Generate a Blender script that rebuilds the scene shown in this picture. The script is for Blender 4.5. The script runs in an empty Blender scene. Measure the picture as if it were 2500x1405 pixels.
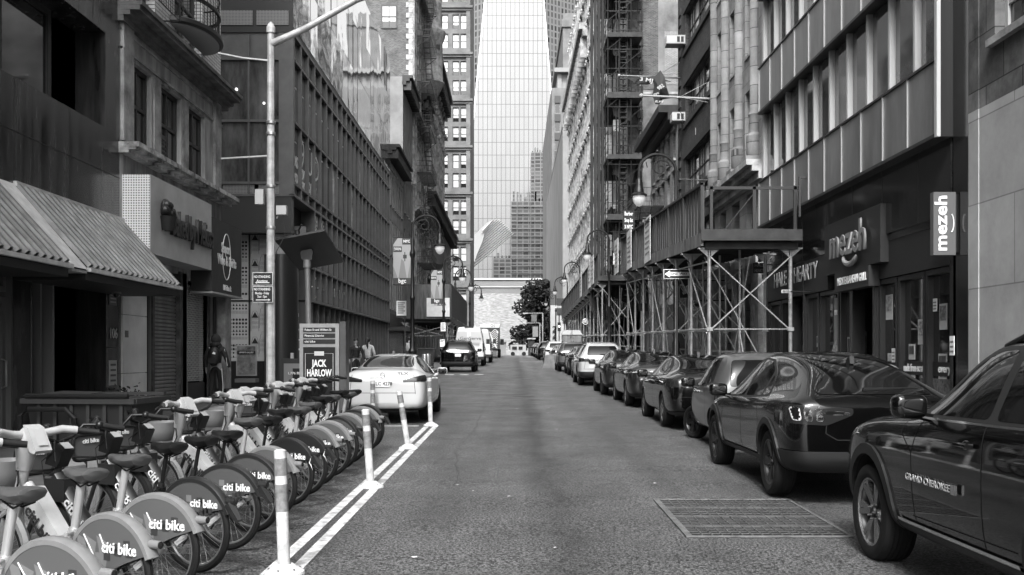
import bpy, bmesh, math, random
from mathutils import Vector, Matrix
from mathutils.bvhtree import BVHTree
random.seed(7)
R = math.radians
sc = bpy.context.scene
COL = sc.collection
F, CX, HY, EYE, SL = 2431.0, 1250.0, 868.0, 1.75, 0.0152

# ---------------------------------------------------------------- camera
cam_d = bpy.data.cameras.new('camera'); cam = bpy.data.objects.new('camera', cam_d); COL.objects.link(cam)
cam.location = (0, 0, EYE); cam.rotation_euler = (R(90), 0, 0)
cam_d.sensor_width = 36; cam_d.lens = F / 2500 * 36; cam_d.shift_y = (HY - 702.5) / 2500
cam_d.clip_start = 0.1; cam_d.clip_end = 5000
sc.camera = cam
# ---------------------------------------------------------------- sky, sun, exposure
SUN_EL, SUN_AZ = 46, 190          # azimuth: direction the light comes from, clockwise from +Y
w = bpy.data.worlds.new('World'); sc.world = w; w.use_nodes = True
nt = w.node_tree; nt.nodes.clear()
sk = nt.nodes.new('ShaderNodeTexSky'); sk.sky_type = 'NISHITA'; sk.sun_disc = False
sk.sun_elevation = R(SUN_EL); sk.sun_rotation = R(SUN_AZ); sk.dust_density = 5; sk.air_density = 1.2
bw = nt.nodes.new('ShaderNodeRGBToBW'); bg = nt.nodes.new('ShaderNodeBackground'); ow = nt.nodes.new('ShaderNodeOutputWorld')
bg.inputs[1].default_value = 0.15
nt.links.new(sk.outputs[0], bw.inputs[0]); nt.links.new(bw.outputs[0], bg.inputs[0]); nt.links.new(bg.outputs[0], ow.inputs[0])
sd = bpy.data.lights.new('sun', 'SUN'); sun = bpy.data.objects.new('sun', sd); COL.objects.link(sun)
sd.energy = 1.5; sd.angle = R(12); sd.color = (1, 1, 1)
az, el = R(SUN_AZ), R(SUN_EL)
sdir = Vector((math.sin(az) * math.cos(el), math.cos(az) * math.cos(el), math.sin(el)))
sun.rotation_euler = sdir.to_track_quat('Z', 'Y').to_euler()
sc.view_settings.view_transform = 'Standard'; sc.view_settings.look = 'None'
sc.view_settings.exposure = 1.64; sc.view_settings.gamma = 1
sc.cycles.max_bounces = 6; sc.cycles.diffuse_bounces = 3; sc.cycles.glossy_bounces = 4
sc.cycles.transmission_bounces = 4; sc.cycles.transparent_max_bounces = 8
sc.cycles.sample_clamp_indirect = 4; sc.cycles.use_denoising = True
sc.cycles.caustics_reflective = False; sc.cycles.caustics_refractive = False

def gz(y):                       # the street climbs away from the camera to a crest
    return SL * max(-20.0, min(y, 112.0))
def zpx(py, d): return EYE + (HY - py) * d / F
def xpx(px, d): return (px - CX) * d / F
def dwall(px, X=8.0): return X * F / abs(px - CX)

# ---------------------------------------------------------------- materials
MATS = {}
def tone(v): return min(.86, 1.28*v**1.25)
def M(name, v=.5, rough=.6, spec=.5, metal=0, ns=0, na=0, bump=0, streak=0, coat=0, emit=0, bs=None, rn=0, alpha=1):
    if name in MATS: return MATS[name]
    v = tone(v); na = min(na*1.2, 1.5)
    m = bpy.data.materials.new(name); m.use_nodes = True; MATS[name] = m
    t = m.node_tree; b = t.nodes['Principled BSDF']; L = t.links.new
    b.inputs['Base Color'].default_value = (v, v, v, 1)
    b.inputs['Roughness'].default_value = rough; b.inputs['Specular IOR Level'].default_value = spec
    b.inputs['Metallic'].default_value = metal; b.inputs['Coat Weight'].default_value = coat
    b.inputs['Coat Roughness'].default_value = .03; b.inputs['Alpha'].default_value = alpha
    if emit:
        b.inputs['Emission Color'].default_value = (1, 1, 1, 1); b.inputs['Emission Strength'].default_value = emit
    m.diffuse_color = (v, v, v, 1)
    if ns or streak:
        tc = t.nodes.new('ShaderNodeTexCoord')
        n = t.nodes.new('ShaderNodeTexNoise'); n.inputs['Scale'].default_value = ns or 1; n.inputs['Detail'].default_value = 8
        n.inputs['Roughness'].default_value = .65
        src = tc.outputs['Object']
        if streak:
            mp = t.nodes.new('ShaderNodeMapping'); mp.inputs['Scale'].default_value = (streak, streak, .35)
            L(src, mp.inputs[0]); L(mp.outputs[0], n.inputs['Vector'])
        else: L(src, n.inputs['Vector'])
        r = t.nodes.new('ShaderNodeMapRange'); r.inputs['From Min'].default_value = .3; r.inputs['From Max'].default_value = .7
        r.inputs['To Min'].default_value = v * (1 - na); r.inputs['To Max'].default_value = v * (1 + na)
        L(n.outputs[0], r.inputs[0]); L(r.outputs[0], b.inputs['Base Color'])
        if rn:
            r2 = t.nodes.new('ShaderNodeMapRange'); r2.inputs['From Min'].default_value = .3; r2.inputs['From Max'].default_value = .7
            r2.inputs['To Min'].default_value = rough; r2.inputs['To Max'].default_value = rough + rn
            L(n.outputs[0], r2.inputs[0]); L(r2.outputs[0], b.inputs['Roughness'])
        if bump:
            n2 = t.nodes.new('ShaderNodeTexNoise'); n2.inputs['Scale'].default_value = bs or ns * 4; n2.inputs['Detail'].default_value = 6
            L(src, n2.inputs['Vector'])
            bp = t.nodes.new('ShaderNodeBump'); bp.inputs['Strength'].default_value = bump; bp.inputs['Distance'].default_value = .02
            L(n2.outputs[0], bp.inputs['Height']); L(bp.outputs[0], b.inputs['Normal'])
    return m
def BR(name, v1, v2, mortar, bwid=.22, bh=.075, ms=.012, rough=.85, na=.3, bump=.5, stain=.35, off=.5, spec=.3):
    """brick or block masonry on vertical faces: u runs along the wall, z up"""
    if name in MATS: return MATS[name]
    v1, v2, mortar = tone(v1), tone(v2), tone(mortar); stain *= 1.2
    m = bpy.data.materials.new(name); m.use_nodes = True; MATS[name] = m
    t = m.node_tree; b = t.nodes['Principled BSDF']; L = t.links.new
    b.inputs['Roughness'].default_value = rough; b.inputs['Specular IOR Level'].default_value = spec
    ge = t.nodes.new('ShaderNodeTexCoord'); s = t.nodes.new('ShaderNodeSeparateXYZ'); L(ge.outputs['Object'], s.inputs[0])
    a = t.nodes.new('ShaderNodeMath'); a.operation = 'ADD'; L(s.outputs[0], a.inputs[0]); L(s.outputs[1], a.inputs[1])
    c = t.nodes.new('ShaderNodeCombineXYZ'); L(a.outputs[0], c.inputs[0]); L(s.outputs[2], c.inputs[1])
    k = t.nodes.new('ShaderNodeTexBrick'); L(c.outputs[0], k.inputs['Vector'])
    k.inputs['Scale'].default_value = 1; k.inputs['Brick Width'].default_value = bwid; k.inputs['Row Height'].default_value = bh
    k.inputs['Mortar Size'].default_value = ms; k.inputs['Mortar Smooth'].default_value = .1; k.offset = off
    k.inputs['Color1'].default_value = (v1, v1, v1, 1); k.inputs['Color2'].default_value = (v2, v2, v2, 1)
    k.inputs['Mortar'].default_value = (mortar, mortar, mortar, 1)
    n = t.nodes.new('ShaderNodeTexNoise'); n.inputs['Scale'].default_value = .9; n.inputs['Detail'].default_value = 9; n.inputs['Roughness'].default_value = .7
    L(ge.outputs['Object'], n.inputs['Vector'])
    r = t.nodes.new('ShaderNodeMapRange'); r.inputs['From Min'].default_value = .3; r.inputs['From Max'].default_value = .7
    r.inputs['To Min'].default_value = 1 - stain; r.inputs['To Max'].default_value = 1 + stain * .6
    L(n.outputs[0], r.inputs[0])
    mu = t.nodes.new('ShaderNodeMix'); mu.data_type = 'RGBA'; mu.blend_type = 'MULTIPLY'; mu.inputs[0].default_value = 1
    L(k.outputs['Color'], mu.inputs[6]); L(r.outputs[0], mu.inputs[7]); L(mu.outputs[2], b.inputs['Base Color'])
    bp = t.nodes.new('ShaderNodeBump'); bp.inputs['Strength'].default_value = bump; bp.inputs['Distance'].default_value = .01; bp.invert = True
    L(k.outputs['Fac'], bp.inputs['Height']); L(bp.outputs[0], b.inputs['Normal'])
    return m

# ---------------------------------------------------------------- mesh builder
ID = lambda a, b, c: (a, b, c)
LEFT = lambda u, n, z: (-8 + n, u, z)
RIGHT = lambda u, n, z: (8 - n, u, z)
def SIDE(X, s): return lambda u, n, z: (X + s * n, u, z)
def FRONT(d): return lambda u, n, z: (u, d - n, z)
class MB:
    def __init__(s, T=ID): s.v = []; s.f = []; s.mi = []; s.T = T; s.m = 0
    def add(s, vs, fs):
        o = len(s.v); s.v += [s.T(*p) for p in vs]; s.f += [tuple(i + o for i in f) for f in fs]; s.mi += [s.m] * len(fs); return s
    def box(s, x0, x1, y0, y1, z0, z1):
        return s.add([(x0,y0,z0),(x1,y0,z0),(x1,y1,z0),(x0,y1,z0),(x0,y0,z1),(x1,y0,z1),(x1,y1,z1),(x0,y1,z1)],
                     [(0,3,2,1),(4,5,6,7),(0,1,5,4),(1,2,6,5),(2,3,7,6),(3,0,4,7)])
    def cbox(s, c, d): return s.box(c[0]-d[0]/2, c[0]+d[0]/2, c[1]-d[1]/2, c[1]+d[1]/2, c[2]-d[2]/2, c[2]+d[2]/2)
    def quad(s, a, b, c, d): return s.add([a, b, c, d], [(0,1,2,3)])
    def tube(s, path, r, n=8, closed=False, caps=True):
        P = [Vector(p) for p in path]; k = len(P); rr = r if isinstance(r, (list, tuple)) else [r] * k
        vs = []; up = None
        for i, p in enumerate(P):
            t = (P[(i+1) % k] - P[i-1]) if closed else (P[min(i+1, k-1)] - P[max(i-1, 0)])
            if t.length < 1e-9: t = Vector((0,0,1))
            t.normalize()
            if up is None or abs(up.dot(t)) > .95: up = Vector((0,0,1)) if abs(t.z) < .9 else Vector((1,0,0))
            a = t.cross(up).normalized(); b = a.cross(t).normalized(); up = b
            for j in range(n):
                q = 2 * math.pi * (j + .5) / n
                vs.append(tuple(p + rr[i] * (math.cos(q) * a + math.sin(q) * b)))
        fs = []
        for i in range(k if closed else k - 1):
            for j in range(n):
                i2 = (i + 1) % k; fs.append((i*n+j, i*n+(j+1) % n, i2*n+(j+1) % n, i2*n+j))
        if caps and not closed: fs += [tuple(range(n))[::-1], tuple(range((k-1)*n, k*n))]
        return s.add(vs, fs)
    def bar(s, a, b, r, n=4): return s.tube([a, b], r, n)
    def lathe(s, prof, c=(0,0,0), n=16, axis='z', arc=(0, 360)):
        """prof: (radius, height) pairs"""
        vs = []; full = arc == (0, 360); st = n if full else n + 1
        for rr, h in prof:
            for j in range(st):
                q = R(arc[0] + (arc[1]-arc[0]) * j / n); x, y = rr*math.cos(q), rr*math.sin(q)
                vs.append((c[0]+x, c[1]+y, c[2]+h) if axis == 'z' else (c[0]+h, c[1]+x, c[2]+y) if axis == 'x' else (c[0]+x, c[1]+h, c[2]+y))
        fs = []
        for i in range(len(prof)-1):
            for j in range(n):
                j2 = (j+1) % st; fs.append((i*st+j, i*st+j2, (i+1)*st+j2, (i+1)*st+j))
        return s.add(vs, fs)
    def prism(s, poly, a, b, plane='xz'):
        """poly in a plane, extruded from a to b along the third axis"""
        k = len(poly)
        mk = {'xz': lambda p, t: (p[0], t, p[1]), 'yz': lambda p, t: (t, p[0], p[1]), 'xy': lambda p, t: (p[0], p[1], t)}[plane]
        return s.add([mk(p, a) for p in poly] + [mk(p, b) for p in poly],
                     [tuple(range(k)), tuple(range(k, 2*k))[::-1]] + [(i, (i+1) % k, k+(i+1) % k, k+i) for i in range(k)])
    def ball(s, c, r, n=10, m=6, sc_=(1,1,1)):
        pr = [(math.sin(math.pi*i/m), -math.cos(math.pi*i/m)) for i in range(m+1)]
        vs = []; 
        for a, h in pr:
            for j in range(n):
                q = 2*math.pi*j/n; vs.append((c[0]+r*sc_[0]*a*math.cos(q), c[1]+r*sc_[1]*a*math.sin(q), c[2]+r*sc_[2]*h))
        return s.add(vs, [(i*n+j, i*n+(j+1) % n, (i+1)*n+(j+1) % n, (i+1)*n+j) for i in range(m) for j in range(n)])
    def sball(s, c, r, sc_, e=.55, n=20, m=12):
        f = lambda t: math.copysign(abs(t)**e, t); vs = []
        for i in range(m+1):
            a = math.pi*(i/m-.5)
            for j in range(n): q = 2*math.pi*j/n; vs.append((c[0]+r*sc_[0]*f(math.cos(a))*f(math.cos(q)), c[1]+r*sc_[1]*f(math.cos(a))*f(math.sin(q)), c[2]+r*sc_[2]*f(math.sin(a))))
        return s.add(vs, [(i*n+j, i*n+(j+1) % n, (i+1)*n+(j+1) % n, (i+1)*n+j) for i in range(m) for j in range(n)])
    def mesh(s, name, mats, smooth=False, off=(0,0,0)):
        me = bpy.data.meshes.new(name)
        me.from_pydata([(p[0]-off[0], p[1]-off[1], p[2]-off[2]) for p in s.v], [], s.f)
        for m in (mats if isinstance(mats, (list, tuple)) else [mats]): me.materials.append(m)
        if len(me.materials) > 1:
            me.polygons.foreach_set('material_index', s.mi)
        bm = bmesh.new(); bm.from_mesh(me); bmesh.ops.recalc_face_normals(bm, faces=bm.faces); bm.to_mesh(me); bm.free()
        if smooth: smooth_mesh(me, smooth if smooth is not True else 40)
        return me
    def build(s, name, mats, parent=None, smooth=False, world=False, loc=None):
        off = parent.location if (world and parent is not None) else (0,0,0)
        return place(name, s.mesh(name, mats, smooth, off), parent, loc)
def smooth_mesh(me, ang=40):
    me.polygons.foreach_set('use_smooth', [True] * len(me.polygons))
    try: me.set_sharp_from_angle(angle=R(ang))
    except Exception: pass
def place(name, me, parent=None, loc=None, rot=None):
    o = bpy.data.objects.new(name, me); COL.objects.link(o); o.parent = parent
    if loc is not None: o.location = loc
    if rot is not None: o.rotation_euler = rot
    return o
def tag(o, label, cat=None, group=None, kind=None):
    if label: o['label'] = label
    if cat: o['category'] = cat
    if group: o['group'] = group
    if kind: o['kind'] = kind
    return o
def thing(name, label, cat, loc=(0,0,0), rz=0, group=None):
    o = bpy.data.objects.new(name, None); COL.objects.link(o); o.empty_display_size = .2
    o.location = loc; o.rotation_euler = (0, 0, rz)
    return tag(o, label, cat, group)
def structure(o): o['kind'] = 'structure'; return o
def copy_tree(o, parent=None):
    c = o.copy(); COL.objects.link(c); c.parent = parent
    for ch in KIDS.get(o.name, None) or [x for x in o.children]: copy_tree(ch, c)
    return c
KIDS = {}
TC = {}
def text_mesh(s, size, ext=.004, bold=0, mat=None, align='CENTER', shear=0, spacing=1):
    key = (s, size, ext, bold, mat.name if mat else '', align, shear, spacing)
    if key in TC: return TC[key]
    cu = bpy.data.curves.new('t', 'FONT'); cu.body = s; cu.size = size; cu.extrude = ext; cu.offset = bold * size
    cu.align_x = align; cu.align_y = 'CENTER'; cu.resolution_u = 2; cu.shear = shear; cu.space_character = spacing
    o = bpy.data.objects.new('t', cu); COL.objects.link(o)
    bpy.context.view_layer.update()
    me = bpy.data.meshes.new_from_object(o.evaluated_get(bpy.context.evaluated_depsgraph_get()))
    bpy.data.objects.remove(o); bpy.data.curves.remove(cu)
    me.name = 'lettering'; me.materials.clear()
    if mat: me.materials.append(mat)
    TC[key] = me; return me
FACE = {'L': (R(90), 0, R(90)), 'R': (R(90), 0, R(-90)), 'F': (R(90), 0, 0), 'G': (0, 0, 0)}
def text(s, size, loc, face, parent, mat, ext=.004, bold=.02, width=None, align='CENTER', name='lettering', roll=0, **k):
    me = text_mesh(s, size, ext, bold, mat, align, **k)
    o = place(name, me, parent); 
    if parent is not None: loc = Vector(loc) - parent.location
    o.location = loc; o.rotation_euler = FACE[face]
    if roll: o.rotation_euler = (Matrix.Rotation(FACE[face][2], 4, 'Z') @ Matrix.Rotation(R(90), 4, 'X') @ Matrix.Rotation(roll, 4, 'Z')).to_euler()
    if width:
        xs = [v.co.x for v in me.vertices]; wd = max(xs) - min(xs); o.scale = (width / wd, 1, 1)
    return o
# ---------------------------------------------------------------- shared materials
GLASS = M('dark_glass', .025, .04, .8); GLASSB = M('blind_glass', .42, .12, .6); GLASSM = M('bright_glass', .85, .04, .8, metal=.75, ns=1.5, na=.12, bump=.25, bs=.8)
FR_D = M('dark_frame', .042, .45); FR_L = M('light_frame', .38, .5); FR_M = M('mid_frame', .2, .45)
BLK = M('black_paint', .018, .4); IRON = M('black_iron', .012, .45, .4); STEEL = M('galvanised_steel', .42, .38, metal=.75, ns=6, na=.25)
WHITE = M('white_lettering', .68, .5); GREYL = M('grey_lettering', .4, .5)
LIME = BR('limestone', .26, .3, .12, 1.1, .55, .008, .8, stain=.45, bump=.3)
LIMES = M('limestone_plain', .3, .8, .3, ns=1.6, na=.6, bump=.25, bs=25)
STUC = M('grey_stucco', .2, .85, .3, ns=.6, na=.3, bump=.2, bs=20)
BRK_D = BR('dark_brick', .045, .075, .1, .21, .07, .01)
BRK_M = BR('mid_brick', .07, .15, .17, .21, .07, .012)
BRK_L = BR('painted_brick', .3, .36, .2, .21, .07, .01)
GRAN = M('polished_granite', .06, .1, .6, streak=3.2, ns=1.2, na=.65, rn=.22, bump=0)
GRANM = BR('granite_slab', .03, .04, .015, 1.35, 1.6, .01, .14, stain=.6, bump=.2, off=0, spec=.6)
CORN_D = M('dark_cornice', .04, .6, .4, ns=3, na=.3)

ROT = {'L': R(-90), 'R': R(90), 'F': R(180)}
def wall(mb, u0, u1, z0, z1, holes, depth=.25):
    us = sorted({u0, u1} | {h[0] for h in holes} | {h[1] for h in holes}); zs = sorted({z0, z1} | {h[2] for h in holes} | {h[3] for h in holes})
    us = [u for u in us if u0 - 1e-6 <= u <= u1 + 1e-6]; zs = [z for z in zs if z0 - 1e-6 <= z <= z1 + 1e-6]
    for i in range(len(us)-1):
        run = None
        for j in range(len(zs)):
            if j < len(zs)-1:
                cu, cz = (us[i]+us[i+1])/2, (zs[j]+zs[j+1])/2
                op = any(h[0] < cu < h[1] and h[2] < cz < h[3] for h in holes)
            else: op = True
            if not op and run is None: run = zs[j]
            if op and run is not None:
                mb.quad((us[i],0,run), (us[i+1],0,run), (us[i+1],0,zs[j]), (us[i],0,zs[j])); run = None
    for a, b, c, d in holes:
        e = -depth
        mb.quad((a,0,c),(b,0,c),(b,e,c),(a,e,c)); mb.quad((a,0,d),(b,0,d),(b,e,d),(a,e,d))
        mb.quad((a,0,c),(a,0,d),(a,e,d),(a,e,c)); mb.quad((b,0,c),(b,0,d),(b,e,d),(b,e,c))
    return mb
def shell(mb, u0, u1, z0, z1, holes, depth=.25, W=9, top=True):
    """street wall with openings, closed sides, flat roof and a dark core behind the panes"""
    wall(mb, u0, u1, z0, z1, holes, depth)
    mb.quad((u0,0,z0),(u0,-W,z0),(u0,-W,z1),(u0,0,z1)); mb.quad((u1,0,z0),(u1,-W,z0),(u1,-W,z1),(u1,0,z1))
    mb.quad((u0,0,z1),(u1,0,z1),(u1,-W,z1),(u0,-W,z1)); mb.quad((u0,-W,z0),(u1,-W,z0),(u1,-W,z1),(u0,-W,z1))
    return mb
WC = {}
def window_mesh(w, h, style='sash', fr=None, t=.06, panes=(2, 2)):
    fr = fr or FR_D; key = (round(w, 2), round(h, 2), style, fr.name, t, panes)
    if key in WC: return WC[key]
    b = MB(); b.m = 0
    for x0, x1, z0, z1 in ((-w/2, w/2, 0, t), (-w/2, w/2, h-t, h), (-w/2, -w/2+t, t, h-t), (w/2-t, w/2, t, h-t)): b.box(x0, x1, -.05, .03, z0, z1)
    nx, nz = panes
    for i in range(1, nx): x = -w/2 + w*i/nx; b.box(x-t*.3, x+t*.3, -.04, .018, t, h-t)
    for j in range(1, nz): z = h*j/nz; b.box(-w/2+t, w/2-t, -.045, .024, z-t*.4, z+t*.4)
    rnd = random.Random(hash(key) % 999)
    if style == 'sash': cells = [(0, h/2, 1), (h/2, h, 2)]
    elif style == 'blind': cells = [(0, h*.3, 1), (h*.3, h, 2)]
    elif style == 'bright': cells = [(0, h, 2)]
    elif style == 'mirror': cells = [(0, h, 3)]
    else: cells = [(0, h, 1)]
    for z0, z1, k in cells: b.m = k; b.quad((-w/2+.01,-.02,z0), (w/2-.01,-.02,z0), (w/2-.01,-.02,z1), (-w/2+.01,-.02,z1))
    WC[key] = b.mesh('window', [fr, GLASS, GLASSB, GLASSM]); return WC[key]
def windows(parent, side, T, holes, depth, styles=('sash',), fr=None, panes=(2, 2), t=.06, lint=None, sill=None, name='window'):
    """one part per window; its lintel and sill are sub-parts of it"""
    rnd = random.Random(len(holes)*7+3); out = []
    for a, b, c, d in holes:
        me = window_mesh(b-a, d-c, rnd.choice(styles), fr, t, panes)
        o = place(name, me, parent); p = Vector(T((a+b)/2, -depth+.05, c))
        o.location = p - parent.location; o.rotation_euler = (0, 0, ROT[side]); out.append(o)
        if sill:
            s = place('sill', box_mesh('sill', b-a+.2, depth+.12, .12, sill), o); s.location = (0, depth/2-.0, -.065)
        if lint:
            s = place('lintel', box_mesh('lintel', b-a+.3, .1, .22, lint), o); s.location = (0, depth, d-c+.12)
    return out
BX = {}
def box_mesh(name, x, y, z, mat):
    k = (name, round(x, 2), round(y, 2), round(z, 2), mat.name)
    if k not in BX: BX[k] = MB().cbox((0,0,0), (x,y,z)).mesh(name, mat)
    return BX[k]
def grid(u0, u1, n, wfrac, rows):
    """rows: (z0, z1) pairs; n evenly spaced openings"""
    p = (u1-u0)/n; return [(u0+p*(i+.5)-p*wfrac/2, u0+p*(i+.5)+p*wfrac/2, a, b) for a, b in rows for i in range(n)]
def cornice(T, u0, u1, z, h, out, name, mat, parent, brackets=0, prof=None):
    m = MB(T)
    for k, (o, a, b) in enumerate(prof or ((out*.35, 0, .4), (out*.7, .4, .7), (out, .7, 1))): m.box(u0-.003*k, u1+.003*k, -.05, o, z+h*a, z+h*b - (.002 if b < 1 else 0))
    if brackets:
        for i in range(brackets):
            u = u0 + (u1-u0)*(i+.5)/brackets; m.box(u-.09, u+.09, 0.001, out*.85, z-h*.5, z+h*.41)
    return m.build(name, mat, parent, world=True)

# ---------------------------------------------------------------- ground
ASPH = bpy.data.materials.new('asphalt'); ASPH.use_nodes = True
def _asph():
    t = ASPH.node_tree; b = t.nodes['Principled BSDF']; L = t.links.new; N = t.nodes.new
    tc = N('ShaderNodeTexCoord'); O = tc.outputs['Object']
    def noise(s, d=6, sc_=None):
        n = N('ShaderNodeTexNoise'); n.inputs['Scale'].default_value = s; n.inputs['Detail'].default_value = d
        if sc_:
            mp = N('ShaderNodeMapping'); mp.inputs['Scale'].default_value = sc_; L(O, mp.inputs[0]); L(mp.outputs[0], n.inputs['Vector'])
        else: L(O, n.inputs['Vector'])
        return n.outputs[0]
    def rng(x, a, c, d, e):
        r = N('ShaderNodeMapRange'); r.inputs[1].default_value = a; r.inputs[2].default_value = c; r.inputs[3].default_value = d; r.inputs[4].default_value = e
        L(x, r.inputs[0]); return r.outputs[0]
    def mul(x, y, op='MULTIPLY'):
        m = N('ShaderNodeMath'); m.operation = op; L(x, m.inputs[0])
        if isinstance(y, (int, float)): m.inputs[1].default_value = y
        else: L(y, m.inputs[1])
        return m.outputs[0]
    g1 = rng(noise(46, 3), .39, .61, .12, 2.0); g2 = rng(noise(140, 2), .38, .62, .35, 1.75); g3 = rng(noise(.8, 7), .3, .7, .8, 1.2)
    g4 = rng(noise(1, 5, (1.5, .12, 1)), .35, .65, .82, 1.18)
    s = N('ShaderNodeSeparateXYZ'); L(O, s.inputs[0])
    wob = mul(mul(noise(.5, 4), -.5, 'ADD'), .8)
    x = mul(mul(s.outputs[0], wob, 'ADD'), -.45, 'ADD')
    ab = N('ShaderNodeMath'); ab.operation = 'ABSOLUTE'; L(x, ab.inputs[0])
    lane = rng(ab.outputs[0], 0, .42, .5, 1.0)          # oil drip band down the lane centre
    c = mul(mul(mul(mul(mul(g1, g2), g3), g4), lane), .07)
    vo = N('ShaderNodeTexVoronoi'); vo.inputs['Scale'].default_value = 45; L(O, vo.inputs['Vector'])
    c = mul(c, rng(vo.outputs['Distance'], .12, .2, 2.1, 1.0))
    cc = N('ShaderNodeCombineColor'); [L(c, cc.inputs[i]) for i in range(3)]
    L(cc.outputs[0], b.inputs['Base Color'])
    L(rng(noise(1.2, 6), .3, .7, .42, .62), b.inputs['Roughness']); b.inputs['Specular IOR Level'].default_value = .5
    bp = N('ShaderNodeBump'); bp.inputs['Strength'].default_value = 1; bp.inputs['Distance'].default_value = .016
    L(noise(85, 4), bp.inputs['Height']); L(bp.outputs[0], b.inputs['Normal'])
_asph()
CONC = BR('sidewalk_slab', .16, .19, .07, 1.5, 1.5, .015, .8, stain=.3, bump=.2, off=0)
def _conc():   # sidewalk flags lie in plan, so use x,y directly
    t = CONC.node_tree; br = [n for n in t.nodes if n.type == 'TEX_BRICK'][0]; tc = [n for n in t.nodes if n.type == 'TEX_COORD'][0]
    t.links.new(tc.outputs['Object'], br.inputs['Vector'])
_conc()
PAINT = M('road_paint', .5, .6, .4, ns=7, na=.55, bump=.3, bs=60)
YS = [-30, -6, 0, 20, 45, 75, 100, 112, 150, 230, 420, 900, 1500]
def strip(name, x0, x1, dz, mat, ys=YS, y0=None, y1=None, thick=0):
    m = MB()
    yy = [y for y in ys if (y0 is None or y > y0) and (y1 is None or y < y1)]
    if y0 is not None: yy = [y0] + yy
    if y1 is not None: yy = yy + [y1]
    xs = x0 if isinstance(x0, list) else [x0, x1]
    for a, b in zip(yy[:-1], yy[1:]):
        for xa, xb in zip(xs[:-1], xs[1:]):
            m.quad((xa, a, gz(a)+dz), (xb, a, gz(a)+dz), (xb, b, gz(b)+dz), (xa, b, gz(b)+dz))
        if thick:
            for yy_ in (yy[0], yy[-1]): m.quad((x0, yy_, gz(yy_)+dz), (x1, yy_, gz(yy_)+dz), (x1, yy_, gz(yy_)+dz-thick), (x0, yy_, gz(yy_)+dz-thick))
            for xx in (x0, x1): m.quad((xx, a, gz(a)+dz), (xx, b, gz(b)+dz), (xx, b, gz(b)+dz-thick), (xx, a, gz(a)+dz-thick))
    return structure(m.build(name, mat))
strip('ground', -900, 900, -.06, M('distant_ground', .1, .9))
strip('road', -8.5, 8.5, 0, ASPH, y1=420)
CURB_L, CURB_R = -4.1, 5.1
strip('sidewalk', -8.6, CURB_L-.16, .15, CONC, y0=-30, y1=27.6, thick=.15); strip('sidewalk', -8.6, CURB_L-.16, .15, CONC, y0=35.6, y1=140, thick=.15)
strip('sidewalk', CURB_R+.16, 8.6, .15, CONC, y0=-30, y1=140, thick=.15)
KERB = M('kerb_stone', .22, .7, .4, ns=3, na=.3)
strip('kerb', CURB_L-.16, CURB_L, .154, KERB, y0=-30, y1=27.6, thick=.154); strip('kerb', CURB_L-.16, CURB_L, .154, KERB, y0=35.6, y1=140, thick=.154)
strip('kerb', CURB_R, CURB_R+.16, .154, KERB, y0=-30, y1=140, thick=.154)
strip('side_street', -40, -8.5, .004, ASPH, y0=27.4, y1=36.1)
# painted markings
def mark(name, pts, dz=.004):
    m = MB(); m.add([(x, y, gz(y)+dz) for x, y in pts], [tuple(range(len(pts)))]); return structure(m.build(name, PAINT))
def slope_line(name, xa, ya, xb, yb, wd, n=14):
    m = MB(); rr = random.Random(3)
    for i in range(n):
        t0, t1 = i/n, (i+1)/n; a, b = ya+(yb-ya)*t0, ya+(yb-ya)*t1; p, q = xa+(xb-xa)*t0, xa+(xb-xa)*t1
        m.quad((p, a, gz(a)+.004), (p+wd, a, gz(a)+.004), (q+wd, b, gz(b)+.004), (q, b, gz(b)+.004))
    return structure(m.build(name, PAINT))
slope_line('edge_line', -1.73, 3.5, -1.60, 20.45, .1); slope_line('edge_line', -1.91, 3.5, -1.78, 20.1, .1)
mark('stall_line', [(-2.7, 20.2), (-1.9, 20.2), (-1.9, 20.36), (-2.7, 20.36)])
for i in range(3): mark('stall_line', [(-3.4+i*.75, 50.2), (-2.95+i*.75, 50.2), (-2.95+i*.75, 51.0), (-3.4+i*.75, 51.0)])
mark('crosswalk_bar', [(.6, 80), (2.4, 80), (2.4, 80.5), (.6, 80.5)])
mark('crosswalk_bar', [(-2.6, 103), (3.6, 103), (3.6, 104.5), (-2.6, 104.5)])
rs_ = random.Random(21)
for x0_, ya_, yb_, dr in ((-.7, 12, 30, .004),):
    m = MB(); x_ = x0_; y_ = ya_; prev = None
    while y_ < yb_:
        wd_ = rs_.uniform(.003, .009); cur = ((x_-wd_, y_, gz(y_)+.0035), (x_+wd_, y_, gz(y_)+.0035))
        if prev: m.quad(prev[0], prev[1], cur[1], cur[0])
        prev = cur; x_ += rs_.uniform(-.05, .05)+dr; y_ += rs_.uniform(.15, .5)
    structure(m.build('tar_seam', M('tar', .02, .45)))
for x_, y_ in ((.35, 31), (-.9, 52)):
    mh = thing('manhole_cover', 'round iron manhole cover in the asphalt, %s of the two' % ('nearer' if y_ < 40 else 'farther'), 'manhole', (x_, y_, gz(y_))); m = MB(); m.lathe([(0, .008), (.33, .008), (.34, 0)], n=24); m.build('lid', M('manhole_iron', .06, .5, .5, ns=14, na=.6), mh)
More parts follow.
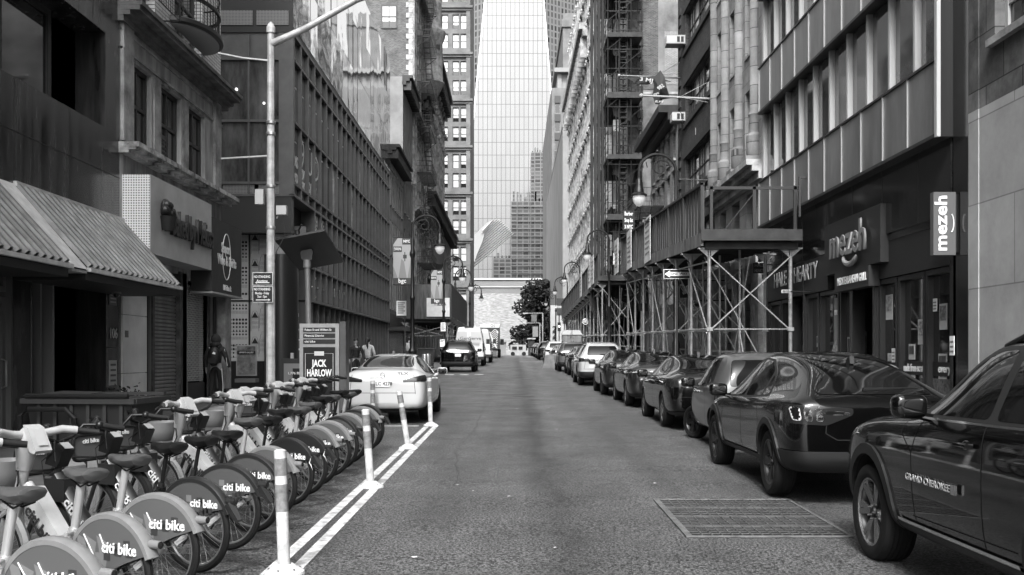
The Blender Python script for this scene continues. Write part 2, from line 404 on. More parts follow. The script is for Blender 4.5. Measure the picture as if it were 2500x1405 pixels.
# steel vent grate in the road
g = thing('street_grate', 'rectangular steel ventilation grate set into the asphalt', 'grate', (2.28, 9.83, gz(9.83)))
m = MB(); x0, x1, y0, y1 = 1.54, 3.02, 8.8, 10.87
zt = lambda y: gz(y)+.006
def slab(m, xa, xb, ya, yb, h=.012):
    m.add([(xa,ya,zt(ya)),(xb,ya,zt(ya)),(xb,yb,zt(yb)),(xa,yb,zt(yb)),(xa,ya,zt(ya)+h),(xb,ya,zt(ya)+h),(xb,yb,zt(yb)+h),(xa,yb,zt(yb)+h)],[(0,3,2,1),(4,5,6,7),(0,1,5,4),(1,2,6,5),(2,3,7,6),(3,0,4,7)])
for a in ((x0,x1,y0,y0+.03),(x0,x1,y1-.03,y1),(x0,x0+.06,y0+.03,y1-.03),(x1-.03,x1,y0+.03,y1-.03)): slab(m, *a, h=.014)
m.build('frame', M('grate_frame', .17, .6, metal=.3, ns=8, na=.4), g, world=True)
m = MB(); slab(m, x0+.06, x1-.03, y0+.03, y1-.03, .002); m.build('shaft', M('grate_shade', .01, .9), g, world=True)  # flat dark sheet, its colour standing in for the unlit opening below
m = MB()
for i in range(1, 15): x = x0+.07+(x1-x0-.14)*i/15; slab(m, x-.006, x+.006, y0+.03, y1-.03, .010)
for i in range(1, 19): y = y0+.06+(y1-y0-.12)*i/19; slab(m, x0+.06, x1-.03, y-.008, y+.008, .008)
for i in (1, 2, 3): y = y0+(y1-y0)*i/4; slab(m, x0+.06, x1-.03, y-.02, y+.02, .011)
m.build('grid', M('grate_steel', .13, .5, metal=.3, ns=6, na=.4), g, world=True)
# fine litter on the road
for i in range(16):
    x, y = random.uniform(-1.2, 2.4), random.uniform(6, 40)
    m = MB(); s_ = random.uniform(.012, .03); m.add([(x+s_*math.cos(k)*random.uniform(.6, 1.5), y+s_*math.sin(k), gz(y)+.006+.004*(k % 2)) for k in range(6)], [(0,1,2,3,4,5)])
    tag(m.build('litter_scrap', M('scrap_paper', .6, .8)), 'tiny pale scrap of litter on the asphalt', 'litter', 'scraps of litter on the road')
# ================================================================ LEFT SIDE
def bld(name, label, u0, side='L', group=None, cat='building'):
    X = -8 if side == 'L' else 8
    return thing(name, label, cat, (X, u0, 0), group=group)
# ---- near granite-faced building
B = bld('granite_building', 'dark polished granite building with recessed ribbon window at far left', 20.3)
m = MB(LEFT); shell(m, -14, 20.3, -.3, 30, [(-14, 19.6, 6.23, 8.1), (-14, 19.6, 9.8, 12), (16.6, 19.62, -.3, 3.55), (-14, 16.55, -.3, 3.55)], .6, 12)
m.build('wall', GRAN, B, world=True)
m = MB(LEFT)
for z in (4.46, 5.35): m.box(-14, 20.3, 0, .004, z, z+.015)
for u in range(-12, 20, 2): m.box(u, u+.012, .0, .004, 4.5, 6.2); m.box(u+1, u+1.012, 0, .004, 8.15, 9.7)
m.box(19.62, 20.3, 0, .004, 1.9, 1.915); m.box(19.62, 20.3, 0, .004, 3.1, 3.115)
m.build('stone_joint', M('stone_joint', .01, .5), B, world=True)
for z0, z1 in ((6.23, 8.1), (9.8, 12)):
    for k, (a, b_) in enumerate([(u, u+2.05) for u in (-13, -10.9, -8.8, -6.7, -4.6, -2.5, -.4, 1.7, 3.8, 5.9, 8.0, 10.1, 12.2, 14.3)] + [(16.45, 18.35)]):
        o = place('window', window_mesh(b_-a, z1-z0, 'plain', FR_D, .12, (1, 1)), B); o.location = Vector((-8.52, (a+b_)/2, z0)) - B.location; o.rotation_euler = (0, 0, ROT['L'])
# street-level glazed doors under the awning
for a, b_ in ((12.2, 13.9), (13.95, 15.4), (15.5, 16.5)):
    D = place('door', window_mesh(b_-a, 2.35, 'plain', FR_M, .11, (1, 1)), B); D.location = Vector((-8.42, (a+b_)/2, gz(14)+.15)) - B.location; D.rotation_euler = (0, 0, ROT['L'])
    h = MB(); h.tube([(-.32*(b_-a), .05, .85), (-.32*(b_-a), .13, .88), (-.32*(b_-a), .13, 1.3), (-.32*(b_-a), .05, 1.33)], .018, 8); h.build('handle', STEEL, D, smooth=True)
    o = place('window', window_mesh(b_-a, .62, 'plain', FR_M, .09, (1, 1)), B); o.location = Vector((-8.42, (a+b_)/2, 2.8)) - B.location; o.rotation_euler = (0, 0, ROT['L'])
m = MB(LEFT); m.box(16.5, 17.36, -.9, -.3, .3, 3.3); m.box(17.36, 17.5, -.6, -.06, .3, 3.3); m.box(17.3, 17.36, -.2, .02, .3, 3.3); m.box(17.1, 17.16, -.25, -.1, .3, 3.3); m.build('door_post', FR_M, B, world=True)
text('106', .3, (-7.985, 19.95, 2.18), 'L', B, M('brushed_letters', .55, .35, metal=.5), bold=.01, width=.36)
for z, h_, v in ((2.75, .34, .12), (1.15, .5, .5)):
    m = MB(LEFT); m.box(19.75, 20.12, .002, .014, z, z+h_); m.m = 1
    for k in range(4): m.box(19.8, 20.07, .016, .018, z+h_*(.15+.21*k), z+h_*(.23+.21*k))
    m.build('notice', [M('notice_plate%d' % (v > .3), v, .4), M('notice_print%d' % (v > .3), .45 if v < .3 else .12, .5)], B, world=True)
# awnings of ribbed metal
def awning(label, u0, u1):
    A = thing('awning', label, 'awning', (-8, u1, 4.45), group='ribbed metal awnings over the doors')
    top, bot, out = 4.46, 3.16, 1.2; n = int((u1-u0)/.24); m = MB(LEFT); pr = []
    for i in range(n):
        a = u0+(u1-u0)*i/n; s_ = (u1-u0)/n
        for f, h in ((0, 0), (.06, .05), (.4, .05), (.46, 0)): pr.append((a+f*s_, h))
    pr.append((u1, 0))
    for (a, h), (b_, g_) in zip(pr[:-1], pr[1:]):
        m.add([(a, .02+h, top+h), (b_, .02+g_, top+g_), (b_, out+g_, bot+g_), (a, out+h, bot+h)], [(0,1,2,3)])
    m.build('ribbed_panel', M('ribbed_metal', .2, .45, metal=.4, ns=2.5, na=.35), A, world=True)
    m = MB(LEFT); m.box(u0, u1, out-.03, out+.05, bot-.07, bot-.004); m.box(u0, u1, .0, .06, top+.01, top+.09)
    m.build('edge_trim', M('pale_trim', .5, .5, ns=4, na=.25), A, world=True)
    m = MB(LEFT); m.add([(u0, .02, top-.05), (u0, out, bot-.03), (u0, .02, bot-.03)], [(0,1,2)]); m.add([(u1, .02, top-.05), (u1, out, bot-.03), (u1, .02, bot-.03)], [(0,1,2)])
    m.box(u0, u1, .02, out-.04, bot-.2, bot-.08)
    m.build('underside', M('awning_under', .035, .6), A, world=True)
    return A
awning('ribbed metal awning over the glass doors, nearer of the two', 8.0, 15.35)
awning('ribbed metal awning beside the perforated sign box', 15.97, 20.42)
m = MB(LEFT); m.add([(15.38, .02, 4.5), (15.93, .02, 4.5), (15.93, 1.22, 3.12), (15.38, 1.22, 3.12)], [(0,1,2,3)]); m.box(15.38, 15.93, 0, 1.2, 3.06, 3.1)
m.build('flashing', M('pale_trim', .5, .5), B, world=True)
C = thing('security_camera', 'small dome security camera under the ribbed awning corner', 'camera', (-7.55, 19.0, 2.93)); MB().lathe([(.05, .1), (.08, .08), (.09, .0), (.0, -.0)], n=12).build('housing', FR_L, C, smooth=True); MB().ball((0,0,-.02), .06).build('dome', GLASS, C, smooth=True)

# ---- limestone building with three sash windows
B = bld('limestone_building', 'stained limestone building with three sash windows and curved balcony', 27.4)
H = [(20.95, 22.1, 6.25, 7.95), (22.72, 24.08, 6.25, 7.95), (24.62, 25.95, 6.25, 7.95)]
S = [(20.32+1.4, 22.12, .3, 3.75), (22.15, 23.9, .3, 3.7), (24.55, 26.1, .3, 3.6)]
m = MB(LEFT); shell(m, 20.3, 27.4, -.3, 8.62, H + S, .2, 12); m.build('wall', M('stained_limestone', .34, .75, .3, streak=1.6, ns=1.4, na=.55, bump=.3, bs=30), B, world=True)
m = MB(LEFT); m.box(20.33, 27.4, .005, .05, 8.02, 8.07); m.box(20.33, 27.4, .004, .04, 8.4, 8.44)
for u in (20.33, 26.6): m.box(u, u+.55, .004, .08, 6.15, 8.6)
for u in (22.2, 24.15): m.box(u, u+.42, .004, .03, 6.2, 7.98)
m.build('trim', LIMES, B, world=True)
W = windows(B, 'L', LEFT, H, .19, ('plain',), FR_D, (2, 2), .09)
m = MB(LEFT); m.box(22.78, 23.2, -.14, -.08, 6.3, 6.85); [m.box(22.78, 23.2, -.08, -.06, 6.34+.1*k, 6.37+.1*k) for k in range(5)]; m.build('vent', FR_D, B, world=True)
PEEL = M('peeling_paint', .42, .75, .3, ns=2.6, na=.85, bump=.8, bs=12)
cornice(LEFT, 20.25, 27.7, 5.88, .22, .42, 'sill_cornice', PEEL, B, prof=((.2, 0, .3), (.36, .3, .55), (.42, .55, 1)))
cornice(LEFT, 20.2, 27.75, 8.55, .4, .5, 'cornice', M('weathered_cornice', .15, .65, .4, ns=2.5, na=.5), B, prof=((.12, 0, .3), (.25, .3, .55), (.45, .55, .8), (.5, .8, 1)))
m = MB(LEFT); shell(m, 20.3, 27.35, 8.96, 26, [(21.2, 22.3, 9.2, 11.6), (23.6, 25.7, 9.1, 11.8), (21.2, 22.3, 13.2, 15.6), (23.6, 25.7, 13.1, 15.8)], .3, 12); m.build('upper_wall', BR('glazed_brick', .5, .56, .06, .42, .085, .008, .35, stain=.12, bump=.6), B, world=True)
windows(B, 'L', LEFT, [(21.2, 22.3, 9.2, 11.6), (23.6, 25.7, 9.1, 11.8), (21.2, 22.3, 13.2, 15.6), (23.6, 25.7, 13.1, 15.8)], .28, ('plain',), FR_D, (2, 2), .08)
b = thing('balcony', 'curved iron balcony with pale soffit above the limestone cornice', 'balcony', (-8, 24.6, 9.5))
def oval(k, n, a=1.25, c=.68): q = math.pi*k/n; return (c*math.sin(q), -a*math.cos(q))
m = MB(); N_ = 24; pts = [oval(k, N_) for k in range(N_+1)]
m.prism([(x, y) for x, y in pts], .03, .1, 'xy'); m.build('soffit', M('pale_soffit', .42, .6), b)
m = MB(); m.tube([(x*1.03, y*1.03, .13) for x, y in pts], .09, 6); m.build('rim', FR_D, b, smooth=True)
m = MB(); m.tube([(x, y, 1.15) for x, y in pts], .022, 6); m.tube([(x, y, .75) for x, y in pts], .05, 4)
for x, y in pts[::1]: m.bar((x, y, .15), (x, y, 1.15), .009)
m.build('railing', IRON, b)
m = MB(LEFT); 
for u in (20.9, 22.5): m.bar((u, .02, 9.3), (u, .5, 9.3), .02); m.bar((u, .5, 9.3), (u, .5, 10.5), .015)
for z in (9.3, 9.9, 10.5): m.bar((20.9, .5, z), (22.5, .5, z), .012)
for k in range(12): m.bar((20.9+k*.14, .5, 9.3), (20.9+k*.14, .5, 10.5), .007)
tag(m.build('balcony_guard', IRON), 'thin iron window guard left of the curved balcony', 'railing')
# shop fronts of the limestone building
m = MB(LEFT)
for z0, z1 in ((.3, 1.37), (1.385, 2.58), (2.595, 3.75)): m.box(20.34, 21.68, .01, .05, z0, z1)
m.build('pier_panel', M('cream_panel', .75, .5, ns=1.5, na=.12), B, world=True)
m = MB(LEFT); m.box(20.45, 20.62, .052, .06, 2.12, 2.26); m.build('number_plate', FR_M, B, world=True)
text('110', .11, (-7.938, 20.535, 2.19), 'L', B, FR_L, width=.13)
o = place('window', window_mesh(.42, 3.3, 'plain', FR_M, .06, (1, 1)), B); o.location = Vector((-8.04, 21.91, .4)) - B.location; o.rotation_euler = (0, 0, ROT['L'])
m = MB(LEFT)
for k in range(36):
    z = .42+k*.088; m.tube([(22.2, -.1, z), (23.85, -.1, z)], .045, 8)
m.build('roller_shutter', M('shutter_metal', .3, .4, metal=.5, streak=2, na=.3, ns=1), B, world=True)
m = MB(LEFT); m.box(22.1, 22.2, -.1, .04, .3, 3.75); m.box(23.86, 24.02, -.1, .06, .3, 3.75); m.box(24.1, 24.5, -.1, .0, .3, 3.75); m.box(26.1, 26.3, -.1, .03, .3, 3.75); m.build('jamb', M('worn_jamb', .1, .6, .4, ns=4, na=.7), B, world=True)
m = MB(LEFT)
for k in range(44):
    z = 1.1+k*.055; m.box(24.58, 26.08, -.1, -.085, z, z+.008)
    for j in range(14): u = 24.6+j*.108+(.054 if k % 2 else 0); m.box(u, u+.008, -.1, -.085, z+.008, z+.055)
m.build('security_grille', M('grille_metal', .6, .4, metal=.6), B, world=True)
m = MB(LEFT); m.box(24.56, 26.1, -.3, -.2, .3, 3.6); m.build('shop_glass', GLASS, B, world=True)
m = MB(LEFT); m.box(24.56, 26.1, -.2, -.04, .3, 1.05); m.build('stall_riser', FR_D, B, world=True)
P = thing('corner_column', 'slim pale stone column at the corner of the limestone building', 'column', (-7.8, 26.95, gz(27)+.15))
MB().box(-.12, .12, -.28, .28, 0, 3.5).build('shaft', LIMES, P); MB().box(-.15, .15, -.31, .31, 0, .3).build('base', FR_D, P)
MB(LEFT).tube([(26.45, .1, .4), (26.45, .1, 3.4)], .05, 8).build('downpipe', FR_D, B, world=True)
# sign box with perforated side, raised lettering
S1 = thing('sign_box', 'projecting grey shop sign box with perforated side panel', 'sign', (-8, 20.45, 3.85))
m = MB(LEFT); m.box(20.47, 24.62, .001, .57, 3.85, 5.47); m.build('box', M('sign_face_grey', .5, .42, metal=.3, ns=1, na=.15), S1, world=True)
PERF = bpy.data.materials.new('perforated_metal'); PERF.use_nodes = True
def _perf():
    t = PERF.node_tree; b = t.nodes['Principled BSDF']; L = t.links.new; N = t.nodes.new
    tc = N('ShaderNodeTexCoord'); s = N('ShaderNodeSeparateXYZ'); L(tc.outputs['Object'], s.inputs[0]); out = []
    for k in (0, 2):
        a = N('ShaderNodeMath'); a.operation = 'MULTIPLY'; a.inputs[1].default_value = 19; L(s.outputs[k], a.inputs[0])
        f = N('ShaderNodeMath'); f.operation = 'FRACT'; L(a.outputs[0], f.inputs[0])
        c = N('ShaderNodeMath'); c.operation = 'SUBTRACT'; c.inputs[1].default_value = .5; L(f.outputs[0], c.inputs[0])
        d = N('ShaderNodeMath'); d.operation = 'MULTIPLY'; L(c.outputs[0], d.inputs[0]); L(c.outputs[0], d.inputs[1]); out.append(d.outputs[0])
    e = N('ShaderNodeMath'); e.operation = 'ADD'; L(out[0], e.inputs[0]); L(out[1], e.inputs[1])
    g_ = N('ShaderNodeMath'); g_.operation = 'GREATER_THAN'; g_.inputs[1].default_value = .075; L(e.outputs[0], g_.inputs[0])
    mr = N('ShaderNodeMapRange'); mr.inputs[3].default_value = .06; mr.inputs[4].default_value = .85; L(g_.outputs[0], mr.inputs[0]); L(mr.outputs[0], b.inputs['Base Color'])
    b.inputs['Roughness'].default_value = .5
_perf()
m = MB(); m.box(-8.0, -7.43, 20.44, 20.465, 3.86, 5.46); m.build('perforated_panel', PERF, S1, world=True)
DL = M('dark_letter', .05, .4, metal=.3)
text('Baked by Melissa', .8, (-7.38, 23.05, 4.62), 'L', S1, DL, ext=.035, bold=.012, width=2.95, shear=.12)
m = MB(SIDE(-7.43, 1)); m.ball((21.2, .06, 4.85), .2, 12, 8, (1, .5, 1.2)); m.lathe([(.13, -.42), (.2, -.12)], (21.2, .1, 4.82), 12); [m.ball((21.2+.17*math.cos(q), .1, 4.8+.16*math.sin(q)), .1, 8, 6) for q in (0, 1, 2, 3)]; m.build('cake_emblem', DL, S1, world=True, smooth=True)
S2 = thing('shop_awning', 'dark box awning with white wine shop lettering on corner', 'awning', (-8, 24.85, 3.35))
m = MB(LEFT); m.box(24.8, 27.5, .001, .53, 3.36, 5.2); m.build('canvas', M('dark_canvas', .06, .7, ns=2, na=.2), S2, world=True)
m = MB(LEFT); m.box(24.78, 27.52, .0, .56, 3.3, 3.345); m.build('hem', FR_L, S2, world=True)
for s_, z, wd, dy in (('Seaport', 4.52, .8, -.12), ('Wine & Spirits', 4.2, 1.7, 0), ('118 Fulton St.', 3.5, .75, 0)):
    text(s_, .36 if 'F' not in s_ else .2, (-7.462, 26.1+dy, z), 'L', S2, WHITE, bold=.022, width=wd)
m = MB(LEFT); m.tube([(26.05+.36*math.cos(q*.2618), .535, 4.32+.6*math.sin(q*.2618)) for q in range(24)], .012, 4, closed=True); m.build('emblem_ring', WHITE, S2, world=True)

PERF2 = PERF.copy(); PERF2.name = 'perforated_dark'; _r = [n for n in PERF2.node_tree.nodes if n.type == 'MAP_RANGE'][0]; _r.inputs[3].default_value = .01; _r.inputs[4].default_value = .2
# ---- corner building with the dark fin grid, mirror glass above
B = bld('dark_grid_building', 'modern corner building with dark metal fin grid and mirror glass above', 36.1)
FIN = M('dark_fin', .12, .38, .6, ns=2, na=.2)
PAN = [M('grid_pane_%s' % n, v, .08, .7, ns=1.1, na=.9) for n, v in (('dark', .05), ('mid', .16), ('highlight_blind', .5))]  # lighter pane colours stand in for glass highlights and pale blinds
LV = [(6.57, 7.56), (8.0, 10.25), (10.25, 12.5), (12.5, 13.4)]
m = MB(LEFT); m.box(36.55, 64.38, -9, -.46, 6.62, 13.38); m.box(39.7, 64.38, -9, -.46, 0, 6.6); m.build('core', M('grid_core', .02, .7), B, world=True)
def gridpart(u0, i0, i1, levels, T, parent, span=1.28, names=True):
    for i in range(i0, i1):
        a = u0+span*i
        for z0, z1 in levels:
            p = MB(T); rr = random.random(); k = 0 if rr < .5 else 1 if rr < .8 else 2
            p.quad((a+.04, -.03, z0+.05), (a+span-.04, -.03, z0+.05), (a+span-.04, -.03, z1-.05), (a+.04, -.03, z1-.05))
            if random.random() < .35: p.box(a+.04, a+.04+random.uniform(.15, .9), -.028, -.02, z0+.06, z1-random.choice((.06, .06, .6)))
            p.build('glass_panel', PAN[k], parent, world=True)
gridpart(36.1, 0, 22, [(8.0, 10.25)], LEFT, B); gridpart(36.1, 0, 22, [(10.25, 12.5)], LEFT, B)
m = MB(LEFT); [m.quad((36.2+1.28*i+.01, -.04, z0), (36.2+1.28*i+1.27, -.04-.01*(i%2), z0), (36.2+1.28*i+1.27, -.04-.01*(i%2), z1), (36.2+1.28*i+.01, -.04, z1)) for i in range(22) for z0, z1 in ((12.5, 13.4), (7.6, 8.0))+(((3.9, 5.22), (5.22, 6.57), (6.57, 7.6)) if i > 2 else ())]
m.build('glazing', M('shop_glazing', .16, .07, .7, streak=1.3, ns=1.5, na=1.3), B, world=True)
m = MB(LEFT); m.quad((39.5, -1.2, .4), (64.3, -1.2, .4), (64.3, -1.2, 3.9), (39.5, -1.2, 3.9)); m.box(39.5, 64.3, -1.2, -.3, 3.7, 3.9); m.build('ground_glazing', PAN[1], B, world=True)
m = MB(LEFT)
for z in (6.57, 7.56, 8.0, 10.25, 12.5, 13.4): m.box(36.1 if z > 7 else 39.4, 64.4, -.45, .1, z-.045, z+.045)
for z in (5.22, 3.9): m.box(39.4, 64.4, -.45, .1, z-.045, z+.045)
m.build('floor_band', FIN, B, world=True)
for i in range(23):
    u = 36.1+1.28*i; m = MB(LEFT); m.box(u-.035, u+.035, -.45, .11, 7.56 if i < 3 else 3.9, 13.42); m.build('fin', FIN, B, world=True)
    if i > 2:
        m = MB(LEFT); m.box(u-.03, u+.03, -.9, .0, gz(u)+.1, 3.9); m.box(u+.6, u+.64, -.9, -.1, gz(u)+.1, 3.9); m.build('fin', FIN, B, world=True)
# east side towards the side street
SIDEG = M('side_glass', .09, .08, .8, streak=1.2, ns=1.1, na=1.0)  # streaks in the colour imitate reflections on the flat panes
FT = FRONT(36.1)
m = MB(FT); m.box(-11, -8.0, -.4, .0, 6.2, 8.0-.45); m.box(-24, -11, -.4, 0, 6.2, 7.5); m.build('fascia', M('dark_fascia', .06, .35), B, world=True)
PB = PERF2
m = MB(FT); [m.box(-10.55+1.3*k+.05, -10.55+1.3*k+1.2, -.1, -.02, 7.62, 7.95) for k in range(2)]; [m.box(-10.6+1.3*k+.04, -10.6+1.3*k+1.2, .001, .03, 13.72, 14.25) for k in range(2)]; m.build('perforated_band', PB, B, world=True)
for i, (a, b_) in enumerate(((-10.75, -9.55), (-9.55, -8.05))):
    for z0, z1 in ((8.0, 10.25), (10.25, 12.5), (14.3, 16.5), (17, 19.5)):
        m = MB(FT); m.quad((a+.03, -.06, z0+.04), (b_-.03, -.06, z0+.04), (b_-.03, -.06, z1-.04), (a+.03, -.06, z1-.04)); m.build('glass_panel', SIDEG, B, world=True)
m = MB(FT); 
for z in (7.56, 8.0, 10.25, 12.5): m.box(-24, -8.0+.13, -.1, .03, z-.045, z+.045)
for x in (-10.75, -9.55): m.box(x-.03, x+.03, -.1, .02, 7.6, 13.4)
m.box(-24, -8, -.3, -.05, 12.55, 13.7); m.box(-24, -10.75, -.3, -.02, 7.5, 22); m.box(-8.06, -7.9, -.1, .1, 7.6, 13.4)
m.build('side_frame', FIN, B, world=True)
m = MB(FT); m.ball((-10.0, -.03, 11.4), .05); m.ball((-9.0, -.03, 10.9), .04); m.build('interior_lamp', M('lit_lamp', .8, emit=1.2), B, world=True)
for a, b_ in ((-10.6, -9.4), (-9.4, -8.0)):
    o = place('window', window_mesh(b_-a, 3, 'plain', FR_M, .07, (2, 1)), B); o.location = Vector(((a+b_)/2, 36.1+.06, 14.3)) - B.location; o.rotation_euler = (0, 0, ROT['F'])
MIR = M('mirror_glass', .55, .04, .8, metal=.9)
def _wavy():
    t = MIR.node_tree; b = t.nodes['Principled BSDF']; L = t.links.new; N = t.nodes.new
    tc = N('ShaderNodeTexCoord'); mp = N('ShaderNodeMapping'); mp.inputs['Scale'].default_value = (.3, .3, .28); L(tc.outputs['Object'], mp.inputs[0])
    n = N('ShaderNodeTexNoise'); n.inputs['Scale'].default_value = 1.1; n.inputs['Detail'].default_value = 2.5; L(mp.outputs[0], n.inputs[0])
    wv = N('ShaderNodeTexNoise'); wv.inputs['Scale'].default_value = .5; wv.inputs['Detail'].default_value = 1; L(tc.outputs['Object'], wv.inputs[0])
    a = N('ShaderNodeMath'); a.operation = 'ADD'; L(n.outputs[0], a.inputs[0]); L(wv.outputs[0], a.inputs[1])
    bp = N('ShaderNodeBump'); bp.inputs['Strength'].default_value = .22; bp.inputs['Distance'].default_value = .1; L(a.outputs[0], bp.inputs['Height']); L(bp.outputs[0], b.inputs['Normal'])
_wavy()
for i in range(19):
    for j in range(3):
        a = 36.0+1.5*i; z = 13.62+2.4*j; m = MB(LEFT); tl = random.uniform(-.012, .012)
        m.quad((a+.012, .1+tl, z+.012), (a+1.488, .1-tl, z+.012), (a+1.488, .1-tl, z+2.388), (a+.012, .1+tl, z+2.388)); m.build('mirror_panel', MIR, B, world=True)
m = MB(LEFT); m.box(36.1, 64.4, -12, .085, 13.46, 20.85); m.build('upper_block', M('panel_backing', .05, .4), B, world=True)
# painted lettering on the grid
LT = WHITE
for s_, u, z, sz in (('9', 38.1, 9.35, 1.5), ('U', 39.5, 9.3, 1.5), ('D', 40.8, 9.3, 1.5)): text(s_, sz, (-8.015, u, z), 'L', B, LT, bold=-.012)
for k, s_ in enumerate(('DIS', 'OV', 'DI', 'PH', 'IXE')): text(s_, .6, (-8.015, 36.9+1.28*k, 7.2+0*k if k > 2 else 8.9-.28*k), 'L', B, LT, width=.8 if len(s_) > 2 else .55)
for k, s_ in enumerate(('19D', 'CHK', '2', 'BE-', 'TCH')): text(s_, .5, (-8.015, 36.9+1.28*k, 8.3-.1*k if k < 3 else 6.9), 'L', B, LT, width=.7)
for k in range(9):
    u = 36.5+1.28*k; m = MB(LEFT); m.box(u, u+.5, -.018, -.01, 9.6+(.3 if k % 3 else 0), 9.64+(.3 if k % 3 else 0)); m.box(u, u+.5, -.018, -.01, 11.6, 11.65); m.build('painted_dash', LT, B, world=True)
for k, s_ in ((4, 'OU'), (5, 'TO'), (6, 'Y')): text(s_, .55, (-8.015, 40.0+1.28*k, 4.55), 'L', B, LT, width=.5)
m = MB(LEFT); m.tube([(40.6, -.01, 4.9), (39.9, -.01, 4.5), (40.6, -.01, 4.1)], .03, 4); m.box(41.0, 41.7, -.02, -.01, 4.5, 4.55); m.box(42.3, 42.9, -.02, -.01, 4.5, 4.55); m.build('arrow_mark', LT, B, world=True)
# set-back ground-floor corner: cylindrical column, lit text wall, mural
m = MB(); m.lathe([(.62, 0), (.62, 4.9)], (-8.55, 36.9, gz(36)), 24); m.build('column_cladding', M('bronze_cladding', .035, .3, .6), B, smooth=True, world=True)
m = MB(); m.lathe([(.45, 4.9), (.45, 6.72)], (-8.6, 36.9, gz(36)-.0), 24); m.build('column_shaft', M('bare_concrete', .3, .8, ns=4, na=.35), B, smooth=True, world=True)
F4 = FRONT(39.4)
m = MB(F4); m.box(-8.98, -8.02, -.2, 0, gz(39)+.15, 3.9); m.box(-9.0, -8.0, -.25, 0.02, 3.95, 5.85); m.build('text_wall', M('grey_wall_panel', .12, .5, ns=.8, na=.1), B, world=True)
m = MB(F4); m.box(-9.0, -8.0, -.05, .03, 3.88, 3.94); m.build('wall_band', BLK, B, world=True)
m = MB(F4); m.box(-8.95, -8.45, .002, .01, 3.1, 3.13); m.box(-8.95, -8.45, .002, .01, 3.55, 3.58); m.box(-8.95, -8.92, .002, .01, 3.13, 3.55); m.build('sign_border', WHITE, B, world=True)
text('19 DUTCH', .2, (-8.65, 39.38, 3.33), 'F', B, WHITE, width=.42); text('Lobby &', .24, (-8.55, 39.38, 2.75), 'F', B, WHITE, width=.5); text('Leasing Lounge', .24, (-8.5, 39.38, 2.42), 'F', B, WHITE, width=.95)
m = MB(F4); m.box(-8.7, -8.1, .003, .02, 1.95, 2.02); m.tube([(-8.5, .01, 2.25), (-8.8, .01, 1.985), (-8.5, .01, 1.72)], .03, 4); m.build('arrow_mark', WHITE, B, world=True)
m = MB(F4); m.box(-24, -9.05, -3, -.35, 0, 7.4); m.build('lobby_wall', M('lobby_dark', .08, .4), B, world=True)
# mural of pattern rows and gabled houses beside the corner
Y_M = 37.2; MU = thing('mural_wall', 'patterned mural screen of dots, triangles and gabled houses', 'mural', (-10, Y_M, gz(37)+.15)); FM = FRONT(Y_M)
zb, ztp = 1.75+(868-882)*Y_M/F, 6.25
m = MB(FM); m.box(xpx(536, Y_M), xpx(607, Y_M), -.08, 0, zb, ztp); m.box(xpx(611, Y_M), xpx(672, Y_M), -.08, 0, zb, ztp); m.build('panel', M('mural_ground', .42, .6, ns=2, na=.1), MU, world=True)
m = MB(FM); m.box(xpx(530, Y_M), xpx(680, Y_M), -.12, .02, zpx(737, Y_M), zpx(733, Y_M)); m.box(xpx(607, Y_M), xpx(611, Y_M), -.12, .02, zb, ztp); m.box(xpx(530, Y_M), xpx(680, Y_M), -.3, -.0, 0.4, zb-.01); m.build('mullion', BLK, MU, world=True)
dk = MB(FM); px_ = [546, 558, 570, 582, 594, 603]
for row, py in enumerate(range(592, 880, 9)):
    if 726 < py < 742: continue
    k = row % 7; z = zpx(py, Y_M)
    for q in range(54, 61) if 0 else range(9):
        x = xpx(540+q*7.6, Y_M)
        if x > xpx(604, Y_M): continue
        if k in (0, 1): dk.lathe([(0, .004), (.048, .004)], (x, 0, z), 8, 'y')
        elif k == 2: dk.lathe([(0, .004), (.04, .004)], (x, 0, z), 6, 'y')
        elif k == 3: dk.add([(x-.045, .004, z-.045), (x+.045, .004, z-.045), (x, .004, z+.055)], [(0,1,2)])
        elif k == 4: dk.add([(x-.04, .004, z), (x, .004, z-.05), (x+.04, .004, z), (x, .004, z+.05)], [(0,1,2,3)])
        elif k == 5:
            for e in (-.035, 0, .035): dk.box(x-.05, x+.05, .003, .005, z+e-.004, z+e+.004)
dk.build('dot_pattern', M('mural_black', .015, .6), MU, world=True)
ln = MB(FM)
for row in range(5):
    for c in range(3):
        x0_ = xpx(613+c*20, Y_M); w_ = .29; z0_ = zpx(872-row*63, Y_M)+(.12 if c % 2 else 0)
        if c == 1: P_ = [(0, 0), (0, .55), (.03, .55), (.05, .72), (.1, .72), (.1, .82), (.19, .82), (.19, .72), (.24, .72), (.26, .55), (.29, .55), (.29, 0)]
        else: P_ = [(0, 0), (0, .5), (.08, .75), (.21, .75), (.29, .5), (.29, 0)]
        ln.tube([(x0_+a, .005, z0_+b_) for a, b_ in P_], .006, 4)
        for a in (.05, .13, .21):
            for b_ in (.1, .28, .44): ln.tube([(x0_+a, .005, z0_+b_), (x0_+a+.045, .005, z0_+b_), (x0_+a+.045, .005, z0_+b_+.09), (x0_+a, .005, z0_+b_+.09)], .004, 4, closed=True)
        if c != 1: ln.add([(x0_+.02, .004, z0_+.5), (x0_+.27, .004, z0_+.5), (x0_+.145, .004, z0_+.72)], [(0,1,2)])
ln.build('house_pattern', M('mural_black', .015, .6), MU, world=True)
SB = thing('spandrel_sign', 'plain grey vertical panel hung above the set-back corner wall', 'sign', (xpx(732, 37.5), 37.5, 4.9)); m = MB(FRONT(37.5)); m.box(xpx(718, 37.5), xpx(747, 37.5), -.04, 0, zpx(640, 37.5), zpx(553, 37.5)); m.build('panel', M('grey_panel', .17, .45), SB, world=True)
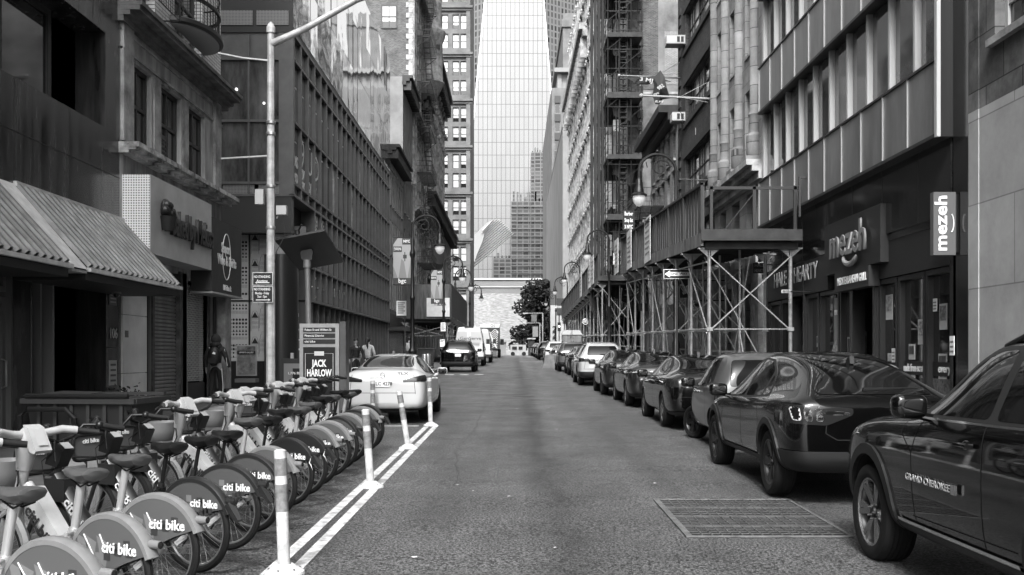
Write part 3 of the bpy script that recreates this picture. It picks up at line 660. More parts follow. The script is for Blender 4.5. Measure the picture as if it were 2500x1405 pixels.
m = MB(FRONT(37.5)); [m.bar((xpx(697, 37.5), .0, z), (xpx(719, 37.5), 0, z), .012) for z in (5.4, 6.2)]; m.build('bracket', STEEL, SB, world=True)

# ---- low painted building with bracket cornice
def facade_building(name, label, side, u0, u1, z1, holes, mat, W=9, depth=.25, z0=-.3, styles=('plain',), fr=None, panes=(2, 2), lint=None, sill=None, X=None, t=.06):
    X = X if X is not None else (-8 if side == 'L' else 8); T = SIDE(X, 1 if side == 'L' else -1)
    b = thing(name, label, 'building', (X, u0, 0))
    m = MB(T); shell(m, u0, u1, z0, z1, holes, depth, W); m.build('wall', mat, b, world=True)
    windows(b, side, T, holes, depth, styles, fr, panes, t, lint, sill)
    return b, T
rows = [(4.9, 7.2), (8.4, 10.7), (11.7, 13.7)]
b, T = facade_building('painted_row_house', 'low light painted row building with dark bracketed roof cornice', 'L', 64.42, 73, 15.2, grid(64.8, 72.8, 6, .42, rows), M('painted_stone', .27, .75, .3, ns=1.2, na=.25), sill=LIMES)
cornice(T, 64.3, 73.2, 14.8, .6, .75, 'cornice', CORN_D, b, 22); MB(T).box(64.45, 73, .01, .06, 14.0, 14.1).build('string_course', LIMES, b, world=True)
MB(T).box(64.5, 73, .0, 1.1, 3.35, 3.6).build('shop_canopy', FR_D, b, world=True); MB(T).box(64.6, 73, -.02, .05, 3.65, 4.5).build('shop_fascia', FR_D, b, world=True)
MB(T).box(64.7, 72.9, -.05, .02, 1.0, 3.3).build('shop_front', GRANM, b, world=True)
b, T = facade_building('stucco_building', 'narrow grey stucco building with blank side wall above lower roof', 'L', 73, 80, 22.2, grid(73.5, 79.8, 4, .4, [(5, 7.4), (8.8, 11.2), (12.4, 14.8), (16, 18.6)]), STUC, sill=LIMES)
for u, z in [(u, z) for z in (7.9, 15.3) for u in (74.3, 75.9, 77.5, 79.1)]: MB(T).box(u-.18, u+.18, 0, .35, z, z+.5).build('carved_bracket', LIMES, b, world=True)
cornice(T, 73, 80, 21.6, .7, .7, 'cornice', CORN_D, b, 14)
# ---- tall brick building with blank party wall
HB = [(80.5+2.0*i, 81.6+2.0*i, 5.6+3.75*k, 8.0+3.75*k) for i in range(6) for k in range(11)]
b, T = facade_building('brick_apartment_building', 'tall red brick building with quoined edge and iron fire escapes', 'L', 80.02, 92.5, 52, HB, BRK_M, W=16, sill=LIMES, lint=LIMES)
m = MB()
for k in range(80):
    z = 15+k*.42; m.box(-8.0-(.5 if k % 2 else .3), -7.96, 79.95, 80.02, z, z+.4)
m.build('quoin', LIMES, b, world=True)
m = MB(T)
for k in range(7): u = 80.05+2.0*k-(.2 if k else 0); m.box(u, u+.42, .0, .16, 4.6, 52)
m.build('pier', LIMES, b, world=True)
o = place('window', window_mesh(1.25, 1.9, 'blind', FR_D, .09, (2, 2)), b); o.location = Vector((-9.87, 79.97, 28.0)) - b.location; o.rotation_euler = (0, 0, ROT['F'])
for z in (13.2, 21, 32): cornice(T, 80.1, 92.4, z, .5, .55, 'string_course', LIMES, b)
cornice(T, 86, 92.4, 23.5, .9, .9, 'cornice', CORN_D, b, 8)
def fire_escape(label, T, u0, u1, zs, out=1.15, group=None, zt=None):
    a = T((u0+u1)/2, 0, zs[0]); o = thing('fire_escape', label, 'fire escape', a, group=group)
    for z in zs:
        m = MB(T)
        for k in range(int((u1-u0)/.22)): u = u0+k*.22; m.box(u, u+.07, .02, out, z-.02, z)
        m.box(u0, u1, out-.04, out, z-.08, z+.0); m.box(u0, u1, .02, .06, z-.08, z-.0)
        for u in (u0, u1-.04): m.box(u, u+.04, .02, out, z-.081, z+.001)
        m.build('platform', IRON, o, world=True)
    m = MB(T)
    for z in zs:
        for h in (.5, .95): m.bar((u0, out, z+h), (u1, out, z+h), .02); m.bar((u0, .02, z+h), (u0, out, z+h), .02); m.bar((u1, .02, z+h), (u1, out, z+h), .02)
        for k in range(int((u1-u0)/.4)+1): u = u0+(u1-u0)*k/int((u1-u0)/.4); m.bar((u, out, z), (u, out, z+.95), .009)
        for k in range(6): n_ = out*k/6; m.bar((u0, n_, z), (u0, n_, z+.95), .009); m.bar((u1, n_, z), (u1, n_, z+.95), .009)
        m.bar((u0+.1, .05, z-1.0), (u0+.1, out, z-.05), .025); m.bar((u1-.1, .05, z-1.0), (u1-.1, out, z-.05), .025)
    m.build('railing', IRON, o, world=True)
    m = MB(T)
    for i, (a_, b_) in enumerate(zip(zs[:-1], zs[1:])):
        ua, ub = (u0+.5, u1-.5) if i % 2 else (u1-.5, u0+.5)
        for n_ in (out*.45, out*.85): m.bar((ua, n_, a_), (ub, n_, b_), .03); m.bar((ua, n_, a_+.9), (ub, n_, b_+.9), .014)
        for k in range(12): f = k/12; m.box(ua+(ub-ua)*f-.09, ua+(ub-ua)*f+.09, out*.45, out*.85, a_+(b_-a_)*f, a_+(b_-a_)*f+.025)
    m.build('stair', IRON, o, world=True); return o
fire_escape('stacked iron fire escape on the tall brick building, left side', T, 82.2, 88.5, [9.4+3.75*k for k in range(8)], 1.3)
# ---- ornate stone building with rounded balcony and heavy cornices
HB = grid(93, 112.6, 9, .42, [(5.2, 8), (9.2, 12), (12.9, 15.6), (18.4, 21), (22, 24.6), (25.6, 28.2)])
b, T = facade_building('ornate_stone_building', 'ornate stone building with two heavy cornices and corner turret', 'L', 92.5, 113, 31, HB, BR('tan_masonry', .2, .26, .1, .9, .4, .012, .8, stain=.4), W=9, sill=LIMES)
cornice(T, 92.4, 130.6, 16.1, .9, 1.0, 'mid_cornice', CORN_D, b, 40); cornice(T, 92.4, 113.2, 29.3, 1.3, 1.3, 'roof_cornice', CORN_D, b, 28)
m = MB(T)
for i in range(10):
    u = 92.7+2.18*i
    for k in range(16): m.box(u-.28, u+.28, .01, .3 if k % 2 else .2, 9+k*.42, 9.36+k*.42)
    m.lathe([(.26, 17.5), (.26, 28.5)], (u, .15, 0), 10)
    for z in (24, 26, 28): m.ball((u, .35, z+.4), .32, 7, 5)
m.build('pilaster', LIMES, b, world=True)
m = MB(); m.lathe([(0, 24.8), (.5, 25.2), (1.35, 27), (1.5, 27.2), (1.3, 27.5), (1.3, 31), (1.5, 31.4), (1.6, 32), (1.2, 32.5), (1.2, 36)], (-7.8, 93.4, 0), 16); m.build('turret', LIMES, b, smooth=35, world=True)
m = MB(); m.lathe([(0, 8.4), (.3, 8.8), (.5, 9.6), (1.25, 10.4), (1.3, 11.8), (1.15, 11.8), (1.15, 10.5)], (-7.7, 95.2, 0), 16); m.build('round_balcony', M('bronze_balcony', .12, .5), b, smooth=35, world=True)
HB = grid(113.2, 130, 8, .4, [(5.2, 8), (9.2, 12), (12.9, 15.6)])
b, T = facade_building('lower_stone_building', 'lower stone building continuing the dark middle cornice', 'L', 113.02, 130.5, 17, HB, LIME, sill=LIMES)
# ---- pale tower with paired windows
rows = [(6+7*k+dz, 6+7*k+dz+2.2) for k in range(9) for dz in (0, 2.9)]
TB = thing('pale_tower', 'tall pale limestone tower with paired windows and banded cornices', 'building', (-10, 150, 0))
FP = FRONT(150); hs = []
for z0 in rows:
    for xa in (-8.95, -7.75, -10.6, -12.2, -13.9): hs.append((xa, xa+.98, z0[0], z0[1]))
m = MB(FP); wall(m, -16, -6.25, -1, 75, hs, .3); m.box(-16, -6.25, -14, -.31, -1, 75); m.build('wall', M('tower_limestone', .15, .8, .3, ns=.5, na=.3), TB, world=True)
windows(TB, 'F', FP, hs, .28, ('blind', 'bright', 'blind'), FR_D, (1, 2), .1)
m = MB(FP)
for k in range(10):
    z = 4.6+7*k; m.box(-16, -6.1, .0, .35, z, z+.35); m.box(-16, -5.9, .0, .6, z+.351, z+.7)
for x in (-6.9, -11.4): m.box(x, x+.62, .0, .25, 0, 75)
m.build('band', M('tower_limestone', .15, .8, .3, ns=.5, na=.3), TB, world=True)
# ================================================================ RIGHT SIDE
# ---- stone building at the near right edge
B = bld('pale_stone_building', 'pale smooth stone building at far right, darker stained stone above', 17.4, 'R')
m = MB(RIGHT); m.box(-14, 17.05, -9, 0, -.3, 5.97); m.box(17.05, 17.43, -9, .015, -.3, 5.97); m.build('lower_wall', BR('smooth_stone', .34, .38, .22, 3.1, 1.45, .012, .75, stain=.22, bump=.25), B, world=True)
m = MB(RIGHT); shell(m, -14, 17.05, 5.975, 26, [(14.2, 16.5, 7.0, 9.3), (9.2, 11.5, 7, 9.3), (4.2, 6.5, 7, 9.3), (14.2, 16.5, 11.5, 14)], .35, 9); m.box(17.05, 17.42, -9, .012, 5.975, 26); m.build('upper_wall', BR('stained_stone', .12, .2, .05, 1.2, .9, .012, .8, stain=.75, bump=.3), B, world=True)
windows(B, 'R', RIGHT, [(14.2, 16.5, 7.0, 9.3), (9.2, 11.5, 7, 9.3), (4.2, 6.5, 7, 9.3), (14.2, 16.5, 11.5, 14)], .25, ('plain',), FR_L, (3, 4), .1, sill=LIMES)
# ---- metal-panelled building with ribbon windows over the shops
B = bld('metal_panel_building', 'building of satin metal panels and ribbon windows over dark shopfronts', 31.4, 'R')
m = MB(RIGHT); m.box(17.45, 31.4, -9, -.05, 4.2, 30); m.box(17.45, 18.05, -.05, .0, -.3, 30); m.box(18.15, 31.4, -.05, -.0, 4.35, 5.78); m.box(17.45, 31.4, -9, -.9, -.3, 4.2)
m.build('wall', GRANM, B, world=True)
PANM = M('satin_panel', .26, .34, .5, metal=.55, streak=1.5, ns=1.2, na=.28, rn=.12)
FINL = M('pale_mullion', .4, .35, .5)
for j, z in enumerate((5.78, 9.35, 12.92)):
    for i in range(10):
        u = 18.2+1.3*i; m = MB(RIGHT); m.box(u+.015, u+1.285, -.05, .25, z+.02, z+1.36); m.build('spandrel_panel', PANM, B, world=True)
        g_ = MB(RIGHT); g_.box(u+.12, u+1.2, -.05, .02, z+1.42, z+3.5); g_.m = 1; g_.box(u+.12, u+.2, .02, .04, z+1.45, z+3.5); o = g_.build('window', [M('street_window', .09, .05, .9, ns=1, na=.5), FR_M], B, world=True)
    for i in range(11):
        u = 18.2+1.3*i; m = MB(RIGHT); m.box(u-.045, u+.045, -.04, .13, z+1.42, z+3.55); m.build('mullion', FINL, B, world=True)
        m = MB(RIGHT); m.box(u-.018, u+.018, .2, .275, z+.0, z+1.38); m.build('panel_joint', M('bright_joint', .4, .3, metal=.5), B, world=True)
    m = MB(RIGHT); m.box(18.1, 31.3, -.04, .29, z-.05, z+.015); m.box(18.1, 31.3, -.04, .28, z+1.365, z+1.415); m.build('rail', FR_D, B, world=True)
m = MB(RIGHT); m.box(18.05, 18.16, .23, .3, 5.72, 18); m.build('end_trim', FINL, B, world=True); m = MB(RIGHT); m.box(18.06, 18.15, -.04, .23, 5.72, 18); m.build('end_closure', BLK, B, world=True); m = MB(RIGHT); m.box(31.33, 31.42, .0, .12, 4.3, 30); m.build('drain_pipe', STEEL, B, world=True)
m = MB(RIGHT)
for u in (19.6, 21.5, 23.4, 25.2, 27.4, 29.4): m.box(u, u+.012, .001, .005, 4.36, 5.7)
m.build('slab_joint', BLK, B, world=True)
# shop fronts: recessed glazing, frames, doors, sign bands
SG = M('shop_glass_right', .02, .03, .9)
for k, (a, b_) in enumerate(((18.2, 19.5), (19.55, 20.9), (20.95, 22.0), (23.6, 24.6), (24.7, 26.2), (26.3, 27.3), (28.7, 29.9), (29.95, 31.2))):
    m = MB(RIGHT); m.m = 0; m.quad((a, -.22, .75), (b_, -.22, .75), (b_, -.22, 3.35), (a, -.22, 3.35)); m.m = 1
    m.box(a, a+.09, -.25, -.1, .3, 3.4); m.box(b_-.09, b_, -.25, -.1, .3, 3.4); m.box(a+.09, b_-.09, -.25, -.1, .3, .85); m.box(a+.09, b_-.09, -.25, -.1, 3.3, 3.4)
    m.build('shop_window', [SG, M('bronze_frame', .05, .3, metal=.4)], B, world=True)
for a, b_ in ((22.1, 23.4), (27.4, 28.5)):
    D = MB(RIGHT); D.box(a, a+.1, -.85, -.75, .45, 3.1); D.box(b_-.1, b_, -.85, -.75, .45, 3.1); D.box(a+.1, b_-.1, -.85, -.75, 3.0, 3.1); D.box(a+.1, b_-.1, -.85, -.75, .45, .65); o = D.build('door', M('bronze_frame', .05, .3, metal=.4), B, world=True)
    h = MB(RIGHT); h.bar((a+.18, -.7, 1.2), (a+.18, -.7, 1.7), .018, 8); h.build('handle', STEEL, o, world=False).location = -Vector(B.location)
m = MB(RIGHT)
for a, b_ in ((17.95, 18.2), (22.0, 22.1), (23.4, 23.6), (27.3, 27.4), (28.5, 28.7), (31.2, 31.4)): m.box(a, b_, -.3, 0, -.2, 4.3)
m.build('pier', M('dark_pier', .03, .25, .6), B, world=True)
m = MB(RIGHT); m.box(18.2, 21.95, -.3, -.06, 3.42, 4.33); m.box(25.3, 31.2, -.3, -.02, 3.42, 4.33); m.box(21.3, 25.1, -.3, .12, 3.75, 5.0); m.box(21.9, 24.2, -.1, .16, 3.28, 3.74)
m.build('sign_band', M('sign_band_dark', .035, .45), B, world=True)
MZ = M('sign_letter_grey', .22, .4)
text('mezeh', 1.02, (7.8, 23.2, 4.42), 'R', B, MZ, ext=.02, bold=.015, width=2.45)
m = MB(RIGHT); m.tube([(23.0-.45*math.cos(R(a)), .2, 4.08-.22*math.sin(R(a))) for a in range(15, 176, 16)], [.02, .05, .06, .06, .065, .065, .065, .06, .06, .05, .03], 8); m.build('smile_emblem', MZ, B, world=True, smooth=True)
text('MEDITERRANEAN GRILL', .25, (7.83, 23.0, 3.5), 'R', B, WHITE, bold=.02, width=1.95)
text('HALE & HEARTY', .62, (7.98, 28.2, 3.98), 'R', B, M('hale_letter', .38, .4), ext=.008, bold=.008, width=4.3)
SG2 = thing('blade_sign', 'pale projecting blade sign lettered vertically beside the stone building', 'sign', (8, 17.9, 3.56))
m = MB(); m.box(7.56, 7.96, 17.86, 18.0, 3.55, 4.68); m.build('panel', M('blade_face', .13, .4), SG2, world=True); m = MB(); m.box(7.96, 8.2, 17.9, 17.98, 3.6, 4.65); m.build('bracket', BLK, SG2, world=True)
text('mezeh', .31, (7.7, 17.852, 4.12), 'F', SG2, WHITE, bold=.02, width=.98, roll=R(90))
m = MB(); m.tube([(7.87+.05*math.sin(R(a)), 17.85, 4.12-.16*math.cos(R(a))) for a in range(10, 171, 20)], .011, 6); m.build('smile_emblem', WHITE, SG2, world=True)
m = MB(RIGHT); m.box(17.95, 21.9, -.21, -.2, 1.35, 1.62); m.m = 1; m.box(18.1, 20.0, -.215, -.2, .9, 1.3); m.build('window_decal', [BLK, M('food_print', .12, .5, ns=18, na=.95)], B, world=True)
text('made from scratch', .22, (8.185, 20.25, 1.49), 'R', B, WHITE, width=1.15); text('every si', .22, (8.185, 18.75, 1.49), 'R', B, WHITE, width=.75)
m = MB(RIGHT); m.m = 0; m.box(24.72, 25.3, -.21, -.19, .9, 3.2); m.m = 1; m.lathe([(.55, 0), (.5, .02), (0, .03)], (25.0, -.19, 1.6), 24, 'y'); m.build('food_poster', [M('poster_ground', .25, .5), M('food_print2', .28, .5, ns=14, na=.8)], B, world=True)
text('mezeh', .26, (8.18, 25.0, 2.85), 'R', B, WHITE, width=.5)
for u, z, s_ in ((21.3, 1.6, .3), (19.2, 2.6, .25), (28.2, 1.5, .2), (17.99, 1.75, .35)):
    m = MB(RIGHT); dd = -.2 if u > 18.1 else .005; m.box(u, u+.18, dd, dd+.01, z, z+s_); m.m = 1; [m.box(u+.02, u+.16, dd+.011, dd+.013, z+s_*(.15+.25*k), z+s_*(.25+.25*k)) for k in range(3)]; m.build('notice', [WHITE, FR_M], B, world=True)
rp = random.Random(8)
for k in range(15):
    u = rp.choice((18.4, 18.8, 19.7, 20.3, 21.1, 21.5, 23.8, 24.1, 26.4, 26.8, 28.9, 29.4, 30.2, 30.7)); w_ = rp.uniform(.2, .45); z = rp.uniform(1.1, 2.6); h_ = rp.uniform(.25, .6); m = MB(RIGHT); m.box(u, u+w_, -.219, -.205-.0004*k, z, z+h_); m.m = 1; m.box(u+.03, u+w_-.03, -.205, -.2-.0004*k, z+h_*.35, z+h_-.04); m.build('window_poster', [M('poster_paper', .42, .6), M('poster_print%d' % (k % 3), (.08, .2, .3)[k % 3], .5, ns=11+k, na=.9)], B, world=True)
# goods and furnishings dimly behind the glass
m = MB(RIGHT)
for k in range(14):
    u = random.uniform(18.4, 31); m.box(u, u+random.uniform(.1, .5), -.88, -.6, .5, random.uniform(1.0, 2.4))
m.build('interior', M('shop_goods', .16, .7, ns=3, na=.7), B, world=True)

# ---- limestone building with round engaged columns
B = bld('column_fronted_building', 'limestone building with tall rounded engaged columns above a cornice', 39.3, 'R')
HC = [(a, a+1.25, z, z+2.3) for a in (32.9, 35.3, 37.5) for z in (8.4, 11.9, 15.4, 18.9)]
m = MB(RIGHT); shell(m, 31.42, 39.3, -.3, 34, HC + [(32.6, 34.4, .3, 4.2), (35.4, 37.6, .3, 4.2), (32.8, 34.0, 5.2, 7.2), (35, 36.2, 5.2, 7.2), (37.2, 38.3, 5.2, 7.2)], .5); m.build('wall', LIME, B, world=True)
windows(B, 'R', RIGHT, HC, .45, ('plain', 'sash'), FR_D, (1, 2)); windows(B, 'R', RIGHT, [(32.8, 34.0, 5.2, 7.2), (35, 36.2, 5.2, 7.2), (37.2, 38.3, 5.2, 7.2)], .45, ('plain',), FR_D)
for u in (32.5, 34.75, 37.0, 39.0):
    m = MB(RIGHT); m.lathe([(.24, 8.2), (.3, 8.3), (.3, 8.9), (.22, 9.0), (.2, 9.5), (.24, 9.6), (.19, 9.7), (.17, 30)], (u, .05, 0), 16); m.box(u-.36, u+.36, -.05, .45, 7.95, 8.2); m.build('engaged_column', BR('column_stone', .17, .24, .08, 2.0, .62, .014, .8, stain=.4), B, smooth=35, world=True)
for k in range(4):
    z = 11.0+3.5*k; m = MB(RIGHT)
    for a in (32.9, 35.3, 37.5): m.box(a+.05, a+1.2, -.25, -.12, z-.2, z+.8); m.box(a+.15, a+1.1, -.12, -.08, z, z+.6); m.box(a, a+1.25, -.2, .05, z+.8, z+.9)
    m.build('spandrel', LIMES, B, world=True)
cornice(RIGHT, 31.45, 39.3, 7.35, .6, .6, 'cornice', LIMES, B); m = MB(RIGHT); [m.box(a, b_, 0, .22, 0, 5.0) for a, b_ in ((31.5, 32.5), (34.5, 35.3), (37.7, 39.2))]; m.box(31.5, 39.2, 0, .3, 4.7, 5.0); m.build('portal_trim', LIMES, B, world=True)
m = MB(RIGHT); m.quad((31.6, -.45, .3), (39.2, -.45, .3), (39.2, -.45, 4.2), (31.6, -.45, 4.2)); m.build('shop_glass', GLASS, B, world=True)
# ---- dark brick loft with industrial windows
HD = [(40.2, 45.9, 5.75+3.37*k, 7.4+3.37*k) for k in range(8)]
b = bld('dark_brick_loft', 'dark brick loft building with wide industrial windows and air conditioners', 48, 'R')
m = MB(RIGHT); shell(m, 39.32, 48, -.3, 36, HD+[(40.2, 46, .3, 4.0)], .3, 10); m.build('wall', BRK_D, b, world=True)
for q, h in enumerate(HD):
    for k in range(5):
        a = h[0]+(h[1]-h[0])*k/5; o = place('window', window_mesh((h[1]-h[0])/5, h[3]-h[2], ('bright', 'blind', 'plain')[(q*2+k) % 3], FR_D, .055, (1, 2) if k % 2 else (2, 2)), b); o.location = Vector(RIGHT(a+(h[1]-h[0])/10, -.22, h[2])) - b.location; o.rotation_euler = (0, 0, ROT['R'])
m = MB(RIGHT)
for h in HD:
    m.box(39.9, 46.3, .0, .09, h[2]-.28, h[2]-.06); m.box(39.9, 46.3, 0, .07, h[3]+.04, h[3]+.3)
    for k in range(5):
        for e in (39.4, 47.1): m.box(e, e+.55, 0, .06, h[2]+k*.5, h[2]+k*.5+.3)
m.build('brick_band', M('soot_band', .035, .8, ns=3, na=.4), b, world=True)
m = MB(RIGHT); m.box(39.4, 47.9, -.2, -.05, .3, 4.0); m.build('shop_front', M('loft_shopfront', .03, .35, ns=1, na=.8), b, world=True)
for z in (9.2, 12.6): MB(RIGHT).box(43.3, 43.36, .005, .02, z-1.25, z-.95).build('wall_tie', FR_L, b, world=True)
def ac(label, p, n=.45):
    o = thing('air_conditioner', label, 'air conditioner', p, group='window air conditioners')
    m = MB(); m.box(-n, .0, -.33, .33, 0, .42); m.build('case', M('ac_case', .16, .5), o); m = MB(); m.box(-n-.01, -.04, -.345, -.33, .03, .39); m.box(-n-.02, -n, -.3, .3, .03, .39); m.build('face_plate', FR_L, o); m = MB()
    for k in range(2): m.box(-.4+k*.18, -.27+k*.18, -.355, -.346, .08, .34)
    m.build('vent', BLK, o)
ac('window air conditioner highest on the dark brick loft', (8, 46.2, 16.1), .85); ac('window air conditioner on the dark brick loft above the flag poles', (8, 46.2, 12.55), .6); ac('small window air conditioner on the low painted brick building', (7.98, 51.3, 8.4), .3)
# ---- low painted brick building with overhanging cornice
HE = grid(48.2, 57, 5, .42, [(6.3, 8.0), (9.0, 10.8), (11.4, 12.8)])
b, T = facade_building('low_brick_building', 'low pale brick building with sloping dark roof cornice', 'R', 48.02, 57.3, 13.5, HE, BRK_L, W=8, sill=LIMES, lint=LIMES)
cornice(T, 47.9, 57.5, 13.1, .7, .95, 'cornice', CORN_D, b, 0, prof=((.5, 0, .5), (.95, .5, 1))); m = MB(); m.box(9, 9.5, 55, 55.5, 13.5, 14.6); m.build('chimney', BRK_L, b, world=True)
MB(T).box(48.2, 57.2, -.05, .03, .8, 4.3).build('shop_front', M('loft_shopfront', .03, .35, ns=1, na=.8), b, world=True)
fire_escape('iron fire escape balcony on low pale brick building by the lamp', T, 52.2, 56.8, [6.2, 9.6], 1.4)
m = MB(T)
for k in range(14): m.box(57.0, 57.5, 1.0, 1.5, 5.2+k*.32, 5.23+k*.32)
for e in (57.0, 57.5): m.bar((e, 1.25, 5.1), (e, 1.25, 9.7), .03)
tag(m.build('drop_ladder', IRON), 'vertical iron ladder hanging below the fire escape balcony', 'ladder')
# ---- tall stained building whose party wall faces the camera
b = thing('party_wall_building', 'tall building with blank stained party wall of patched brick and stucco', 'building', (8, 62, 0))
m = MB(); m.box(7.95, 20, 62, 97, -.3, 60); m.build('wall', M('patched_stucco', .2, .85, .3, ns=.45, na=.55, bump=.4, bs=15), b, world=True)
m = MB(FRONT(62)); m.box(8.02, 9.1, 0, .03, 18.3, 60); m.build('brick_patch', BRK_M, b, world=True); m = MB(FRONT(62)); m.box(9.5, 10.45, .0, .025, 18.6, 21.9); m.build('bricked_opening', BRK_L, b, world=True)
m = MB(FRONT(62)); m.box(7.95, 20, 0, .05, 18.0, 18.15); m.bar((8.9, .06, 8), (8.9, .06, 14), .05); m.build('ledge', LIMES, b, world=True)
m = MB(FRONT(62))
for k in range(60): z = 9+k*.75; m.box(7.8, 8.05 if k % 2 else 8.15, .0, .12, z, z+.5)
m.build('quoin', BRK_D, b, world=True)
# ---- scaffold tower on that facade
SC = thing('scaffold_tower', 'tall dark pipe scaffold tower with plank decks on the facade', 'scaffold', (6.8, 62, 4))
X0, X1, Ya, Yb = 5.8, 7.9, 60.2, 61.9
PL = M('scaffold_plank', .05, .8, ns=2, na=.5)
for k in range(9):
    z = 6.3+3.68*k; m = MB(); m.box(X0-.05, X1, Ya-.1, 68, z, z+.12); m.box(X0-.05, X1, Ya-.14, Ya-.1, z-.05, z+.3 if k % 2 else z+.22); m.build('plank_deck', PL, SC, world=True)
    m = MB(); rr = random.Random(k); xa = X0+.2
    m.add([(xa, Ya+.5, z-.02), (xa+rr.uniform(1.0, 1.6), Ya+.5, z-.02), (xa+1.3, Ya+.55, z-.9-rr.random()*.8), (xa+.2, Ya+.52, z-.8-rr.random()*.5)], [(0,1,2,3)]); m.build('debris_net', M('net_cloth', .02, .9), SC, world=True)
m = MB()
for x in (5.8, 6.5, 7.2, 7.85):
    for y in (Ya, Yb, 64.5, 67.5): m.bar((x, y, gz(y)+3), (x, y, 42), .035, 5)
rr = random.Random(5)
for k in range(64):
    z = 4.6+.58*k
    if k % 2: m.bar((X0-.1, Ya, z), (X1, Ya, z), .022)
    m.bar((5.9+rr.random()*.8, Ya+.1, z), (6.6+rr.random()*1.1, Ya+.1, z), .018)
    m.bar((X0, Ya+.2, z+.3), (X0, 67, z+.3), .02); 
    if k % 3 == 0: m.bar((X0, Ya, z), (X1, Ya, z+1.7), .02); m.bar((X0+.7, Yb, z+1.7), (X1, Yb, z), .02)
for x in (6.3, 6.55, 7.0): m.bar((x, Ya+.15, 4.5), (x, Ya+.15, 42), .016)
m.build('pipe_frame', IRON, SC, world=True)
m = MB()
for k in range(9):
    z = 6.5+3.68*k
    for j in range(11): m.box(6.5, 6.95, Ya+.3, Ya+.5, z+j*.33, z+j*.33+.03)
    m.bar((6.5, Ya+.4, z), (6.5, Ya+.4, z+3.5), .02); m.bar((6.95, Ya+.4, z), (6.95, Ya+.4, z+3.5), .02)
m.build('ladder', M('ladder_iron', .05, .5), SC, world=True)
m = MB(); m.box(7.3, 7.85, 62, 62.5, 4, 42); m.build('backing_wall', BRK_D, SC, world=True)
for z in (15.7, 7.4): MB().box(6.3, 6.75, 61.9, 62.1, z, z+.7).build('work_light', M('lit_panel', .7, .5), SC, world=True)
NT = thing('netting_panel', 'tall dark vertical netting panel between scaffold and ornate facade', 'netting', (5.4, 63, 4.5))
for x, y in ((5.05, 64), (5.25, 63.6), (5.45, 63.2), (5.66, 62.8)): m = MB(); m.box(x, x+.17, y, y+.25, 4.6, 42); m.build('net_strip', M('netting', .025, .8, streak=2, ns=1, na=.4), NT, world=True)
# ---- ornate cast facade with rounded bays
HB = grid(66, 99.5, 13, .35, [(6+3.7*k, 8.6+3.7*k) for k in range(10)])
b, T = facade_building('ornate_bay_building', 'ornate pale facade of rounded bays and carved cornices, right side', 'R', 65, 134, 41, HB, M('dark_bay_stone', .09, .8, ns=.6, na=.6), W=8, z0=-.3, sill=LIMES)  # wall stone set darker than its colonnettes, for contrast
hs = grid(100, 133.5, 14, .42, [(6.3+3.7*k, 8.8+3.7*k) for k in range(9)]); windows(b, 'R', SIDE(7.97, -1), hs, .0, ('plain', 'sash'))
for k in range(10): cornice(T, 75, 134.2, 5.2+3.7*k, .5, .55, 'string_course', LIMES, b)
m = MB(T)
for i in range(16):
    u = 84+3.2*i
    for k in range(10):
        z = 5.7+3.7*k; m.lathe([(.2, 0), (.17, .2), (.15, 2.8), (.24, 3.1), (.3, 3.2)], (u, .28, z), 7); m.lathe([(.2, 0), (.17, .2), (.15, 2.8), (.24, 3.1), (.3, 3.2)], (u+1.0, .28, z), 7); m.ball((u, .5, z+3.3), .2, 6, 4); m.ball((u+1.0, .5, z+3.3), .2, 6, 4)
m.build('colonnette', LIMES, b, world=True)
m = MB(T)
for k in range(10):
    z = 5.5+3.7*k; m.lathe([(.9, .0), (1.0, .9), (.92, 1.0), (.92, 2.6), (1.05, 2.8), (1.2, 3.1), (1.2, 3.3), (.9, 3.69)], (79.5, .1, z), 18)
m.build('rounded_bay', BR('bay_stone', .24, .3, .06, 1.2, .6, .01, .75, stain=.35), b, smooth=30, world=True)
cornice(T, 100, 134.4, 33, 2.2, 1.3, 'roof_cornice', LIMES, b, 20)
# ---- slab, hotel block and the little 222 frontage
b = thing('plain_slab_building', 'plain pale smooth slab building with sloping roofline beyond the bays', 'building', (8.15, 160, 0))
m = MB(); m.box(8.15, 24, 160, 236, 2.5, 38.4); m.box(8.1, 24, 159.9, 236, 38.4, 39); m.build('wall', M('pale_slab', .2, .7, streak=.5, ns=.5, na=.25), b, world=True)
m = MB(); m.box(8.05, 24, 134.3, 160, -.5, 10); m.build('entrance_block', M('white_stone', .4, .7, ns=.5, na=.1), b, world=True)
m = MB(SIDE(8.05, -1)); m.box(140, 146, .0, .06, 2, 6.4); m.box(149, 155, 0, .06, 2, 6.4); m.build('shop_window', GLASS, b, world=True); m = MB(SIDE(8.05, -1)); m.box(137, 150, 0, 1.6, 6.5, 6.8); m.build('canopy', FR_L, b, world=True)
m = MB(); m.box(5.55, 7.9, 136, 136.3, 1.5, 9); 
for k, s_ in enumerate('222'): text(s_, 1.1, (xpx(1352, 136), 134.2, 5.25-.8*k), 'F', b, BLK, bold=.02)
m = MB(); m.box(xpx(1344, 134.3), 8.1, 134.25, 134.6, 1.5, 8.5); m.build('number_wall', M('white_stone', .4, .7, ns=.5, na=.1), b, world=True)
b = thing('window_block', 'grey concrete block with small dark windows and finned top floor', 'building', (10.4, 240, 0)); FB = FRONT(240)
hs = [(x, x+1.35, 60.1-4.45*k, 62.5-4.45*k) for x in (10.3, 12.5, 14.7) for k in range(7)]
m = MB(FB); wall(m, 9.6, 34, 0, 66.2, hs, .4); m.box(9.6, 34, -70, -.41, 0, 66.2); m.build('wall', M('concrete_grey', .15, .8, ns=.3, na=.3), b, world=True); windows(b, 'F', FB, hs, .35, ('plain',), FR_M, (1, 1), .12)
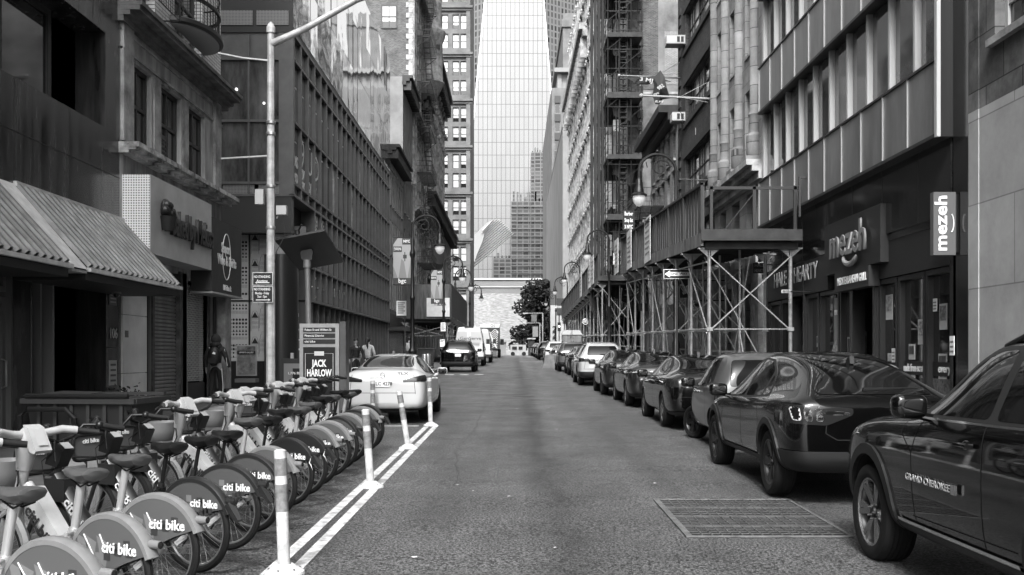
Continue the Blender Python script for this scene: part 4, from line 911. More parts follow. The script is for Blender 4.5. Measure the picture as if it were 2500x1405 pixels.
m = MB(FB); [m.box(x-.05, x+1.4, .0, .1, z+2.5, z+4.2) for x, _, z, _2 in hs]; m.build('spandrel', M('dark_spandrel', .05, .6), b, world=True)
m = MB(FB); m.box(11, 34, -60, -1.5, 66.2, 70); m.box(10.2, 34, -60, .4, 70, 71); [m.box(11+k*2.4, 12+k*2.4, -1.5, -.9, 66.2, 70) for k in range(9)]; m.build('crown', M('concrete_pale', .22, .7), b, world=True)
b = thing('distant_block', 'thin pale concrete tower block just right of the glass tower', 'building', (14, 280, 0)); m = MB(); m.box(14.3, 30, 280, 330, 0, 98); m.box(13.9, 30, 279.5, 330, 94, 96); m.build('wall', M('concrete_grey', .15, .8, ns=.3, na=.3), b, world=True)

# ---- sidewalk sheds
WOOD = M('painted_plywood', .09, .65, .4, streak=2.5, ns=2, na=.55); TIMB = M('weathered_timber', .16, .75, .3, streak=1.2, ns=2.5, na=.6)
def shed(label, side, Xo, Xi, ys, zd, par=1.15, front=True, closed=True, panels=None, braces=True):
    """pipe-legged shed; ys post rows, zd(y) underside of the deck"""
    o = thing('sidewalk_shed', label, 'scaffold', ((Xo+Xi)/2, ys[0], gz(ys[0])+.15))
    s_ = 1 if Xo < Xi else -1
    for y in ys:
        for x in (Xo+.1*s_, Xi-.1*s_):
            m = MB(); zt_ = zd(y); m.bar((x, y, gz(y)+.17), (x, y, zt_-.12), .05, 12)
            m.cbox((x, y, gz(y)+.165), (.3, .3, .02)); m.prism([(x-.28, zt_-.1), (x+.28, zt_-.1), (x+.06, zt_-.3), (x-.06, zt_-.3)], y-.02, y+.02, 'xz'); m.cbox((x, y, zt_-.085), (.62, .16, .03))
            for zz in (2.05,): m.cbox((x, y, gz(y)+zz), (.15, .15, .1))
            m.build('post', STEEL, o, smooth=30, world=True)
        if side == 'R': m = MB(); xm = (Xo+Xi)/2; m.bar((xm, y+1.2, gz(y)+.17), (xm, y+1.2, zd(y)), .035, 8); m.bar((xm, y+1.2, gz(y)+1.4), (Xi, y+1.2, gz(y)+1.4), .02, 6); m.bar((Xi-.1, y+1.2, gz(y)+.3), (Xo+.2, y+1.2, zd(y)-.2), .02, 6); m.build('inner_post', STEEL, o, world=True)
    m = MB()
    for a, b_ in zip(ys[:-1], ys[1:]):
        for x in (Xo+.1*s_,): 
            m.bar((x-.07*s_, a, gz(a)+2.05), (x-.07*s_, b_, gz(b_)+2.05), .024, 6); m.bar((x-.07*s_, a, zd(a)-.45), (x-.07*s_, b_, zd(b_)-.45), .024, 6)
    for i, y in enumerate(ys):
        if i % 2 == 0 or i == 0: 
            x0_, x1_ = Xo+.1*s_, Xi-.1*s_; m.bar((x0_, y-.06, zd(y)-.3), (x1_, y-.06, gz(y)+2.0), .02, 6); m.bar((x1_, y-.03, zd(y)-.3), (x0_, y-.03, gz(y)+2.0), .02, 6); m.bar((x0_, y+.04, gz(y)+2.05), (x1_, y+.04, gz(y)+2.05), .02, 6)
    if braces:
        for i, (a, b_) in enumerate(zip(ys[:-1], ys[1:])):
            if i % 3 == 0: x = Xo+.03*s_; m.bar((x, a, gz(a)+1.95), (x, b_, gz(b_)+.25), .02, 6); m.bar((x, b_, zd(b_)-.5), (x, a, gz(a)+2.1), .02, 6)
            if i % 3 != 1: x = (Xo+Xi)/2; m.bar((x, a, gz(a)+.3), (x, b_, zd(b_)-.3), .02, 6); m.bar((x, b_, gz(b_)+.3), (x, a, zd(a)-.3), .02, 6)
            if i % 3 == 1: x = Xi-.1*s_; m.bar((x, a, gz(a)+.3), (x, b_, zd(b_)-.4), .02, 6)
    m.build('brace', STEEL, o, world=True)
    y0, y1 = ys[0]-.35, ys[-1]+.4; z0, z1 = zd(y0), zd(y1)
    def sl(m, xa, xb, ya, yb, da, db):
        za, zb_ = zd(ya), zd(yb); m.add([(xa,ya,za+da),(xb,ya,za+da),(xb,yb,zb_+da),(xa,yb,zb_+da),(xa,ya,za+db),(xb,ya,za+db),(xb,yb,zb_+db),(xa,yb,zb_+db)],[(0,3,2,1),(4,5,6,7),(0,1,5,4),(1,2,6,5),(2,3,7,6),(3,0,4,7)])
    xe = Xo-.12*s_; m = MB(); sl(m, min(xe, Xi), max(xe, Xi), y0, y1, .12, .2)
    for k in range(int((y1-y0)/.6)): ya = y0+.3+k*.6; sl(m, min(xe, Xi)+.1, max(xe, Xi)-.1, ya, ya+.06, -.05, .119)
    m.build('deck', PL, o, world=True)
    m = MB(); xa, xb = sorted((xe-.06*s_, xe)); n = int((y1-y0)/2.6)
    for k in range(n): a = y0+(y1-y0)*k/n; sl(m, xa, xb, a+.01, a+(y1-y0)/n-.01, -.03, .32)
    m.build('timber_fascia', TIMB, o, world=True)
    if front: m = MB(); m.cbox(((Xo+Xi)/2-.05*s_, y0-.05, z0+.25), (abs(Xi-Xo)+.3, .08, .3)); m.cbox(((Xo+Xi)/2, y0+.2, z0+.0), (abs(Xi-Xo)+.1, .12, .2)); m.build('front_fascia', PL, o, world=True)
    m = MB(); n = int((y1-y0)/.45) if not closed else int((y1-y0)/1.25)
    for k in range(n):
        a = y0+(y1-y0)*k/n+.02; sl(m, xa+.05, xb+.02, a, a+(y1-y0)/n-(.04 if closed else .17), .34, .34+par)
    m.build('parapet', WOOD, o, world=True)
    m = MB()
    for k in range(int((y1-y0)/2.5)+1): a = y0+(y1-y0)*k/(int((y1-y0)/2.5)+.001); a = min(a, y1-.07); sl(m, xa-.02, xa+.049, a, a+.07, .33, .42+par)
    sl(m, xa-.02, xb+.03, y0, y1, .345+par, .41+par); m.build('rail', M('shed_rail', .04, .5), o, world=True)
    return o
zr1 = lambda y: 4.73 + (y-27)*.0422
s1 = shed('high pipe-legged sidewalk shed with open parapet panels nearest on the right', 'R', 5.25, 7.65, [27+2.7*k for k in range(8)], zr1, 1.25, True, False)
m = MB()
for x in (5.35, 6.5, 7.6): m.box(x-.04, x+.04, 26.7, 26.78, 4.95, 6.3)
m.box(5.2, 7.75, 26.7, 26.76, 6.2, 6.28); m.bar((5.6, 26.75, 5.0), (6.5, 26.75, 6.1), .015); m.box(7.55, 8.05, 26.2, 26.26, 6.4, 6.46); m.box(7.55, 7.6, 26.2, 26.26, 5.4, 6.4); m.box(8.0, 8.05, 26.2, 26.26, 5.4, 6.4); m.box(6.3, 7.3, 26.72, 26.76, 5.12, 5.15)
m.build('guard_frame', M('shed_rail', .04, .5), s1, world=True)
for k, (y, zz) in enumerate(((36.2, 0), (42, 0), (47.2, 0))):
    m = MB(); z = zr1(y); m.m = 0; m.box(5.02, 5.04, y, y+1.6, z+.1, z+1.75); m.m = 1
    for j in range(6): m.box(5.012, 5.019, y+.25, y+1.3, z+1.4-j*.2, z+1.46-j*.2)
    tag(m.build('notice_banner', [M('banner_cloth', .5, .7, ns=2, na=.12), FR_M]), ('pale contractor banner on shed parapet nearest the camera', 'pale contractor banner in the middle of the shed parapet', 'pale contractor banner at the far end of the high shed')[k], 'banner', 'pale banners tied to the shed parapet')
_b = [o for o in COL.objects if o.get('label') == 'pale contractor banner on shed parapet nearest the camera'][0]; text('Xtreme', .34, (5.008, 37.0, zr1(37)+1.58), 'R', _b, BLK, width=1.3)
zr2 = lambda y: 6.0 - (y-58.5)*.015
s2 = shed('second sidewalk shed with dark plywood parapet further up the right side', 'R', 5.2, 7.7, [58.5+3.0*k for k in range(15)], zr2, 1.3, True, True)
for k, y in enumerate((60.5, 63.2, 71)):
    m = MB(); z = zr2(y); m.m = 0; m.box(4.95, 4.97, y, y+1.9, z+.15, z+1.9); m.m = 1; [m.box(4.94, 4.949, y+.3, y+1.5, z+1.5-j*.25, z+1.58-j*.25) for j in range(5)]
    tag(m.build('notice_banner', [M('banner_cloth', .5, .7, ns=2, na=.12), FR_M]), ('pale banner at the near corner of the second shed', 'pale banner second along the far shed parapet', 'pale banner third along the far shed parapet')[k], 'banner', 'pale banners tied to the shed parapet')
zl = lambda y: 3.95 + (y-62)*.012
s3 = shed('sidewalk shed with solid plywood parapet across the left pavement', 'L', -4.45, -7.6, [70+3.0*k for k in range(9)], lambda y: 4.15+(y-70)*.0, 2.2, True, True)
m = MB(); m.cbox((-6.0, 69.55, 5.5), (3.3, .08, 2.4)); m.build('front_parapet', WOOD, s3, world=True)
PZ = tag(MB().cbox((-5.15, 69.45, 5.1), (1.6, .03, 1.3)).build('pizza_banner', M('banner_cloth', .5, .7, ns=2, na=.12)), 'pale pizza banner hung on the left shed parapet', 'banner')
t_ = text('PIZZA', .4, (-5.0, 69.42, 5.35), 'F', None, BLK, width=.8); t_.parent = PZ
# shop fronts dimly under the sheds (street level of the right side)
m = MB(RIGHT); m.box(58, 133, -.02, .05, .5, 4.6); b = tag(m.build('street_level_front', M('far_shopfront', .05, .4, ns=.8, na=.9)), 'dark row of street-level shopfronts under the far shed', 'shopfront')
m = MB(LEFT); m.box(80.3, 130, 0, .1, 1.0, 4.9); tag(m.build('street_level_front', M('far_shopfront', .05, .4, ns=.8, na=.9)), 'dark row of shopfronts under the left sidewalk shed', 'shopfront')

# ================================================================ DISTANCE
TW = bpy.data.materials.new('tower_glass'); TW.use_nodes = True
def curtain(m, v, line, cw, ch, ms, rough=.12, metal=.8, na=.25, axis='u'):
    t = m.node_tree; b = t.nodes['Principled BSDF']; L = t.links.new; N = t.nodes.new
    tc = N('ShaderNodeTexCoord'); s = N('ShaderNodeSeparateXYZ'); L(tc.outputs['Object'], s.inputs[0])
    c = N('ShaderNodeCombineXYZ'); L(s.outputs[0], c.inputs[0]); L(s.outputs[2], c.inputs[1])
    k = N('ShaderNodeTexBrick'); L(c.outputs[0], k.inputs[0]); k.offset = 0; k.inputs['Scale'].default_value = 1; k.inputs['Brick Width'].default_value = cw; k.inputs['Row Height'].default_value = ch; k.inputs['Mortar Size'].default_value = ms
    k.inputs['Color1'].default_value = (v, v, v, 1); k.inputs['Color2'].default_value = (v*(1-na), v*(1-na), v*(1-na), 1); k.inputs['Mortar'].default_value = (line, line, line, 1)
    L(k.outputs[0], b.inputs['Base Color']); b.inputs['Metallic'].default_value = metal; b.inputs['Roughness'].default_value = rough
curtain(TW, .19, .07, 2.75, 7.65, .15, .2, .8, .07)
TWD = bpy.data.materials.new('tower_glass_shaded'); TWD.use_nodes = True; curtain(TWD, .13, .2, 2.2, 4.05, .55, .3, .5, .8)  # shade of the side facets is put into a darker glass colour
TT = thing('glass_tower', 'tall tapering bright glass skyscraper closing the street', 'skyscraper', (10, 600, 0))
D = 600; s_ = D/F
bl, br = (1108-CX)*s_, (1390-CX)*s_; cx_ = (bl+br)/2; hw = (br-bl)/2; zb_, zt_ = 18, 420
ap = (1262-CX)*s_
def q(t, side):  # edges of the bright facet as read from the skyline
    z = zb_+(zt_-zb_)*t; return z
# square base, square top turned 45 degrees: eight triangles
top = [(ap, D+hw*.05), (ap+hw, D+hw), (ap, D+2*hw), (ap-hw, D+hw)]; base = [(bl, D), (br, D), (br, D+2*hw), (bl, D+2*hw)]
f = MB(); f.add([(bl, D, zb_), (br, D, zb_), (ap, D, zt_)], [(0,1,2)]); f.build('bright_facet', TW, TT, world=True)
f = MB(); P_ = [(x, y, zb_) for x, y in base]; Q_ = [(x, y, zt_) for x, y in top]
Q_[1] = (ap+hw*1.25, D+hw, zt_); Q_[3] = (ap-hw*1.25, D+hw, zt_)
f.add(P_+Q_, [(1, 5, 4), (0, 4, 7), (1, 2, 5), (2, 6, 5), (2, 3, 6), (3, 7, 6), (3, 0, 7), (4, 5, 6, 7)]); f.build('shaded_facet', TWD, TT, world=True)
f = MB(); f.box(bl, br, D, D+2*hw, 0, zb_); f.build('podium', LIMES, TT, world=True)
m = MB(); m.tube([(bl, D-.5, zb_), (ap, D-.5, zt_)], .55, 4); m.tube([(br, D-.5, zb_), (ap, D-.5, zt_)], .55, 4); m.build('edge_trim', WHITE, TT, world=True)
# dark reflection in the tower glass, built as a stepped block before it
b = thing('stepped_reflection_block', 'stepped grey glass block added for the reflection in the bright tower', 'building', (15, 520, 0))
REFG = bpy.data.materials.new('reflection_glass'); REFG.use_nodes = True; curtain(REFG, .06, .1, 3.1, 2.0, .3, .2, .3, .85)
def pb(m, p0, p1, y_top, d, dep): m.box(xpx(p0, d), xpx(p1, d), d, d+dep, 0, zpx(y_top, d))
m = MB(); pb(m, 1248, 1345, 492, 520, 30); pb(m, 1297, 1350, 372, 522, 25); pb(m, 1203, 1250, 630, 519, 20); pb(m, 1306, 1345, 385, 521, 1); rr = random.Random(4)
for k in range(9): x = 1252+k*9; pb(m, x, x+rr.uniform(3, 7), 480+rr.uniform(-14, 6), 521, 6)
for k in range(6): x = 1299+k*6; pb(m, x, x+3, 366+rr.uniform(-8, 6), 523, 5)
for k in range(5): x = 1205+k*9; pb(m, x, x+5, 625+rr.uniform(-8, 4), 520, 5)
m.build('block', REFG, b, world=True)
m = MB()
for py in range(506, 680, 18): m.box(xpx(1247.5, 519), xpx(1345, 519), 518.6, 519.5, zpx(py, 519), zpx(py-1.6, 519))
for px in range(1262, 1340, 33): m.box(xpx(px, 519), xpx(px+1.5, 519), 518.4, 518.59, 0, zpx(494, 519))
m.build('reflected_slab', M('reflected_slab_grey', .1, .6), b, world=True)
b = thing('slatted_building', 'long low pale building with vertical slats behind the marble cube', 'building', (0, 470, 0))
m = MB(); m.box(xpx(1120, 470), xpx(1350, 470), 470, 500, 0, zpx(684, 470)); m.build('wall', M('slat_wall', .16, .5, metal=.3), b, world=True); m = MB()
for k in range(90): x = xpx(1150+k*2.2, 470); m.box(x, x+.22, 469.6, 470, zpx(760, 470), zpx(687, 470))
m.build('slat', M('slat_pale', .26, .5), b, world=True); m = MB(); m.box(xpx(1120, 470), xpx(1350, 470), 469, 470, zpx(684, 470), zpx(680, 470)); m.box(xpx(1120, 470), xpx(1350, 470), 469, 469.59, zpx(702, 470), zpx(700.5, 470)); m.build('coping', M('coping_pale', .45, .5), b, world=True)
b = thing('marble_cube', 'pale rippled marble cube building at the end of the street', 'building', (xpx(1208, 400), 400, 0))
MAR = M('rippled_marble', .4, .5, .4, ns=.35, na=.12)
def _mar():
    t = MAR.node_tree; bs = t.nodes['Principled BSDF']; L = t.links.new; N = t.nodes.new
    tc = N('ShaderNodeTexCoord'); mp = N('ShaderNodeMapping'); mp.inputs['Rotation'].default_value = (0, R(32), 0); mp.inputs['Scale'].default_value = (.25, .25, 1.3); L(tc.outputs['Object'], mp.inputs[0])
    n = N('ShaderNodeTexNoise'); n.inputs['Scale'].default_value = 2.2; n.inputs['Detail'].default_value = 5; L(mp.outputs[0], n.inputs[0])
    r = N('ShaderNodeMapRange'); r.inputs[1].default_value = .35; r.inputs[2].default_value = .65; r.inputs[3].default_value = .2; r.inputs[4].default_value = .36; L(n.outputs[0], r.inputs[0]); L(r.outputs[0], bs.inputs['Base Color'])
_mar()
m = MB(); cxx = xpx(1208, 400); m.prism([(cxx, 400), (cxx+34, 418), (cxx+16, 452), (cxx-30, 430)], 0, zpx(716, 400), 'xy'); m.build('block', MAR, b, world=True)
# white ribbed wing
b = thing('ribbed_wing', 'white winged canopy of slanting steel ribs', 'canopy', (xpx(1160, 440), 440, 0)); RB = M('white_steel', .36, .4)
TP = [(1206,537),(1217,538),(1224,542),(1231,548),(1238,554),(1244,560),(1248,567),(1253,572)]; SP_ = [(1187,557),(1184,567),(1181,578),(1177,591),(1171,606),(1165,622),(1158,638),(1151,656)]
for k in range(13):
    t = k*7/12; i = min(int(t), 6); f_ = t-i; tip = [TP[i][j]*(1-f_)+TP[i+1][j]*f_ for j in (0, 1)]; st_ = [SP_[i][j]*(1-f_)+SP_[i+1][j]*f_ for j in (0, 1)]; dd = 438+k*.9
    a = Vector((xpx(st_[0]-9, dd), dd, zpx(st_[1]+8, dd))); c = Vector((xpx(tip[0], dd), dd, zpx(tip[1], dd))); n_ = (c-a).normalized(); w_ = Vector((-n_.z, 0, n_.x))
    m = MB(); m.prism([((a-w_*.24).x, (a-w_*.24).z), ((c-w_*.08).x, (c-w_*.08).z), ((c+w_*.08).x, (c+w_*.08).z), ((a+w_*.24).x, (a+w_*.24).z)], dd-2.5, dd+.5); m.build('rib', RB, b, world=True)
m = MB(); d_ = 437; sk_ = [(1120,625),(1150,583),(1190,543),(1206,537),(1187,557),(1178,590),(1165,620),(1150,662),(1120,700)]
m.prism([(xpx(p, d_), zpx(q_, d_)) for p, q_ in sk_], d_, d_+1.5); m.build('skin', M('white_steel_skin', .24, .5), b, world=True)
# low clutter across the far avenue
b = tag(MB().box(xpx(1246, 165), xpx(1284, 165), 165, 170, 1.75, 3.5).build('far_van', M('van_white', .35, .3)), 'white van crossing the avenue at the far end', 'van')
m = MB(); m.box(xpx(1250, 164.9), xpx(1262, 164.9), 164.9, 165, 2.7, 3.2); m.box(xpx(1266, 164.9), xpx(1276, 164.9), 164.9, 165, 2.7, 3.2); m.build('side_window', GLASS, b)
m = MB(); [m.lathe([(.35, -.1), (.35, .1), (0, .1)], (xpx(p, 164.8), 164.8, 2.0), 10, 'y') for p in (1252, 1279)]; m.build('wheel', BLK, b)
for k, (p0, p1, h, lb) in enumerate(((1196, 1212, 2.9, 'dark kiosk beyond the avenue, left'), (1213, 1235, 2.5, 'pale kiosk beyond the avenue, middle'), (1290, 1305, 3.1, 'dark planter box beneath the far tree'))):
    m = MB(); m.box(xpx(p0, 190), xpx(p1, 190), 190, 193, 1.3, 1.7+h); m.m = 1; m.box(xpx(p0, 190)-.2, xpx(p1, 190)+.2, 189.6, 193.3, 1.7+h, 1.95+h); tag(m.build('street_kiosk', [(FR_M, FR_L, FR_D)[k], FR_L]), lb, 'kiosk')
# tree beyond the corner
TR = thing('tree', 'large dark leafy tree at the far end on the right', 'tree', (xpx(1308, 215), 215, 1.6))
m = MB(); m.tube([(0, 0, 0), (.1, 0, 3), (.5, .2, 6), (.4, 0, 9)], [.45, .35, .26, .12], 8)
rr = random.Random(11)
for k in range(9): a = rr.uniform(0, 6.28); L_ = rr.uniform(2.5, 5); m.tube([(.2, 0, 3+k*.5), (.2+math.cos(a)*L_*.5, math.sin(a)*L_*.5, 5+k*.6), (.2+math.cos(a)*L_, math.sin(a)*L_, 6.4+k*.8)], [.16, .1, .04], 5)
m.build('trunk', M('bark', .05, .9), TR, smooth=True)
m = MB(); cl = []
for k in range(64):
    z = rr.uniform(2.2, 15.6); t = (z-2.2)/13.4; rad = 7.6*math.sqrt(max(.02, 1-(t*1.02-.32)**2*1.15))*(1.0 if t < .55 else 1-(t-.55)*.8); a = rr.uniform(0, 6.28); q_ = rr.random()**.5*rad; cl.append((q_*math.cos(a)+.5+t*1.6, q_*math.sin(a)*.7, z, rr.uniform(1.0, 1.9)))
for x, y, z, r_ in cl:
    for j in range(150):
        v = Vector((rr.gauss(0, 1), rr.gauss(0, 1), rr.gauss(0, 1))).normalized()*r_*(.55+.5*rr.random()); p = Vector((x, y, z))+v
        a = Vector((rr.uniform(-1, 1), rr.uniform(-1, 1), rr.uniform(-.6, .6))).normalized()*.36; b_ = a.cross(Vector((rr.uniform(-1, 1), rr.uniform(-1, 1), rr.uniform(-1, 1)))).normalized()*.26
        m.add([tuple(p-a), tuple(p+b_), tuple(p+a), tuple(p-b_)], [(0,1,2,3)])
m.build('crown', M('tree_leaf', .04, .7, .3, ns=.5, na=.5), TR)
# ================================================================ VEHICLES
def paint(name, v, metal=.0, rough=.22): return M(name, v, rough, .05, metal=metal, coat=1)
P_BLACK = paint('black_car_paint', .005, 0, .3); P_CHAR = paint('charcoal_car_paint', .028, .4, .3); P_GREY = paint('grey_car_paint', .13, .5, .3)
P_SILV = paint('silver_car_paint', .32, .6, .3); P_WHITE = paint('white_car_paint', .5, 0, .3); P_VAN = paint('white_van_paint', .52, 0, .4)
CGL = M('car_glass', .01, .03, .45); TYRE = M('tyre_rubber', .014, .75, .3, ns=20, na=.2); RIMD = M('dark_alloy', .06, .3, metal=.7); RIML = M('bright_alloy', .3, .25, metal=.85)
CLAD = M('black_cladding', .02, .55, .4); CHROME = M('chrome_trim', .6, .2, metal=1); GAP = M('panel_gap', .003, .9); LAMPR = M('rear_lamp_lens', .03, .12, .5); LAMPW = M('clear_lamp_lens', .5, .35, .4); PLATE = M('licence_plate', .62, .4)

def interp(tab, s, k):
    for a, b in zip(tab[:-1], tab[1:]):
        if s <= b[0]:
            t = (s-a[0])/(b[0]-a[0]); return a[k]+(b[k]-a[k])*t
    return tab[-1][k]
def body_surface(st, L, lv=3):
    """st rows: s, half width, bottom z, belt z, top z, roof half width"""
    bm = bmesh.new(); rings = []
    for s, w, zb, zt, tp, wr in st:
        half = [(w*.55, zb), (w*.9, zb+.015), (w*.985, zb+.2*(zt-zb)), (w, zb+.6*(zt-zb)), (w*.985, zt-.025), (w*.95 if tp-zt > .2 else max(w*.93, wr), zt+.015), (wr, tp-.07 if tp-zt > .2 else tp-.012), (wr*.8, tp-.012), (wr*.4, tp)]
        ring = [(x, z) for x, z in half]+[(0, tp+.003)]+[(-x, z) for x, z in half[::-1]]+[(0, zb)]
        rings.append([bm.verts.new((x, s-L/2, z)) for x, z in ring])
    n = len(rings[0])
    for a, b in zip(rings[:-1], rings[1:]):
        for i in range(n): bm.faces.new((a[i], a[(i+1) % n], b[(i+1) % n], b[i]))
    for r, fl in ((rings[0], 1), (rings[-1], 0)):
        # quad cap across the ring
        m_ = n//2
        for i in range(0, m_-1):
            # ring order: 0..8 right, 9 top, 10..18 left, 19 bottom
            a, b = (19+i) % 20 if i else 19, i
            pass
        fs = []
        L_ = [r[19]]+r[0:10]; R_ = [r[19]]+[r[18-k] for k in range(9)]+[r[9]]
        for k in range(10):
            q = []
            for v in (L_[k], L_[k+1], R_[k+1], R_[k]):
                if v not in q: q.append(v)
            if len(q) >= 3: bm.faces.new(q)
    bmesh.ops.recalc_face_normals(bm, faces=bm.faces)
    me = bpy.data.meshes.new('b'); bm.to_mesh(me); bm.free()
    o = bpy.data.objects.new('b', me); COL.objects.link(o); md = o.modifiers.new('s', 'SUBSURF'); md.levels = lv; md.render_levels = lv
    bpy.context.view_layer.update()
    me2 = bpy.data.meshes.new_from_object(o.evaluated_get(bpy.context.evaluated_depsgraph_get())); bpy.data.objects.remove(o); return me2
def cut_wells(me, cyl):
    o = bpy.data.objects.new('b', me); COL.objects.link(o); m = MB()
    for x0, x1, y, z, r in cyl: m.lathe([(0, x0), (r, x0), (r, x1), (0, x1)], (0, y, z), 40, 'x')
    cme = m.mesh('c', GAP); c = bpy.data.objects.new('c', cme); COL.objects.link(c)
    bmx = bmesh.new(); bmx.from_mesh(cme); bmesh.ops.remove_doubles(bmx, verts=bmx.verts, dist=1e-5); bmesh.ops.recalc_face_normals(bmx, faces=bmx.faces); bmx.to_mesh(cme); bmx.free()
    md = o.modifiers.new('x', 'BOOLEAN'); md.operation = 'DIFFERENCE'; md.solver = 'EXACT'; md.object = c; md.material_mode = 'TRANSFER'
    bpy.context.view_layer.update()
    me2 = bpy.data.meshes.new_from_object(o.evaluated_get(bpy.context.evaluated_depsgraph_get())); bpy.data.objects.remove(o); bpy.data.objects.remove(c); return me2
class Skin:
    """an undisturbed copy of the body surface from which flush parts are cut"""
    def __init__(s, me): s.me = me; s.bm = bmesh.new(); s.bm.from_mesh(me); s.bm.normal_update(); s.bvh = BVHTree.FromBMesh(s.bm); s.cache = {}
    def off(s, d):
        b = s.bm.copy(); b.normal_update(); 
        for v in b.verts: v.co += v.normal*d
        return b
    def cut(s, name, mat, planes, d=.004, parent=None):
        b = s.off(d)
        for co, no in planes:
            g_ = b.verts[:]+b.edges[:]+b.faces[:]
            bmesh.ops.bisect_plane(b, geom=g_, plane_co=co, plane_no=no, clear_outer=True)
            if not b.faces: break
        if not b.faces: b.free(); return None
        me = bpy.data.meshes.new(name); b.to_mesh(me); b.free(); me.materials.append(mat); smooth_mesh(me, 60); return place(name, me, parent)
    def x(s, y, z, sgn=-1):
        h = s.bvh.ray_cast(Vector((sgn*3, y, z)), Vector((-sgn, 0, 0)))[0]; return h.x if h else sgn*.8
    def ytail(s, x, z, sgn=-1):
        h = s.bvh.ray_cast(Vector((x, sgn*6, z)), Vector((0, -sgn, 0)))[0]; return h.y if h else 0
def poly_planes(poly, kind='side'):
    """planes whose outside lies outside the convex polygon (counter-clockwise)"""
    A = sum(p[0]*q[1]-q[0]*p[1] for p, q in zip(poly, poly[1:]+poly[:1]))
    if A < 0: poly = poly[::-1]
    out = []
    for p, q in zip(poly, poly[1:]+poly[:1]):
        nx, nz = q[1]-p[1], -(q[0]-p[0])
        if kind == 'side': out.append((Vector((0, p[0], p[1])), Vector((0, nx, nz))))
        elif kind == 'rear': out.append((Vector((p[0], 0, p[1])), Vector((nx, 0, nz))))
        else: out.append((Vector((p[0], p[1], 0)), Vector((nx, nz, 0))))
    return out
def rounded(poly, r=.05, n=3):
    out = []; k = len(poly)
    for i in range(k):
        p, a, b = Vector(poly[i]), Vector(poly[i-1]), Vector(poly[(i+1) % k]); da, db = (a-p), (b-p); ra = min(r, da.length*.4, db.length*.4)
        s_, e = p+da.normalized()*ra, p+db.normalized()*ra
        for j in range(n+1):
            t = j/n; out.append(tuple((1-t)**2*s_+2*t*(1-t)*p+t*t*e))
    return out
WM = {}
def wheel_meshes(r, wd, rim, style, frac=.68):
    k = (r, wd, rim.name, style, frac)
    if k in WM: return WM[k]
    t = MB(); ri = r*frac; w2 = wd/2
    pr = [(ri, -w2+.01), (ri+.02, -w2), (r-.05, -w2-.006), (r-.015, -w2+.012), (r-.003, -w2+.035)]
    for q in range(5): x = -w2+.045+(wd-.09)*q/5; e = (wd-.09)/5; pr += [(r, x), (r, x+e*.78), (r-.009, x+e*.8), (r-.009, x+e*.98)]
    pr += [(r, w2-.045), (r-.015, w2-.012), (r-.05, w2+.006), (ri+.02, w2), (ri, w2-.01)]
    t.lathe([(a, b) for a, b in pr], (0,0,0), 48, 'x')
    for q in range(60):   # tread blocks
        a = 2*math.pi*q/60
        for e in (-1, 1): t.box(-.0, .0, 0, 0, 0, 0) if 0 else None
    tm = t.mesh('wheel', TYRE, smooth=35)
    m = MB(); m.lathe([(ri+.004, -w2+.012), (ri-.012, -w2+.014), (ri-.02, -w2+.03)], (0,0,0), 40, 'x'); m.m = 1; m.lathe([(ri-.02, -w2+.03), (ri-.03, -w2+.05), (ri-.035, w2-.01)], (0,0,0), 40, 'x')
    m.m = 1; m.lathe([(ri-.02, -w2+.1), (0, -w2+.1)], (0,0,0), 24, 'x'); m.lathe([(.17, -w2+.085), (.17, -w2+.075), (0, -w2+.075)], (0,0,0), 24, 'x'); m.m = 0
    ns = {'five': 5, 'ten': 10, 'jeep': 6, 'seven': 7}[style]
    for i in range(ns):
        a = 2*math.pi*i/ns
        for off in ((-.13, .13) if style in ('jeep', 'five') else (0,)):
            a2 = a+off; wd_ = .022 if style in ('jeep', 'ten') else .03
            c, s_ = math.cos(a2), math.sin(a2); c1, s1 = math.cos(a+off*.3), math.sin(a+off*.3)
            p0, p1 = Vector((0, .035*c1-0, .035*s1)), Vector((0, (ri-.015)*c, (ri-.015)*s_)); n_ = Vector((0, -(p1-p0).z, (p1-p0).y)).normalized()
            xo, xi = -w2+.022, -w2+.02
            m.add([(xo+.03, *(p0-n_*.02)[1:]), (xo+.03, *(p0+n_*.02)[1:]), (xo, *(p1+n_*wd_)[1:]), (xo, *(p1-n_*wd_)[1:]), (xo+.07, *(p0-n_*.02)[1:]), (xo+.07, *(p0+n_*.02)[1:]), (xo+.05, *(p1+n_*wd_*1.3)[1:]), (xo+.05, *(p1-n_*wd_*1.3)[1:])], [(0,1,2,3),(4,5,6,7),(0,1,5,4),(1,2,6,5),(2,3,7,6),(3,0,4,7)])
    m.m = 1; m.lathe([(.05, -w2+.05), (.045, -w2+.035), (.02, -w2+.03), (0, -w2+.03)], (0,0,0), 16, 'x'); m.m = 0
    for i in range(5): a = 2*math.pi*(i+.5)/5; m.lathe([(.009, -w2+.04), (.009, -w2+.016), (0, -w2+.016)], (0, .055*math.cos(a), .055*math.sin(a)), 8, 'x')
    rm = m.mesh('rim', [rim, BLK], smooth=30); WM[k] = (tm, rm); return WM[k]
